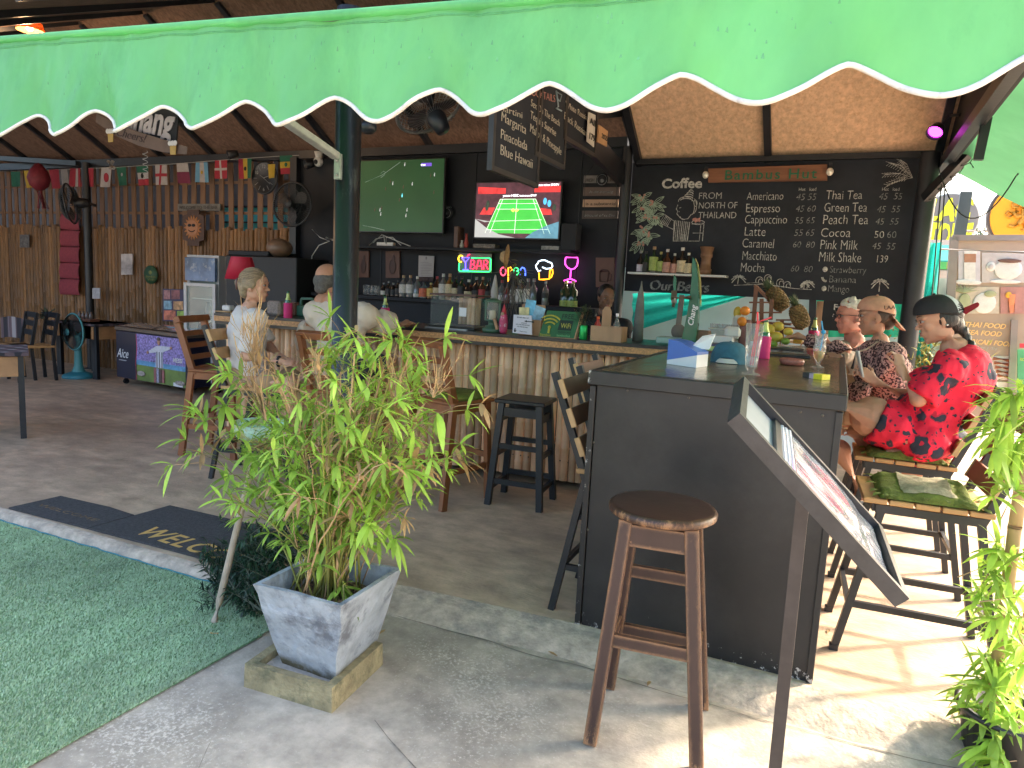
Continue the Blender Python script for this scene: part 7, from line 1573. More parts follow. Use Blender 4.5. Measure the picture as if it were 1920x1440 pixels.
ct_ = V((q.x, q.y, 0))+V((-.86, .5, 0))*.33+V((-.5, -.86, 0))*.44; dining_table(ct_.x, ct_.y, math.atan2(.86, .5), .95, .72, 'dining table with plaid cloth cut by the left frame edge', 'dark plaid cloth on the table at the left frame edge')
q2 = P(30, 800, Z=0); dining_chair(q.x-.45, q.y-.55, 1.0, 'chair tucked under the table at the left frame edge')
for x, y, rz, lab, cl in ((105, 712, .0, 'dark dining table by the bamboo wall behind the standing fan', 'dark plaid cloth on the table behind the standing fan'), (190, 705, .0, 'dark dining table between the standing fan and the freezer', 'dark plaid cloth on the table next to the freezer')):
    q = P(x, y, Z=0); dining_table(q.x-.1, 6.55, rz, .85, .6, lab, cl)
for x, lab in ((60, 'black dining chair left of the standing fan'), (20, 'black dining chair at the far left by the bamboo wall')):
    q = P(x, 712, Z=0); dining_chair(q.x, q.y, 2.9, lab, False)
b = MB(); q = P(22, 600, Y=5.9); b.sheet(lambda u, v: (q.x-.25+.5*u, 5.9+.02*math.sin(u*9), q.z+.02-.28*v+.03*math.sin(u*3.1)), 14, 8); tag(b.build('draped_cloth', m_plaid), 'plaid cloth draped over a chair back at the far left', 'cloth')
# small pots on the tables
for x, y, lab in ((88, 600, 'small leafy plant on the dark table left of the fan'), (160, 588, 'dark condiment set on the table by the slim post')):
    q = P(x, y, Y=6.5); 
    if x < 100:
        t = thing('table_plant', lab, 'plant', q); b = MB(); random.seed(x)
        for k in range(60): b.ct = random.random(); leaf(b, V((q.x, q.y, .76)), V((random.gauss(0, 1), random.gauss(0, 1), random.uniform(.3, 1.5))), random.uniform(.1, .2), .02, .6, 3)
        b.build('foliage', mat('dim_leaf', (.07, .085, .05), .7, 0, tint=.5), t); b = MB(); b.lathe([(0, .756), (.05, .756), (.06, .83), (0, .83)], (q.x, q.y, 0), 12); b.build('pot', m_black, t)
    else:
        t = thing('condiment_set', lab, 'condiment set', q); b = MB()
        for k in range(4): b.lathe([(0, .757), (.03, .757), (.03, .84), (.012, .87), (.012, .89), (0, .89)], (q.x-.12+.08*k, q.y, 0), 10)
        b.build('jar', mat('dim_glass', (.12, .09, .08), .25), t); b = MB(); b.box((q.x, q.y, .775), (.4, .14, .035)); b.build('tray', m_crate, t)
# standing fan
q = P(148, 708, Z=0); m_teal = mat('fan_teal', (.06, .26, .28), .45, .08, 4); sf_ = thing('standing_fan', 'pale teal pedestal fan with dark grille, leftmost fan on the floor', 'fan', q)
b = MB(); b.lathe([(0, 0), (.20, 0), (.205, .02), (.18, .05), (.09, .085), (0, .09)], q, 28); b.build('base', mat('fan_base', (.03, .20, .26), .4), sf_)
b = MB(); b.lathe([(.085, .08), (.055, .16), (.045, .40), (.042, .58)], q, 16); b.build('column', m_teal, sf_)
hc = P(138, 622, Y=q.y-.05); dirf = V((-.25, -.95, .0)).normalized(); dirf = (V((-.12, -.99, 0))).normalized()
def fanhead(t, c, ax, r, mring, mgr, mbl, mhub, wires=60):
    a, bb = frame(ax); 
    b = MB(); b.tube([c+(a*math.cos(k*.2094)+bb*math.sin(k*.2094))*r for k in range(31)], .010*r/.2, 6); b.build('rim', mring, t)
    b = MB()
    for k in range(wires):
        d = a*math.cos(2*math.pi*k/wires)+bb*math.sin(2*math.pi*k/wires)
        b.tube([c+ax*(.34*r)+d*(.2*r), c+ax*(.28*r)+d*(.75*r), c+d*r], .003, 3); b.tube([c-ax*(.34*r)+d*(.2*r), c-ax*(.28*r)+d*(.75*r), c+d*r], .0022, 3)
    for f in (.45, .7): b.tube([c+ax*(.31*r)+(a*math.cos(k*.2094)+bb*math.sin(k*.2094))*r*f for k in range(31)], .0025, 4)
    b.build('grille', mgr, t)
    b = MB()
    for k in range(3):
        t0 = k*2.094; pts = []
        for j in range(9):
            an = t0+.95*(j/8); rr = r*.84*(.75+.25*math.sin(math.pi*j/8)); pts.append(c+(a*math.cos(an)+bb*math.sin(an))*rr+ax*(.06*r*(1-2*j/8)))
        ins = [c+(a*math.cos(t0+.2+.5*j/3)+bb*math.sin(t0+.2+.5*j/3))*r*.15+ax*.01 for j in (3, 0)]
        P_ = pts+ins; b.add(P_, [tuple(range(len(P_)))]); 
    b.build('blade', mbl, t)
    b = MB(); b.lathe([(0, .36*r), (.17*r, .355*r), (.19*r, .33*r)], c, 20, ax); b.lathe([(.22*r, -.2*r), (.28*r, -.45*r), (.2*r, -.85*r), (0, -.9*r)], c, 18, ax); b.build('hub', mhub, t)
m_dgr = mat('fan_grille', (.035, .045, .05), .5); m_dbl = mat('fan_blade', (.06, .05, .055), .45)
fanhead(sf_, hc, dirf, .245, m_teal, m_dgr, m_dbl, m_teal, wires=64)
b = MB(); b.bar(q+V((0, 0, .55)), hc-dirf*.12, .05, .05); b.build('neck', m_teal, sf_)
# wall and ceiling fans
def wallfan(x, y, Y, ax, r, label, arm):
    c = P(x, y, Y=Y); t = thing('wall_fan', label, 'fan', c, group='dark wall fans'); fanhead(t, c, ax.normalized(), r, m_steel, m_dgr, m_dbl, m_steel); b = MB(); b.tube([c-ax.normalized()*r*.8, arm], .025, 8); b.build('arm', m_steel, t)
wallfan(548, 383, 6.55, V((.15, -1, .05)), .25, 'dark wall fan in front of the slats beside the wall clock', V((-6.1, 6.88, 2.2)))
wallfan(132, 382, 6.3, V((-.75, -.65, -.15)), .26, 'dark wall fan seen edgewise beside the red wall hanging', P(178, 385, Y=6.9))
cf = thing('ceiling_fan', 'caged metal fan hanging under the brown ceiling by the awning edge', 'fan', P(805, 205, Y=4.2)); c = P(806, 200, Y=4.2); ax = V((.35, -.25, -.9)).normalized()
fanhead(cf, c, V((-.6, .1, .8)).normalized(), .24, mat('fan_steel', (.3, .3, .3), .35, metal=.7), MATS['fan_steel'], m_dbl, m_steel, wires=36); b = MB(); b.cyl(c, c+V((.05, .1, .5)), .02); b.build('arm', m_steel, cf)
b = MB(); o = P(690, 238, Y=3.4); b.ball(o, (.05, .05, .04)); b.tube([o, o+V((-.08, .05, .1))], .012); tag(b.build('pipe_lamp', m_steel), 'small black lamp behind the top of the steel post', 'lamp')
# freezer chest
fl, frr = P(219, 719, Z=0), P(343, 742, Z=0); YFZ = fl.y+.02; frx0, frx1 = fl.x+.02, frr.x+.12; rzf = math.atan2(frr.y-fl.y, frr.x-fl.x)
fz = thing('ice_cream_freezer', 'ice cream chest freezer with sliding glass top and football picture', 'freezer', (fl.x, fl.y, 0)); T = Matrix.Translation(V((fl.x, fl.y, 0))) @ Matrix.Rotation(rzf, 4, 'Z'); Wf = (frr-fl).length
Wf *= 1.06
def mb_(): b = MB(); b.X = T; return b
m_navy = mat('freezer_navy', (.012, .013, .032), .3, .1, 4)
b = mb_(); b.box((Wf/2, .30, .40), (Wf, .6, .62), bev=.01); b.build('cabinet', m_navy, fz)
b = mb_(); b.box((Wf/2, .30, .735), (Wf+.02, .62, .05), bev=.008); b.build('top_rim', mat('freezer_rim', (.10, .07, .05), .35), fz)
b = mb_(); b.sheet(lambda u, v: (.05+(Wf-.1)*u, .04+.52*v, .768+.04*math.sin(math.pi*v)), 2, 12); b.build('glass_lid', mat('freezer_glass', (.30, .27, .26), .06, .1, coat=1), fz)
b = mb_(); b.sheet(lambda u, v: (Wf*.48+.03*u, .03+.54*v, .772+.042*math.sin(math.pi*v)), 1, 12); b.build('lid_rail', mat('freezer_rim', (.10, .07, .05)), fz)
for x in (.08, Wf-.08): b = mb_(); b.cyl((x-.015, .08, .035), (x+.015, .08, .035), .035); b.bar((x, .08, .035), (x, .08, .1), .03, .03); b.build('castor', m_steel, fz)
def fzq(b, x0, z0, x1, z1, y=-.004): b.add([(x0, y, z0), (x1, y, z0), (x1, y, z1), (x0, y, z1)], [(0, 1, 2, 3)])
px0, px1 = Wf*.31, Wf*.985
b = mb_(); b.cm = 0; fzq(b, px0, .30, px1, .695); b.cm = 1; fzq(b, px0, .10, px1, .30); b.cm = 2; fzq(b, px0, .30, px1, .36, -.006); b.cm = 3; b.tube([(px0-.012, -.004, .10), (px0-.02, -.004, .3), (px0+.012, -.004, .5), (px0, -.004, .69)], .006, 4)
b.cm = 4; cx_ = px0+(px1-px0)*.48
b.prism([(cx_-.07, -.006, .30), (cx_+.08, -.006, .30), (cx_+.075, -.006, .50), (cx_+.13, -.006, .52), (cx_+.22, -.006, .55), (cx_+.22, -.006, .58), (cx_+.07, -.006, .58), (cx_-.05, -.006, .57), (cx_-.2, -.006, .50), (cx_-.2, -.006, .47), (cx_-.06, -.006, .49)], (0, -.003, 0))
b.cm = 5; b.ball((cx_+.0, -.01, .625), (.032, .006, .045), 10, 8); b.ball((cx_+.24, -.01, .57), (.025, .004, .018), 8, 5); b.ball((cx_-.23, -.01, .475), (.025, .004, .02), 8, 5); b.cm = 6; b.ball((cx_, -.012, .66), (.036, .006, .025), 10, 6)
for k in range(3): b.cm = 7; b.box((cx_-.04+.05*k, -.010, .40), (.018, .002, .2))
for k in range(4): b.cm = (8, 9, 6, 8)[k]; b.box((cx_-.08+.055*k, -.012, .20), (.045, .004, .19-.01*k)) 
b.cm = 10; b.ball((px0+.10, -.01, .19), (.09, .004, .035), 10, 6); b.ball((px1-.1, -.01, .15), (.1, .004, .03), 10, 6)
fm = [mat('poster_crowd', (.22, .17, .42), .45, .9, 40, detail=8), mat('poster_grass', (.13, .20, .04), .45, .3, 6), mat('poster_cyan', (.10, .28, .48), .45, .4, 12), mat('poster_stripe', (.45, .06, .12), .4), mat('poster_jersey', (.50, .52, .60), .45, .15, 25), mat('poster_skin', (.38, .20, .14), .5), mat('poster_hair', (.08, .05, .04), .5), mat('poster_stripe_blue', (.15, .15, .20), .5), mat('poster_tub_red', (.28, .10, .10), .5, .4, 40), mat('poster_tub_grey', (.3, .3, .4), .5, .4, 40), mat('poster_prize', (.28, .24, .22), .5, .6, 30)]
b.build('picture_panel', fm, fz)
b = mb_(); b.text('Aice', basis(V((.025, -.004, .36)), V((1, 0, 0)), V((0, 0, 1)), V((0, -1, 0))), .17, .001, off=.0, shear=.35, sx=.80); b.box((.15, -.004, .325), (.16, .002, .006)); b.text('MESSI', basis(V((px1-.24, -.008, .40)), V((1, 0, 0)), V((0, 0, 1)), V((0, -1, 0))), .075, .001, off=.02, shear=.2); b.build('lettering', mat('letter_white', (.65, .65, .68), .5), fz)
b = mb_(); b.box((px1-.14, -.008, .125), (.18, .003, .045)); b.build('sticker', MATS['letter_white'], fz)
# drinks fridge
gx0, gx1 = P(345, 740, Z=0), P(404, 752, Z=0); YG = 6.45; X0, X1 = P(347, 600, Y=YG).x, P(406, 600, Y=YG).x; ZT_ = P(375, 478, Y=YG).z
gf = thing('drinks_fridge', 'tall grey drinks fridge with a glass door and blue header', 'fridge', ((X0+X1)/2, YG, 0)); wd = X1-X0; cx_ = (X0+X1)/2
m_gry = mat('fridge_grey', (.40, .41, .42), .4, .06, 3)
b = MB(); b.box((cx_, YG+.56, ZT_/2+.04), (wd, .04, ZT_-.08)); b.box((X0+.02, YG+.29, ZT_/2+.04), (.04, .5, ZT_-.08)); b.box((X1-.02, YG+.29, ZT_/2+.04), (.04, .5, ZT_-.08)); b.box((cx_, YG+.29, ZT_-.02), (wd-.08, .5, .04)); b.box((cx_, YG+.29, .30), (wd-.08, .5, .44)); b.build('cabinet', m_gry, gf)
zh0, zh1 = P(375, 527, Y=YG).z, P(375, 483, Y=YG).z; b = MB(); b.box((cx_, YG+.01, (zh0+zh1)/2), (wd-.03, .04, zh1-zh0), bev=.004); b.build('header_panel', mat('header_blue', (.10, .16, .28), .2, .6, 3, col2=(.45, .48, .5), c2=(.56, .66), s2=4), gf)
zd0, zd1 = P(375, 688, Y=YG).z, P(375, 531, Y=YG).z; b = MB()
for x in (X0+.025, X1-.025): b.box((x, YG, (zd0+zd1)/2), (.05, .04, zd1-zd0), bev=.003)
for z in (zd0+.02, zd1-.02): b.box((cx_, YG, z), (wd-.101, .038, .04), bev=.003)
b.build('door_frame', mat('door_grey', (.48, .48, .48), .4), gf)
b = MB(); b.box((cx_, YG, (zd0+zd1)/2), (wd-.10, .008, zd1-zd0-.08)); b.build('door_glass', glassy('fridge_door_glass', (.9, .95, .95), .02, .06), gf)
b = MB()
for k in range(4): b.box((cx_, YG+.27, zd0+.1+k*(zd1-zd0)*.24), (wd-.1, .42, .012))
b.build('shelf', mat('fridge_shelf', (.5, .55, .55), .4), gf)
b = MB(); b.box((cx_, YG+.53, (zd0+zd1)/2), (wd-.09, .01, zd1-zd0)); b.build('liner', mat('fridge_liner', (.45, .58, .55), .5, emit=.22), gf)  # glowing liner stands in for the fridge's interior light
b = MB(); b.box((cx_, YG+.005, .33), (wd-.02, .03, .40), bev=.004); b.build('lower_panel', mat('panel_white', (.52, .52, .53), .45), gf)
for k in range(6):
    b = MB(); c = V((X0+.1+(wd-.2)*(k % 3)/2, YG+.15+.12*(k//3), zd0+.106+(zd1-zd0)*.24*(1 if k < 3 else 2)+.001)); b.lathe([(0, 0), (.04, 0), (.042, .12), (.02, .17), (.02, .2), (0, .2)], c, 12); tag(b.build('fridge_bottle', mat('fridge_bottle_glass', (.28, .32, .33), .2) if k >= 3 else mat('fridge_bottle_dark', (.08, .07, .06), .2)), ('dark' if k < 3 else 'pale')+' bottle on the '+('lower' if k < 3 else 'upper')+' fridge shelf', 'bottle', ('dark' if k < 3 else 'pale')+' bottles in the drinks fridge')
for x in (X0+.06, X1-.06): b = MB(); b.cyl((x-.015, YG+.08, .04), (x+.015, YG+.08, .04), .04); b.build('castor', m_steel, gf)
# drinks poster left of the fridge
YQ_ = 7.03
dpst = thing('drinks_poster', 'navy poster with a grid of coloured drink pictures beside the fridge', 'poster', P(325, 600, Y=YQ_)); b = MB(); b.prism([P(305, 602, Y=YQ_), P(350, 604, Y=YQ_), P(350, 543, Y=YQ_), P(305, 541, Y=YQ_)], (0, .01, 0)); b.build('sheet', mat('poster_navy', (.04, .035, .09), .5), dpst)
b = MB(); pc = [mat('drink_pic_%s' % n, c, .5, .6, 14) for n, c in (('rose', (.30, .14, .15)), ('wine', (.22, .08, .09)), ('sky', (.18, .32, .42)), ('gold', (.52, .30, .15)), ('salmon', (.50, .16, .10)), ('lime', (.25, .38, .08)))]
for k, (x0, y0, x1, y1) in enumerate(((307, 544, 319, 561), (321, 544, 337, 561), (307, 564, 322, 580), (325, 565, 343, 581), (307, 582, 329, 600), (332, 583, 349, 601))): b.cm = k; b.prism([P(x0, y1, Y=YQ_-.004), P(x1, y1, Y=YQ_-.004), P(x1, y0, Y=YQ_-.004), P(x0, y0, Y=YQ_-.004)], (0, .003, 0))
b.build('pictures', pc, dpst)
# wall decorations
def wallthing(nm, x0, y0, x1, y1, m, label, cat, Y=7.06, t=.015):
    r_ = thing(nm, label, cat, P((x0+x1)/2, y1, Y=Y)); b = MB(); b.prism([P(x0, y1, Y=Y), P(x1, y1, Y=Y), P(x1, y0, Y=Y), P(x0, y0, Y=Y)], (0, t, 0)); b.build('panel', m, r_); return r_
wallthing('poster', 227, 476, 248, 515, mat('pale_poster', (.42, .38, .38), .25, .7, 3), 'narrow pale poster on the bamboo wall between the post and the green sign', 'poster')
wallthing('small_notice', 173, 540, 187, 560, mat('notice_grey', (.35, .35, .38), .6, .3, 30), 'small grey notice on the slim black post', 'notice', 6.88)
wallthing('small_picture', 37, 440, 54, 464, mat('dim_picture', (.14, .13, .125), .6, .6, 20), 'small dim picture on the bamboo wall at the far left', 'picture')
gs_ = thing('green_round_sign', 'small round green sign on the bamboo wall left of the freezer', 'sign', P(283, 515, Y=7.05)); c = P(283, 515, Y=7.05); b = MB(); b.lathe([(0, .01), (.13, .01), (.13, -.01)], c, 26, V((0, -1, 0))); b.build('disc', mat('dark_green', (.02, .07, .03), .6), gs_)
b = MB(); b.ball(c+V((0, -.012, .03)), (.035, .003, .03), 8, 5)
wr(b, 'Bamboo', 274, 520, 4, 292, Y=7.038); wr(b, 'WiFi', 277, 526, 4, 290, Y=7.038); b.build('lettering', mat('sign_olive', (.2, .2, .06), .7), gs_)
rh = thing('red_hanging', 'long red quilted hanging on the bamboo wall left of the slim post', 'hanging', P(133, 550, Y=7.0)); b = MB(); a, c = P(116, 400, Y=7.02), P(151, 402, Y=7.02); e = P(114, 552, Y=7.02); d = P(150, 553, Y=7.02); b.sheet(lambda u, v: a.lerp(c, u).lerp(e.lerp(d, u), v)+V((0, -.03*abs(math.sin(v*math.pi*5.0))**.6, 0)), 6, 80); b.build('cloth', mat('dull_red', (.24, .035, .05), .8, .2, 40), rh)
b = MB()
for k in (1, 2, 3, 4): p0, p1 = a.lerp(e, k/5), c.lerp(d, k/5); b.cyl(p0+V((0, -.012, 0)), p1+V((0, -.012, 0)), .012, n=8)
b.build('batten', mat('dark_red', (.14, .02, .03), .7), rh)
ln2 = thing('red_lantern', 'red tasselled lantern hanging among the flags at the far left', 'lantern', P(73, 345, Y=6.6)); c = P(73, 335, Y=6.6); b = MB(); b.lathe([(.0, .22), (.05, .2), (.12, .1), (.15, 0), (.12, -.1), (.05, -.16), (0, -.17)], c, 16); b.build('body', mat('lantern_red', (.20, .02, .035), .6, .2, 30, translu=.2), ln2); b = MB()
for k in range(14): b.cyl(c+V((random.gauss(0, .02), random.gauss(0, .02), -.15)), c+V((.05+random.gauss(0, .06), random.gauss(0, .03), -.42)), .006, n=4)
b.build('tassel', MATS['dull_red'], ln2)
# sun plaque, welcome plank, clock
c = P(362, 427, Y=7.05); sp_ = thing('sun_plaque', 'carved wooden sun face plaque with sunglasses on the slats', 'plaque', c); b = MB(); m_pl = mat('dark_plaque', (.08, .045, .035), .7, .3, 20)
b.prism([c+V((x, 0, z)) for x, z in ((-.11, -.24), (.11, -.24), (.11, -.18), (.2, -.16), (.2, .16), (.11, .18), (.11, .24), (-.11, .24), (-.11, .18), (-.2, .16), (-.2, -.16), (-.11, -.18))], (0, .02, 0)); b.build('board', m_pl, sp_)
b = MB(); n = 18; pts = []
for k in range(2*n): r = .17 if k % 2 == 0 else .115; a = math.pi*k/n; pts.append(c+V((r*math.cos(a), -.008, r*math.sin(a))))
b.prism(pts, (0, .008, 0)); b.build('sun_rays', mat('sun_orange', (.36, .15, .05), .6), sp_); b = MB(); b.ball(c+V((0, -.012, 0)), (.11, .012, .11), 18, 10); b.build('face', mat('sun_face', (.40, .18, .09), .6), sp_)
b = MB(); b.ball(c+V((-.04, -.026, .03)), (.035, .006, .02), 10, 6); b.ball(c+V((.035, -.026, .03)), (.035, .006, .02), 10, 6); b.tube([c+V((.06*math.sin(a), -.026, -.02-.035*math.cos(a))) for a in [-1.2+2.4*i/10 for i in range(11)]], .006, 4); b.build('sunglasses', m_black, sp_)
wp = thing('beach_plank', 'grey painted plank with faint welcome lettering across the slats', 'sign', P(372, 388, Y=7.1)); b = MB(); b.prism([P(333, 395, Y=7.12), P(412, 395, Y=7.12), P(412, 382, Y=7.12), P(333, 382, Y=7.12)], (0, .02, 0)); b.build('plank', mat('grey_plank', (.16, .155, .14), .8, .25, 10), wp); b = MB(); wr(b, 'WELCOME TO THE BAR', 336, 392, 6, 408, Y=7.115); b.build('lettering', mat('plank_ink', (.08, .06, .06), .8), wp)
c = P(496, 334, Y=7.0); ck_ = thing('wall_clock', 'round black wall clock with silver numerals on the slats', 'clock', c); b = MB(); b.lathe([(0, .012), (.185, .012), (.2, .02), (.205, 0), (.2, -.02)], c, 36, V((0, -1, 0))); b.build('dial', mat('clock_black', (.010, .013, .018), .35), ck_)
b = MB()
for h_, tx in ((0, '12'), (2, '2'), (10, '10'), (6, '6')):
    a = math.radians(90-30*h_); o = c+V((.14*math.cos(a), -.014, .14*math.sin(a)-.02)); b.text(tx, FRONT(o), .06, .001, align='CENTER')
for h_ in (1, 3, 4, 5, 7, 8, 9, 11): a = math.radians(90-30*h_); d = V((math.cos(a), 0, math.sin(a))); b.bar(c+d*.11+V((0, -.014, 0)), c+d*.17+V((0, -.014, 0)), .005, .004)
b.build('numeral', mat('clock_silver', (.35, .36, .37), .4), ck_); b = MB()
for a, L in ((-.62, .13), (.25, .09), (2.6, .07)): d = V((math.cos(a), 0, math.sin(a))); b.bar(c+V((0, -.018, 0)), c+d*L+V((0, -.018, 0)), .006, .004)
b.build('hand', MATS['clock_silver'], ck_)
# string of flags
def fl_(x, y, w, h, kind, k):
    Y = 6.95; o = P(x, y, Y=Y); W_ = P(x+w, y, Y=Y).x-o.x; H_ = o.z-P(x, y+h, Y=Y).z; t = random.gauss(0, .10)
    f = thing('flag', kind[0], 'flag', o, group='flags on the string')
    def g(u, v): return V((o.x+W_*u+H_*v*math.tan(t), Y+.02*math.sin(u*4+k)*v, o.z-H_*v))
    for (u0, v0, u1, v1, m, dy) in kind[1]: 
        b = MB(); b.sheet(lambda u, v: g(u0+(u1-u0)*u, v0+(v1-v0)*v)+V((0, -dy, 0)), 5, 5); b.build('cloth_field', m, f)
    for (u0, v0, r0, m) in kind[2] if len(kind) > 2 else ():
        b = MB(); b.ball(g(u0, v0)+V((0, -.006, 0)), (r0, .004, r0*1.2), 12, 8); b.build('emblem', m, f)
fc = lambda n, c: mat('flag_'+n, c, .85, .1, 20, translu=.2)
fw, fr_, fg, fy, fb, fm_, fk = fc('white', (.42, .40, .40)), fc('red', (.36, .03, .05)), fc('green', (.02, .13, .08)), fc('yellow', (.50, .34, .04)), fc('blue', (.14, .34, .52)), fc('maroon', (.18, .03, .07)), fc('black', (.02, .02, .02))
V3 = lambda a, b_, c: [(0, 0, .333, 1, a, 0), (.333, 0, .667, 1, b_, 0), (.667, 0, 1, 1, c, 0)]; H3 = lambda a, b_, c: [(0, 0, 1, .333, a, 0), (0, .333, 1, .667, b_, 0), (0, .667, 1, 1, c, 0)]; F1 = lambda a: [(0, 0, 1, 1, a, 0)]
for k, (x, y, w, h, kd) in enumerate(((20, 322, 18, 28, ('dark green flag near the red lantern', F1(fg))), (44, 320, 16, 32, ('yellow flag left of the red lantern', F1(fy))), (92, 318, 18, 36, ('red flag right of the red lantern', F1(fr_))), (114, 318, 12, 34, ('narrow white flag beside the red flags', F1(fw))), (132, 316, 18, 34, ('red flag with a white stripe left of the slim post', F1(fr_)+[(.6, 0, .8, 1, fw, .003)])), (155, 316, 20, 34, ('plain red flag right against the slim post', F1(fr_))),
    (190, 315, 19, 36, ('white flag with a red disc', F1(fw), [(.5, .5, .055, fr_)])), (218, 314, 18, 34, ('dark green flag right of the red disc flag', F1(fg), [(.5, .4, .02, fw)])), (256, 312, 22, 36, ('green white and red flag with a small emblem', H3(fg, fw, fr_), [(.5, .5, .03, fk)])), (291, 310, 22, 37, ('white flag with a red cross', F1(fw)+[(.42, 0, .58, 1, fr_, .003), (0, .42, 1, .58, fr_, .004)])), (331, 307, 21, 37, ('white and maroon flag', [(0, 0, 1, .42, fw, 0), (0, .42, 1, 1, fm_, 0)])), (367, 305, 22, 37, ('blue and white vertical striped flag with sun', V3(fb, fw, fb), [(.5, .5, .02, fy)])), (403, 301, 23, 34, ('red flag with a white cross', F1(fr_)+[(.36, 0, .5, 1, fw, .003), (0, .42, 1, .55, fw, .004)])), (447, 298, 25, 37, ('red yellow and green vertical flag with black star', V3(fr_, fy, fg), [(.5, .5, .022, fk)])),
    (502, 308, 14, 26, ('yellow flag half behind the clock', F1(fy))), (524, 292, 24, 35, ('green yellow and red horizontal flag with star', H3(fg, fy, fr_), [(.55, .5, .022, fg)])), (561, 296, 18, 22, ('yellow and red flag beside the white camera', H3(fr_, fy, fr_))))): fl_(x, y, w, h, kd, k)
b = MB(); b.tube([P(x, y, Y=6.955) for x, y in ((0, 322), (100, 318), (210, 314), (330, 307), (420, 300), (520, 293), (585, 290))], .004, 4); tag(b.build('flag_string', mat('string', (.4, .4, .38), .8)), 'thin string carrying the row of flags', 'string')
# security camera, spot lamps
c = P(597, 303, Y=6.7); cm_ = thing('security_camera', 'white ball security camera beside the screen wall', 'camera', c); b = MB(); b.ball(c, (.055, .055, .06)); b.lathe([(.03, .04), (.05, .11), (0, .11)], c, 14); b.build('shell', m_pbox, cm_); b = MB(); b.ball(c+V((0, -.045, -.01)), (.028, .02, .028)); b.build('lens', m_black, cm_)
for k, (x, y, lab) in enumerate(((432, 290, 'small black spot lamp above the flags'), (577, 308, 'black clip lamp right of the last flags'))):
    c = P(x, y, Y=6.8); ax = V((-.5, -.8, -.3)).normalized(); b = MB(); b.lathe([(0, -.1), (.04, -.09), (.06, .03), (.05, .03), (.03, -.05)], c, 14, ax); tag(b.build('spot_lamp', m_steel), lab, 'lamp', 'black spot lamps')
# brand board and cheers banner hung from the ceiling
YC_ = 4.3
bb_ = thing('hanging_brand_sign', 'black cut out sign with white script under the awning edge', 'sign', P(325, 240, Y=YC_))
o = P(243, 240, Y=YC_); e = P(374, 262, Y=YC_); rt = (e-o); 
rt.normalize(); up = V((-rt.z, 0, rt.x)); Mx = basis(o, rt, up, V((0, -1, 0)))
sz_ = .33; t_ = MB(); t_.text('Chang', Matrix.Identity(4), 1, 0, off=.03, shear=.2); wq = max(q[0] for q in t_.v)*sz_; L0 = .66
b = MB(); b.text('Chang', basis(o+V((-.14, -.004, .01)), rt, up, V((0, -1, 0))), sz_, .003, off=.03, shear=.2, sx=(L0+.02)/wq); b.build('lettering', mat('script_white', (.42, .38, .40), .6), bb_)
b = MB(); b.prism([o+V((-.14, .004, 0))+rt*x+up*z for x, z in ((-.03, -.03), (.30, -.04), (.48, -.12), (.62, -.13), (.70, -.02), (.70, .3), (.0, .32), (-.05, .2))], (0, .015, 0)); b.build('board', m_black, bb_)
b = MB(); b.text('BEER', basis(o+V((.18, -.004, .2)), rt, up, V((0, -1, 0))), .07, .002); b.build('small_lettering', MATS['script_white'], bb_)
chb = thing('cheers_banner', 'brown arched cheers banner with beer mugs hanging below the ceiling', 'banner', P(280, 265, Y=YC_-.05)); a = P(178, 240, Y=YC_-.06); c = P(350, 285, Y=YC_-.06); d_ = c-a
b = MB(); up = V((-d_.z, 0, d_.x)).normalized(); b.prism([a+up*.05, a+d_*.25-up*.02, a+d_*.5-up*.05, a+d_*.75-up*.05, c-up*.02, c+up*.04, a+d_*.75+up*.05, a+d_*.5+up*.06, a+d_*.25+up*.08, a+up*.12], (0, .006, 0)); b.build('ribbon', mat('banner_brown', (.13, .085, .07), .8, .15), chb)
b = MB(); rt = d_.normalized(); b.text('Cheers!', basis(a+d_*.24+V((0, -.004, 0))-up*.015, rt, up, V((0, -1, 0))), .10, .001, off=-.01, shear=.3, sx=1.15); b.build('lettering', mat('banner_ink', (.045, .025, .03), .8), chb)
for x, y in ((207, 255), (324, 278)):
    b = MB(); q = P(x, y, Y=YC_-.08); b.cm = 0; b.prism([q+V((-.03, 0, -.05)), q+V((.03, 0, -.05)), q+V((.035, 0, .03)), q+V((-.035, 0, .03))], (0, .004, 0)); b.cm = 1
    for dx in (-.03, 0, .03): b.ball(q+V((dx, -.003, .04)), (.025, .006, .022), 8, 6)
    b.build('beer_mug', [mat('mug_gold', (.38, .24, .06), .6), mat('mug_foam', (.55, .52, .52), .7)], chb)
b = MB(); q = P(272, 283, Y=YC_); b.tube([q+V((.02*math.cos(t*.9), .02*math.sin(t*.9), -.006*t)) for t in range(40)], .0025, 4); tag(b.build('paper_curl', mat('curl_white', (.45, .42, .42), .6)), 'white spiral streamer hanging under the cheers banner', 'streamer')
b = MB(); q = P(208, 310, Y=6.0); 
for k in range(3): b.tube([q+V((random.gauss(0, .03), 0, .05)), q+V((random.gauss(0, .03), 0, -.04))], .02, 6)
tag(b.build('ribbon_bow', MATS['curl_white']), 'small white bow on the flag string below the cheers banner', 'bow')
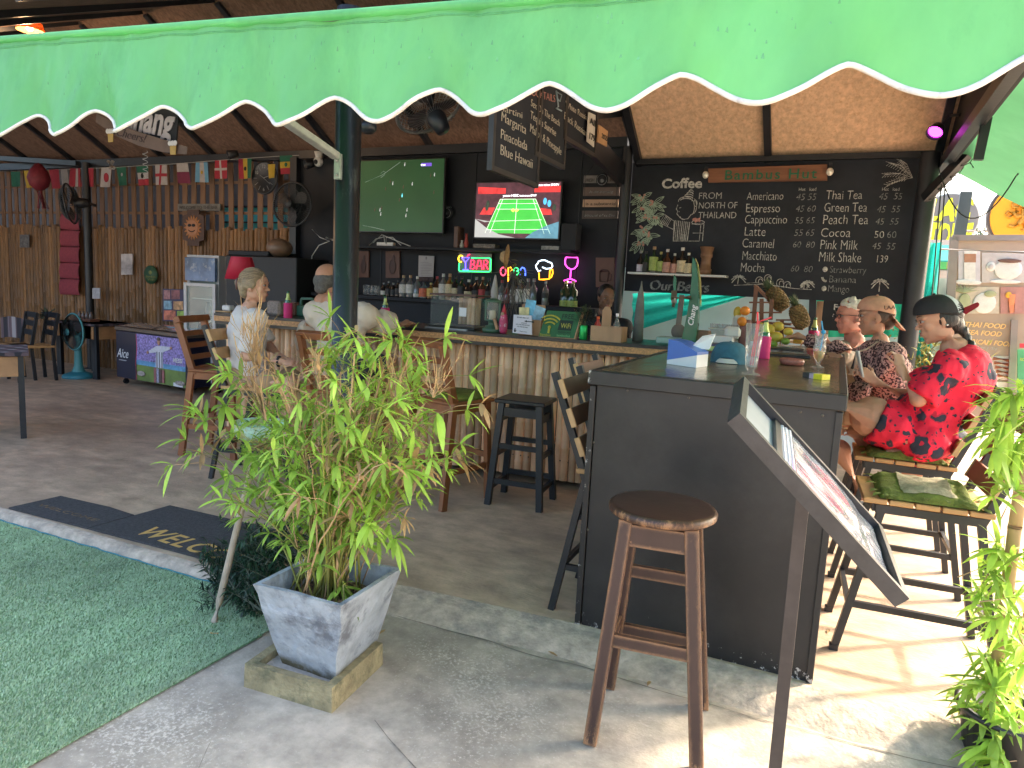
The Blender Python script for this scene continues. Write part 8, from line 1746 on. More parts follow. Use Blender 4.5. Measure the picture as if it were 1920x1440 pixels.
# light under the roof, top left: lit amber lamp
c = P(57, 48, Y=4.6); al = thing('amber_lamp', 'lit woven amber lamp under the ceiling at the top left', 'lamp', c); b = MB(); b.lathe([(.03, .06), (.10, .03), (.125, -.05), (.12, -.05), (.09, .02)], c, 20); b.build('lamp_shade', mat('woven_amber', (.40, .16, .06), .7, .4, 60, translu=.4), al); b = MB(); b.ball(c+V((.02, -.02, -.03)), .03); b.build('bulb', mat('bulb_glow', (1, .72, .45), .5, 0, emit=5), al)
ld_ = bpy.data.lights.new('amber_lamp_light', 'POINT'); lo = bpy.data.objects.new('lamp_light', ld_); COL.objects.link(lo); lo.location = c+V((0, 0, -.12)); ld_.energy = 6; ld_.color = (1, .6, .3); ld_.shadow_soft_size = .05; adopt(lo, al)
# ================================================================ PEOPLE
m_skin = mat('skin_light', (.52, .28, .19), .5, .10, 9, spec=.35, col2=(.50, .22, .15), c2=(.5, .75), s2=7)
m_skin2 = mat('skin_tan', (.46, .23, .145), .5, .10, 9, spec=.35)
m_eye = mat('eye_white', (.36, .33, .31), .25, 0); m_iris = mat('eye_dark', (.04, .03, .025), .2, 0); m_lip = mat('lip', (.42, .16, .13), .45, .1, 20); m_brow = mat('brow_dark', (.06, .035, .025), .8, .1); m_browp = mat('brow_pale', (.30, .22, .15), .8, .1)
def cap(b, p, q, r0, r1=None, n=12):
    r1 = r0 if r1 is None else r1; b.ball(p, r0, n, 8); b.ball(q, r1, n, 8); b.tube([p, q], [r0, r1], n)
def sleeve(b, p, q, r0, r1, n=16): b.ball(p, r0, n, 10); b.tube([p, V(p).lerp(V(q), .5), q], [r0, (r0+r1)/2, r1], n)
def chain(b, pts, rs):
    for i in range(len(pts)-1): cap(b, V(pts[i]), V(pts[i+1]), rs[i], rs[i+1])
def head_axes(fwd, up=V((0, 0, 1))):
    f = V(fwd).normalized(); s = f.cross(up).normalized(); u = s.cross(f); return f, s, u     # s = person's right
def head(b, c, fwd, up=V((0, 0, 1)), k=1., female=True):
    f, s, u = head_axes(fwd, up); M = Matrix((f, s, u)).transposed()
    def p(a, sd, z): return c+(f*a+s*sd+u*z)*k
    def e(a, sd, z, r): b.ball(p(a, sd, z), tuple(q*k for q in r), 16, 12, M)
    e(-.012, 0, .035, (.097, .075, .088)); e(.012, 0, .03, (.080, .068, .078)); e(.018, 0, -.035, (.066, .058, .072)); e(.030, 0, -.062, (.050, .046, .046)); e(.058, 0, -.092, (.020, .022, .017)); e(.070, 0, -.052, (.018, .024, .020))
    cap(b, p(.082, 0, .018), p(.101, 0, -.015), .008*k, .0105*k); e(.093, .009, -.020, (.009, .006, .006)); e(.093, -.009, -.020, (.009, .006, .006))
    e(.080, 0, -.046, (.013, .022, .006)); e(.078, 0, -.058, (.013, .019, .006))
    for sg in (-1, 1):
        e(.054, sg*.036, -.014, (.024, .022, .024)); e(.068, sg*.030, .034, (.018, .024, .012)); e(-.012, sg*.074, .0, (.020, .008, .030)); e(-.002, sg*.074, -.022, (.012, .008, .012)); e(.0, sg*.050, -.05, (.04, .014, .035))
    cap(b, p(-.022, 0, -.04), p(-.036, 0, -.15), .050*k if female else .057*k, .052*k if female else .062*k)
    return p, M
def face(parent, p, M, k=1., lips=m_lip, brow=m_brow, look=0.):
    for sg in (-1, 1):
        b = MB(); b.cm = 0; b.ball(p(.0768, sg*.031, .016), (.010*k, .0130*k, .0062*k), 12, 8, M); b.cm = 1; b.ball(p(.0855, sg*.031+look, .0145), (.004*k, .0062*k, .0058*k), 10, 6, M); b.cm = 2; b.tube([p(.087, sg*(.018+.026*t), .0215+.003*math.sin(3.1*t)) for t in (0, .25, .5, .75, 1)], .0017*k, 5); b.build('eye', [m_eye, m_iris, m_brow], parent)
        b = MB(); b.tube([p(.0935-.012*t*t, sg*(.016+.036*t), .040+.007*math.sin(2.6*t)) for t in (0, .25, .5, .75, 1)], [.0014*k, .0022*k, .0021*k, .0016*k, .0008*k], 6); b.build('eyebrow', brow, parent)
    b = MB(); b.tube([p(.092-.55*abs(t)*.02, t*.021, -.0462+.002*math.cos(t*3)) for t in (-1, -.5, 0, .5, 1)], [.001, .0032*k, .0036*k, .0032*k, .001], 6); b.tube([p(.090-.55*abs(t)*.02, t*.018, -.0555) for t in (-1, -.5, 0, .5, 1)], [.001, .0045*k, .005*k, .0045*k, .001], 6); b.build('mouth', lips, parent)
def hand(b, w, dirn, palm, curl=.5, k=1., spread=.12, thumb=1):
    "w wrist, dirn towards fingertips, palm normal (side the fingers close to)"
    d = V(dirn).normalized(); n = V(palm); n = (n-d*n.dot(d)).normalized(); s = d.cross(n)*thumb     # s: thumb side
    M = Matrix((d, s, n)).transposed(); c = w+d*.05*k
    cap(b, w, w+d*.02*k, .024*k, .024*k); b.ball(c, (.048*k, .040*k, .016*k), 14, 10, M); b.ball(c+d*.018*k, (.034*k, .041*k, .014*k), 14, 10, M)
    for i, (off, L) in enumerate(((.029, .072), (.010, .080), (-.010, .074), (-.029, .058))):
        q = c+d*.036*k+s*off*k; a = 0; dd = (d+s*off*spread*8)
        for j, (f_, r) in enumerate(((.45, .0092), (.30, .0082), (.25, .0072))):
            a += curl*(.55, .8, .55)[j]*(1+.12*i); e = q+(dd*math.cos(a)+n*math.sin(a)).normalized()*L*f_*k*1.02; cap(b, q, e, r*k, r*.92*k, 8); q = e
    q = c-d*.022*k+s*.030*k; dd = (d*.62+s*.72+n*.25).normalized(); e = q+dd*.036*k; cap(b, q, e, .0125*k, .0105*k, 8); e2 = e+(d*.85+s*.25+n*.35*max(.3, curl)).normalized()*.030*k; cap(b, e, e2, .0105*k, .0088*k, 8)
def torso(b, pel, chest, sl, sr, grow=0., female=True, belly=0., neck=None):
    "pelvis, chest centre and the two shoulder joints"
    ax = (chest-pel).normalized(); sd = (sr-sl); sd = (sd-ax*sd.dot(ax)).normalized(); fr_ = ax.cross(sd)*1   # forward or back by order
    M = Matrix((sd, fr_, ax)).transposed(); L = (chest-pel).length
    for t, rx, ry in ((0, .165, .115), (.25, .155, .11), (.5, .138, .10), (.75, .150, .108), (1., .158, .108)):
        b.ball(pel.lerp(chest, t), (rx+grow, ry+grow+belly*math.sin(math.pi*min(1, t+.25)), .11+grow), 18, 12, M)
    cap(b, sl, sr, .058+grow, .058+grow); 
    top = chest+ax*.10
    b.ball(top, (.13+grow, .075+grow, .075+grow), 16, 10, M)
    if neck is not None: cap(b, sl.lerp(neck, .15), neck-V((0, 0, .02)), .05+grow, .045+grow*.4); cap(b, sr.lerp(neck, .15), neck-V((0, 0, .02)), .05+grow, .045+grow*.4)
def strands(parent, p, m, bun, n, c0=(-.021, 0, .047), rad=(.101, .086, .093), a0=.55, seed=1):
    random.seed(seed); b = MB(); e = V(bun)
    for k in range(n):
        s0 = random.uniform(-1, 1); d0 = V((a0+random.uniform(-.05, .25)*(1-abs(s0)), s0, random.uniform(.25, 1)*(1-.75*abs(s0)))).normalized(); d1 = V((-1, random.gauss(0, .18), random.gauss(-.25, .18))).normalized(); pts = []
        for i in range(9):
            d = d0.lerp(d1, i/8); d.normalize(); q = V(c0)+V((d.x*rad[0], d.y*rad[1], d.z*rad[2])); pts.append(p(*(q.lerp(e, max(0, i/8-.75)*2))))
        b.ct = random.random(); b.tube(pts, [.0006]+[.0019]*7+[.001], 4)
    b.build('hair_strand', m, parent)
def person(label, loc): return thing('person', label, 'person', loc)
LEFT = -_r; TOW = -_fw

# ---------- woman in the red shirt on the second chair
YW = 4.42
m_redc = mat('red_print_cloth', (.72, .010, .045), .8, .12, 10, bump=.12, bscale=40)
n_ = m_redc.node_tree.nodes; l_ = m_redc.node_tree.links; bs = n_['Principled BSDF']; src = bs.inputs['Base Color'].links[0].from_socket; tc = n_['Texture Coordinate']
nd = n_.new('ShaderNodeTexNoise'); nd.inputs['Scale'].default_value = 17; l_.new(tc.outputs['Object'], nd.inputs[0]); vm = n_.new('ShaderNodeVectorMath'); vm.operation = 'MULTIPLY_ADD'; vm.inputs[1].default_value = (.07, .07, .07); l_.new(nd.outputs['Color'], vm.inputs[0]); l_.new(tc.outputs['Object'], vm.inputs[2])
def vor(scale, thr, prev, colr, rnd=.9):
    vo = n_.new('ShaderNodeTexVoronoi'); vo.inputs['Scale'].default_value = scale; vo.inputs['Randomness'].default_value = rnd; l_.new(vm.outputs[0], vo.inputs[0])
    ad = n_.new('ShaderNodeSeparateColor'); l_.new(vo.outputs['Color'], ad.inputs[0]); mm = n_.new('ShaderNodeMath'); mm.operation = 'MULTIPLY'; mm.inputs[1].default_value = thr; l_.new(ad.outputs[0], mm.inputs[0])
    lt = n_.new('ShaderNodeMath'); lt.operation = 'LESS_THAN'; l_.new(vo.outputs['Distance'], lt.inputs[0]); l_.new(mm.outputs[0], lt.inputs[1])
    mx = n_.new('ShaderNodeMix'); mx.data_type = 'RGBA'; l_.new(lt.outputs[0], mx.inputs[0]); l_.new(prev, mx.inputs[6]); mx.inputs[7].default_value = (*colr, 1); return mx.outputs[2]
o_ = vor(10, .66, src, (.42, .01, .04)); o_ = vor(10, .56, o_, (.02, .02, .04)); o_ = vor(10, .14, o_, (.5, .01, .04)); o_ = vor(31, .36, o_, (.02, .02, .04)); o_ = vor(19, .20, o_, (.03, .02, .04)); l_.new(o_, bs.inputs['Base Color'])
def pw(x, y, Y): return P(x, y, Y=Y)
hc = pw(1757, 602, YW); pr = person('woman in a red and black printed shirt with a backwards cap, looking at a phone', (hc.x+.02, YW, .70))
fd = V((-.93, -.22, -.30)); upv = V((-.30, -.05, .95))
b = MB(); p_, M_ = head(b, hc, fd, upv, 1.04)
neck = pw(1796, 652, YW); pel = V((.47, YW, .80)); chest = pw(1795, 715, YW); sl = pw(1782, 690, YW-.17); sr = pw(1783, 680, YW+.17)
cap(b, hc+(neck-hc)*.35, neck, .052, .058); cap(b, neck, chest, .058, .09)
torso(b, pel, chest, sl, sr, 0, neck=neck)
# far arm holding the phone
el = pw(1704, 742, YW+.14); wr_ = pw(1640, 716, YW-.02); chain(b, [sr, el, wr_], [.052, .042, .029]); hd_ = (pw(1609, 690, YW-.05)-wr_).normalized(); hand(b, wr_, hd_, V((-.75, .1, .35)), .85, .95, thumb=-1)
el2 = pw(1722, 748, YW-.20); wr2 = pw(1690, 694, YW-.13); chain(b, [sl, el2, wr2], [.052, .044, .030]); hand(b, wr2, V((-.15, .25, .6)), V((-.6, .6, -.1)), 1.15, .95)
# legs: near one crossed over
hipn, hipf = V((.47, YW-.10, .80)), V((.47, YW+.11, .80)); kn = pw(1545, 738, YW-.10); an = kn+V((-.02, .16, -.40)); kf = pw(1552, 805, YW+.12); af = pw(1614, 918, YW+.10)
af.z = max(af.z, .09)
chain(b, [hipn, hipn.lerp(kn, .5), kn, an], [.12, .115, .085, .045]); chain(b, [hipf, hipf.lerp(kf, .5), kf, kf.lerp(af, .35), af], [.115, .108, .078, .066, .037])
b.ball(kn.lerp(an, .3)+V((.02, 0, 0)), (.05, .05, .09))
toe = af+V((-.10, -.10, -.05)); chain(b, [af+V((.01, 0, -.03)), af.lerp(toe, .6)+V((0, 0, -.02)), toe], [.035, .030, .020]); chain(b, [an, an+V((-.06, -.02, -.05)), an+V((-.13, -.03, -.09))], [.035, .030, .02])
baked(b, 'body', m_skin, .0048, 8, pr); face(pr, p_, M_, 1.04)
b = MB(); torso(b, pel+V((0, 0, -.02)), chest, sl, sr, .034, neck=neck+V((.0, 0, -.015))); sleeve(b, sl, sl.lerp(el2, .95), .078, .094); sleeve(b, sr, sr.lerp(el, .80), .075, .090); b.ball(pel+V((.0, 0, -.0)), (.18, .205, .13)); b.ball(chest+V((-.05, 0, -.06)), (.12, .14, .12)); b.ball(pel.lerp(chest, .4)+V((-.04, 0, 0)), (.17, .19, .15)); cap(b, chest+V((.06, 0, .0)), pel+V((.10, 0, .02)), .12, .13)
baked(b, 'shirt', m_redc, .008, 50, pr, (.014, 9))
b = MB(); sleeve(b, hipn, hipn.lerp(kn, .46), .135, .138); sleeve(b, hipf, hipf.lerp(kf, .42), .135, .135); b.ball(pel+V((.02, 0, -.01)), (.17, .20, .11)); baked(b, 'shorts', m_redc, .009, 20, pr, (.010, 10))
# hair, plait and backwards cap
m_hairb = mat('hair_black', (.012, .010, .010), .42, .3, 40, bump=.4, bscale=150, stretch=(1, 1, .2)); 
b = MB(); f, s, u = head_axes(fd, upv); M = Matrix((f, s, u)).transposed()
b.ball(p_(-.030, 0, .032), (.098, .083, .088), 18, 12, M); b.ball(p_(-.070, 0, -.03), (.052, .066, .060), 16, 10, M)
for sg in (-1, 1): b.ball(p_(-.035, sg*.066, .005), (.050, .020, .052), 12, 8, M)
hb = p_(-.10, 0, -.04)
for i in range(9):
    t = i/8; q = hb.lerp(V((neck.x+.075, YW-.03, neck.z-.02)), min(1, t*2)) if t < .5 else V((neck.x+.075, YW-.03, neck.z-.02)).lerp(V((chest.x+.165, YW-.04, chest.z-.02)), (t-.5)*2); b.ball(q+V((0, .008*(-1)**i, 0)), (.026*(1-.4*t), .026*(1-.4*t), .030))
baked(b, 'hair', m_hairb, .006, 3, pr)
strands(pr, p_, mat('strand_black', (.016, .012, .012), .35, .1, tint=.6), (-.10, 0, -.04), 90, (-.030, 0, .028), (.1, .086, .090), .35, 3)
def capobj(parent, p, M, k, m_main, m_brim, m_panel=None, up=0., name='cap'):
    def dm(u_, v_):
        a = 2*math.pi*u_; t = math.pi/2*v_; r = math.cos(t)**.75; z = math.sin(t)
        fx = .108*math.cos(a)*r-.012; sy = .088*math.sin(a)*r; zz = .040+.095*z-.020*math.cos(a)*(1-v_)*0+ (.012*math.cos(a) - .020*(math.cos(a) < 0)*abs(math.cos(a)))*(1-v_)
        return p(fx, sy, zz)
    b = MB(); b.sheet(dm, 40, 12)
    cp = b.build(name, [m_main, m_panel or m_main], parent)
    if m_panel:
        for pol in cp.data.polygons:
            i = pol.index % 40
            if .34 < (i+.5)/40 < .66: pol.material_index = 1
    b = MB()
    b.sheet(lambda u_, v_: p(-.100-.088*v_*(math.cos((u_-.5)*2.0)), .078*math.sin((u_-.5)*2.6)*(1-.12*v_), .030+(up-.018)*v_-.020*abs(u_-.5)*2), 18, 8); b.sheet(lambda u_, v_: p(-.100-.088*v_*(math.cos((u_-.5)*2.0)), .078*math.sin((u_-.5)*2.6)*(1-.12*v_), .026+(up-.018)*v_-.020*abs(u_-.5)*2), 18, 8); b.build('cap_brim', m_brim, cp)
    b = MB(); b.ball(p(-.012, 0, .137), .007, 8, 5); b.build('cap_button', m_main, cp)
capobj(pr, lambda a, sd, z: p_(a*1.06, sd*1.06, z+.002), M_, 1.06, mat('cap_black', (.014, .014, .018), .8, .2, 40), mat('brim_red', (.60, .02, .05), .7, .1), mat('cap_panel_white', (.50, .52, .58), .8, .1), up=.035)
b = MB(); b.ball(p_(-.012, -.084, -.022) if True else 0, .008, 10, 6); b.ball(p_(-.012, .084, -.022), .008, 10, 6); b.build('earring', mat('earring_silver', (.4, .4, .38), .2, metal=.8), pr)
# phone in her hand
ph = wr_+hd_*.085+V((-.018, -.01, .035)); b = MB(); ax_ = (pw(1597, 652, YW-.05)-pw(1607, 705, YW-.05)).normalized(); b.bar(ph-ax_*.065, ph+ax_*.085, .075, .010, V((1, .15, .25)), bev=.003); o = b.build('phone', mat('phone_case', (.55, .53, .5), .3, .1)); tag(o, 'pale phone held up by the woman in red', 'phone')
fo = thing('flip_flop', 'dark flip flop on the foot of the woman in red', 'flip flop', toe); b = MB(); b.bar(af+V((.05, .02, -.085)), toe+V((-.05, -.03, -.035)), .085, .018, bev=.006); b.build('sole', m_black, fo); b = MB(); b.tube([af.lerp(toe, .75)+V((-.04, .03, -.03)), af.lerp(toe, .8)+V((0, 0, .01)), af.lerp(toe, .6)+V((.04, -.03, -.03))], .006, 5); b.build('strap', m_black, fo)
# ---------- woman in the leopard blouse
YL2 = 5.12
m_leo = mat('leopard_cloth', (.34, .17, .15), .85, .2, 12, bump=.1, bscale=40)
n_ = m_leo.node_tree.nodes; l_ = m_leo.node_tree.links; bs = n_['Principled BSDF']; src = bs.inputs['Base Color'].links[0].from_socket; tc = n_['Texture Coordinate']
nz = n_.new('ShaderNodeTexNoise'); nz.inputs['Scale'].default_value = 75; nz.inputs['Detail'].default_value = 2; l_.new(tc.outputs['Object'], nz.inputs[0]); cr = n_.new('ShaderNodeValToRGB'); cr.color_ramp.interpolation = 'CONSTANT'; cr.color_ramp.elements[0].color = (.05, .02, .022, 1); cr.color_ramp.elements[1].position = .50; cr.color_ramp.elements[1].color = (.47, .27, .24, 1); l_.new(nz.outputs[0], cr.inputs[0]); l_.new(cr.outputs[0], bs.inputs['Base Color'])
hc = pw(1640, 596, YL2); pr = person('woman in a leopard print blouse and backwards beige cap reaching over the fruit', (hc.x, YL2, .70)); fd = V((-.97, -.12, -.08)); upv = V((-.08, 0, 1))
b = MB(); p_, M_ = head(b, hc, fd, upv, 1.02); neck = pw(1650, 640, YL2); pel = V((.44, YL2, .80)); chest = pw(1655, 692, YL2); sl = pw(1672, 668, YL2-.18); sr = pw(1640, 660, YL2+.17)
cap(b, hc+(neck-hc)*.4, neck, .05, .055); cap(b, neck, chest, .055, .09); torso(b, pel, chest, sl, sr, 0, neck=neck)
el = pw(1568, 652, YL2+.25); wr_ = pw(1496, 630, YL2+.25); chain(b, [sr, el, wr_], [.052, .042, .028]); hand(b, wr_, pw(1470, 634, YL2+.22)-wr_, V((-.1, -.2, -1)), .75, .95, thumb=-1)
el2 = pw(1610, 745, YL2-.22); wr2 = pw(1572, 672, YL2-.05); chain(b, [sl, el2, wr2], [.052, .044, .030]); hand(b, wr2, V((-.3, .4, .15)), V((-.2, .2, -1)), .6, .95)
hl, hr = V((.40, YL2-.1, .80)), V((.40, YL2+.1, .80))
for h_, k_, a_ in ((hl, V((-.03, YL2-.1, .80)), V((.02, YL2-.08, .36))), (hr, V((-.03, YL2+.12, .80)), V((.02, YL2+.1, .36)))): chain(b, [h_, k_, a_], [.1, .066, .04]); chain(b, [a_, a_+V((-.1, 0, -.06))], [.036, .025])
baked(b, 'body', m_skin2, .005, 8, pr); face(pr, p_, M_, 1.02)
b = MB(); torso(b, pel, chest, sl, sr, .032, neck=neck+V((.01, 0, -.035))); cap(b, sl, el2, .078, .066); sleeve(b, el2, el2.lerp(wr2, .3), .066, .056); cap(b, sr, el, .075, .062); sleeve(b, el, el.lerp(wr_, .80), .062, .048); b.ball(chest+V((-.06, 0, -.05)), (.11, .14, .11)); cap(b, chest+V((.05, 0, 0)), pel+V((.08, 0, .0)), .12, .13); baked(b, 'blouse', m_leo, .0085, 36, pr, (.012, 9))
b = MB(); cap(b, hl, V((.14, YL2-.1, .8)), .12, .1); cap(b, hr, V((.14, YL2+.1, .8)), .12, .1); baked(b, 'shorts', mat('beige_cloth', (.42, .30, .20), .85, .1), .01, 4, pr)
b = MB(); f, s, u = head_axes(fd, upv); M = Matrix((f, s, u)).transposed(); b.ball(p_(-.030, 0, .030), (.094, .080, .085), 18, 12, M); b.ball(p_(-.075, 0, -.03), (.045, .05, .05), 14, 10, M)
for sg in (-1, 1): b.ball(p_(-.03, sg*.064, .01), (.045, .018, .04), 12, 8, M)
baked(b, 'hair', mat('hair_brown', (.06, .03, .018), .45, .3, 40, bump=.4, bscale=150), .006, 3, pr)
m_bcap = mat('cap_beige', (.52, .27, .18), .85, .12, 30); capobj(pr, lambda a, sd, z: p_(a*1.07 if a > -.1 else (a*1.0+.012), sd*1.08, (z+.004) if a > -.1 else z-(-a-.1)*1.05), M_, 1.05, m_bcap, m_bcap)
b = MB(); b.text('LAA', basis(p_(-.035, -.089, .052), -f, u, -s), .035, .002, off=.01); b.build('cap_stitching', mat('stitch_dark', (.08, .04, .03), .8), pr)
b = MB(); t0 = wr_+(pw(1470, 634, YL2+.22)-wr_).normalized()*.15; b.tube([t0, t0+V((-.01, -.01, -.09))], .003, 5); tag(b.build('toothpick', m_whp), 'thin white pick held by the hand over the fruit board', 'pick')
b = MB(); b.tube([pw(1645, 640, YL2-.12)+V((0, -.05, 0)), pw(1625, 655, YL2-.2), pw(1606, 660, YL2-.25), pw(1603, 690, YL2-.2)], .006, 6); b.build('bag_strap', mat('strap_beige', (.5, .38, .28), .7), pr)
# ---------- white haired man with glasses
YM = 5.72
hc = pw(1594, 596, YM); pr = person('white haired man with dark glasses leaning on the far end of the bar', (hc.x, YM, .70)); fd = V((-.86, -.48, -.05)); upv = V((0, 0, 1))
b = MB(); p_, M_ = head(b, hc, fd, upv, 1.06, False); neck = pw(1605, 638, YM); pel = V((.42, YM+.1, .82)); chest = pw(1600, 685, YM); sl = pw(1570, 665, YM-.2); sr = pw(1630, 660, YM+.2)
cap(b, neck, chest, .06, .1); torso(b, pel, chest, sl, sr, 0, False, neck=neck); el = V((-.02, YM-.30, 1.21)); el = pw(1584, 656, YM-.22); wr_ = pw(1545, 638, YM-.22); chain(b, [sl, el, wr_], [.056, .046, .032]); hand(b, wr_, V((-1, -.1, -.05)), V((0, 0, -1)), .4); el2 = pw(1660, 720, YM+.25); chain(b, [sr, el2, el2+V((-.2, -.1, .1))], [.056, .046, .032])
for sg in (-.1, .1): chain(b, [pel+V((0, sg, 0)), V((-.02, YM+.1+sg, .8)), V((.04, YM+.1+sg, .36))], [.1, .07, .042])
baked(b, 'body', mat('skin_ruddy', (.52, .22, .16), .5, .12, 9), .0052, 8, pr); face(pr, p_, M_, 1.06, brow=m_browp)
b = MB(); torso(b, pel, chest, sl, sr, .03, False, neck=neck+V((0, 0, -.03))); sleeve(b, sl, sl.lerp(el, .95), .078, .076); sleeve(b, sr, sr.lerp(el2, .7), .078, .08); baked(b, 'shirt', mat('khaki_cloth', (.36, .30, .24), .85, .12), .009, 18, pr, (.012, 9))
b = MB(); f, s, u = head_axes(fd, upv); M = Matrix((f, s, u)).transposed(); random.seed(4)
b.ball(p_(-.025, 0, .060), (.088, .078, .066), 18, 12, M); b.ball(p_(-.06, 0, .02), (.052, .072, .06), 16, 10, M)
for k in range(60):
    a = random.uniform(-2.2, 2.2); e = random.uniform(.3, 1.4); q = p_(-.02+.088*math.cos(a)*math.cos(e)*(-1 if abs(a) > 1.9 else 1), .078*math.sin(a)*math.cos(e), .065+.062*math.sin(e)); b.ball(q, (.015, .015, .020), 8, 5)
baked(b, 'hair', mat('hair_white', (.70, .66, .58), .7, .15, 60, bump=.5, bscale=120), .006, 2, pr, (.008, 40))
b = MB()
for sg in (-1, 1):
    b.tube([p_(.098, sg*.034+.020*math.cos(a), .014+.015*math.sin(a)) for a in [i*.524 for i in range(13)]], .0028, 5); b.tube([p_(.096, sg*.054, .020), p_(.05, sg*.077, .022), p_(-.01, sg*.082, .016)], .0028, 5)
b.tube([p_(.099, -.012, .018), p_(.103, 0, .020), p_(.099, .012, .018)], .0025, 5); b.build('glasses', mat('glasses_black', (.02, .02, .03), .3), pr)
b = MB(); b.tube([pw(1608, 655, YM-.22)+V((0, -.06, 0)), pw(1598, 690, YM-.2)+V((0, -.06, 0))], .014, 6); b.build('bag_strap', m_black, pr)
# ---------- woman in the white shirt at the left of the bar
q = P(425, 885, Z=0); YA_ = q.y+.10
m_wsh = mat('white_shirt', (.62, .56, .54), .8, .06, 12, bump=.08, bscale=40)
hc = pw(479, 538, YA_); pr = person('blond woman in a white shirt with hair clip sitting at the bar', (hc.x, YA_, .70)); fd = V((.92, .36, -.02)); upv = V((0.02, 0, 1))
b = MB(); p_, M_ = head(b, hc, fd, upv, 1.02); neck = pw(466, 578, YA_); pel = pw(470, 712, YA_); chest = pw(462, 622, YA_); sr = pw(478, 600, YA_-.17); sl = pw(470, 592, YA_+.16)
cap(b, hc+(neck-hc)*.4, neck, .05, .055); cap(b, neck, chest, .055, .09); torso(b, pel, chest, sl, sr, 0, neck=neck)
el = pw(461, 668, YA_-.22); wr_ = pw(527, 678, YA_-.16); chain(b, [sr, el, wr_], [.05, .042, .029]); hand(b, wr_, V((.9, .4, -.05)), V((.2, .6, -.7)), .5, .95)
el2 = pw(505, 650, YA_+.2); wr2 = pw(528, 670, YA_+.02); chain(b, [sl, el2, wr2], [.05, .042, .029]); hand(b, wr2, V((.9, -.1, -.1)), V((0, -.4, -.8)), .5, .95, thumb=-1)
for sg in (-1, 1):
    h_ = pel+V((0, .1*sg, 0)); k_ = pw(562, 716, YA_)+V((0, .1*sg, .0)); a_ = k_+V((-.02, -.0, -.44)); chain(b, [h_, k_, a_], [.1, .066, .038]); chain(b, [a_, a_+V((.12, 0, -.06))], [.034, .024])
baked(b, 'body', m_skin, .005, 8, pr); face(pr, p_, M_, 1.02, brow=m_browp)
b = MB(); torso(b, pel+V((0, 0, .05)), chest, sl, sr, .03, neck=neck+V((0, 0, -.03))); sleeve(b, sr, sr.lerp(el, .9), .074, .074); sleeve(b, sl, sl.lerp(el2, .9), .074, .074); b.ball(chest+V((.05, .0, -.06)), (.10, .12, .10)); baked(b, 'shirt', m_wsh, .0085, 20, pr, (.011, 9))
b = MB(); f, s, u = head_axes(fd, upv)
for sg in (-1, 1): b.prism([neck+f*.07+V((0, 0, -.02)), neck+f*.09+s*sg*.05+V((0, 0, -.05)), neck+s*sg*.075+V((0, 0, .01)), neck+s*sg*.05+f*.02+V((0, 0, .035))], s*sg*.008)
b.build('collar', m_wsh, pr)
b = MB()
for sg in (-1, 1): h_ = pel+V((0, .1*sg, 0)); k_ = pw(562, 716, YA_)+V((0, .1*sg, 0)); cap(b, h_, h_.lerp(k_, .62), .118, .098)
b.ball(pel, (.16, .2, .12)); baked(b, 'shorts', mat('tan_shorts', (.34, .22, .13), .85, .12), .009, 4, pr, (.008, 9))
m_blond = mat('hair_blond', (.27, .20, .125), .45, .3, 50, bump=.4, bscale=160, stretch=(.3, 1, 1)); b = MB(); M = Matrix((f, s, u)).transposed()
b.ball(p_(-.021, 0, .047), (.099, .083, .090), 18, 12, M); b.ball(p_(-.070, 0, .0), (.058, .070, .066), 16, 10, M); b.ball(p_(-.075, 0, -.045), (.042, .054, .047), 14, 10, M)
for sg in (-1, 1): b.ball(p_(-.022, sg*.070, .025), (.056, .018, .048), 12, 8, M)
b.ball(p_(-.12, 0, .02), (.035, .035, .04), 12, 8, M); baked(b, 'hair', m_blond, .006, 3, pr)
strands(pr, p_, mat('strand_blond', (.30, .22, .14), .4, .1, tint=.5), (-.12, 0, .02), 130)
b = MB()
for sg in (-1, 1): b.ball(p_(-.128, sg*.022, .012), (.012, .014, .045), 10, 8, M)
for k in range(5): b.bar(p_(-.14, -.02, -.02+.016*k), p_(-.14, .02, -.02+.016*k), .006, .006)
b.build('hair_clip', mat('clip_brown', (.10, .035, .03), .3), pr)
b = MB(); b.tube([wr_+V((-.02, 0, 0))+(s*math.cos(a)+u*math.sin(a))*.032 for a in [i*.524 for i in range(13)]], .010, 6); b.build('watch', m_black, pr)
b = MB(); b.ball(p_(-.012, .081, -.03), .005, 8, 5); b.build('earring', mat('earring_gold', (.5, .35, .15), .3, metal=.7), pr)
# ---------- man in the beige T-shirt seen from behind
YB_ = 4.22
hc = pw(617, 528, YB_+.05); pr = person('balding man in a beige T-shirt seen from behind the steel post', (hc.x, YB_, .72)); fd = V((.25, .95, -.12)); upv = V((0, .1, 1))
b = MB(); p_, M_ = head(b, hc, fd, upv, 1.06, False); neck = pw(625, 565, YB_); pel = pw(640, 690, YB_-.02); chest = pw(640, 615, YB_+.0); sl = pw(594, 590, YB_-.02); sr = pw(686, 592, YB_+.03)
cap(b, neck, chest, .062, .1); torso(b, pel, chest, sl, sr, .015, False, neck=neck); el = pw(738, 612, YB_+.28); wr_ = pw(762, 622, YB_+.52); wr_.z = max(wr_.z, BZ+.035); chain(b, [sr, el, wr_], [.058, .046, .032]); hand(b, wr_, V((-.2, 1, 0)), V((0, 0, -1)), .4)
el2 = pw(566, 650, YB_+.12); chain(b, [sl, el2, el2+V((.12, .22, .05))], [.058, .046, .032]); hand(b, el2+V((.12, .22, .05)), V((.5, 1, .1)), V((0, 0, -1)), .5)
for sg in (-.1, .1): chain(b, [pel+V((sg, 0, 0)), pel+V((sg*1.3, .40, .02)), pel+V((sg*1.3, .36, -.42))], [.11, .07, .045])
baked(b, 'body', m_skin2, .006, 5, pr)
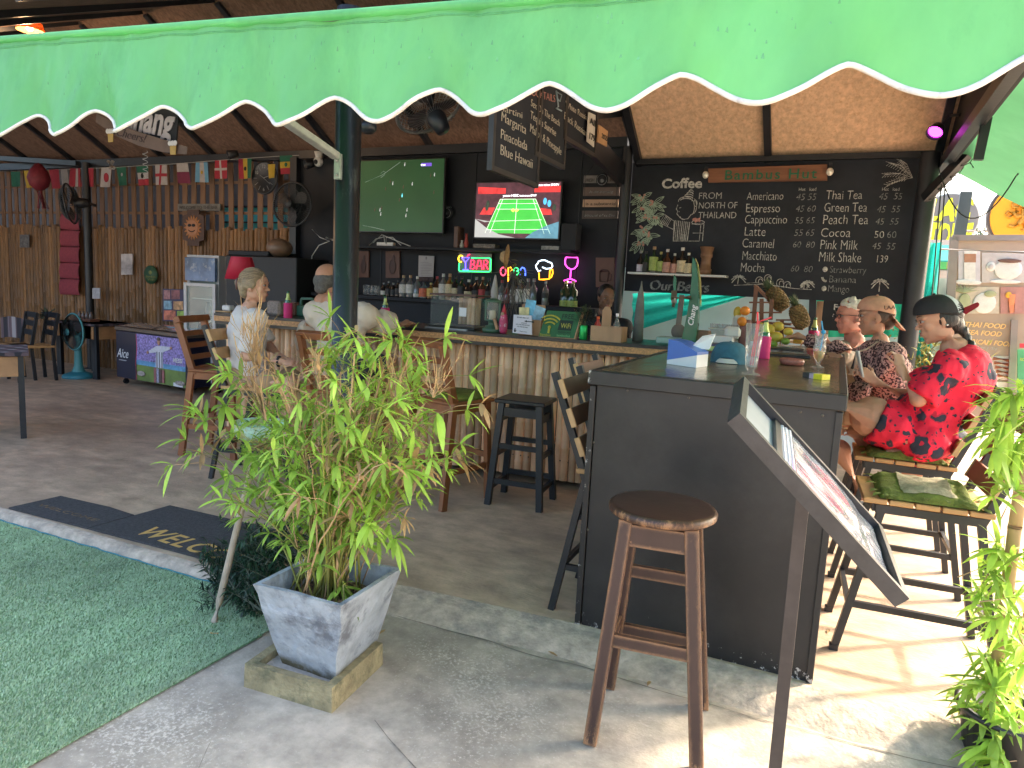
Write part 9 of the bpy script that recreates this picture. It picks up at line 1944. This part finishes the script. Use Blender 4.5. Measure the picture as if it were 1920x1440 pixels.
b = MB(); torso(b, pel, chest, sl, sr, .046, False, .02, neck=neck+V((0, 0, -.035))); cap(b, neck+V((0, 0, -.05)), sr, .085, .088); cap(b, neck+V((0, 0, -.05)), sl, .085, .088); sleeve(b, sr, sr.lerp(el, .9), .09, .098); sleeve(b, sl, sl.lerp(el2, .9), .09, .095); cap(b, chest, pel, .165, .17); baked(b, 't_shirt', mat('beige_tshirt', (.58, .48, .39), .85, .07, 8, bump=.08, bscale=30), .009, 45, pr, (.016, 8))
b = MB(); b.ball(pel, (.19, .17, .12))
for sg in (-.1, .1): cap(b, pel+V((sg, 0, 0)), pel+V((sg*1.3, .26, .01)), .125, .1)
baked(b, 'shorts', mat('navy_shorts', (.03, .035, .06), .85), .01, 4, pr)
b = MB(); f, s, u = head_axes(fd, upv); M = Matrix((f, s, u)).transposed(); b.ball(p_(-.040, 0, -.004), (.082, .086, .072), 16, 10, M); b.ball(p_(-.06, 0, -.06), (.045, .06, .04), 14, 10, M)
for sg in (-1, 1): b.ball(p_(-.02, sg*.066, .008), (.05, .020, .042), 12, 8, M)
baked(b, 'hair', mat('hair_grey', (.10, .09, .085), .7, .3, 60, bump=.5, bscale=150), .006, 2, pr)
# ---------- bar keeper standing in the dark
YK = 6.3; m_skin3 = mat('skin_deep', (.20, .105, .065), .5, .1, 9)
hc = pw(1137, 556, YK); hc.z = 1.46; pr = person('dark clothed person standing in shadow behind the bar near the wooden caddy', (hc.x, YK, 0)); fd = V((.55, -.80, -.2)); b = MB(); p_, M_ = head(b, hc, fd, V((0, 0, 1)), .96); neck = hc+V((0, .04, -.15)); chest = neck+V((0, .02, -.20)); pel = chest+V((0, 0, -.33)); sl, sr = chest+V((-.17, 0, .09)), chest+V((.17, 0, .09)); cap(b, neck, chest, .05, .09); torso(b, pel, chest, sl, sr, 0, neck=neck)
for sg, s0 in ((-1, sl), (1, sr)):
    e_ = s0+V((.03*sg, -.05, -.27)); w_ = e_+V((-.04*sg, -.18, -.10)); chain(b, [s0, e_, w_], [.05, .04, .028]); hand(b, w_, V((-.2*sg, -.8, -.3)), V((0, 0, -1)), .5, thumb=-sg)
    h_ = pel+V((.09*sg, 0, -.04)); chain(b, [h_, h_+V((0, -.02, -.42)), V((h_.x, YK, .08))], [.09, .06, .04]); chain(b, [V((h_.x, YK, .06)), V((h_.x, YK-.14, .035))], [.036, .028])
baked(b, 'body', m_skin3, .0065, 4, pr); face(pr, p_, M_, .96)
b = MB(); torso(b, pel, chest, sl, sr, .03, neck=neck+V((0, 0, -.03)))
for s0, sg in ((sl, -1), (sr, 1)): cap(b, s0, s0+V((.03*sg, -.05, -.2)), .072, .07)
baked(b, 'shirt', m_black, .01, 4, pr); b = MB()
for sg in (-1, 1): h_ = pel+V((.09*sg, 0, -.04)); cap(b, h_, h_+V((0, -.02, -.42)), .105, .08); cap(b, h_+V((0, -.02, -.42)), V((h_.x, YK, .12)), .08, .06)
b.ball(pel, (.17, .13, .12)); baked(b, 'trousers', mat('dark_trousers', (.02, .02, .025), .85), .011, 3, pr)
b = MB(); f, s, u = head_axes(fd); M = Matrix((f, s, u)).transposed(); b.ball(p_(-.028, 0, .042), (.094, .082, .09), 16, 10, M); b.ball(p_(-.07, 0, -.02), (.045, .06, .07), 14, 10, M); baked(b, 'hair', m_hairb, .007, 3, pr)
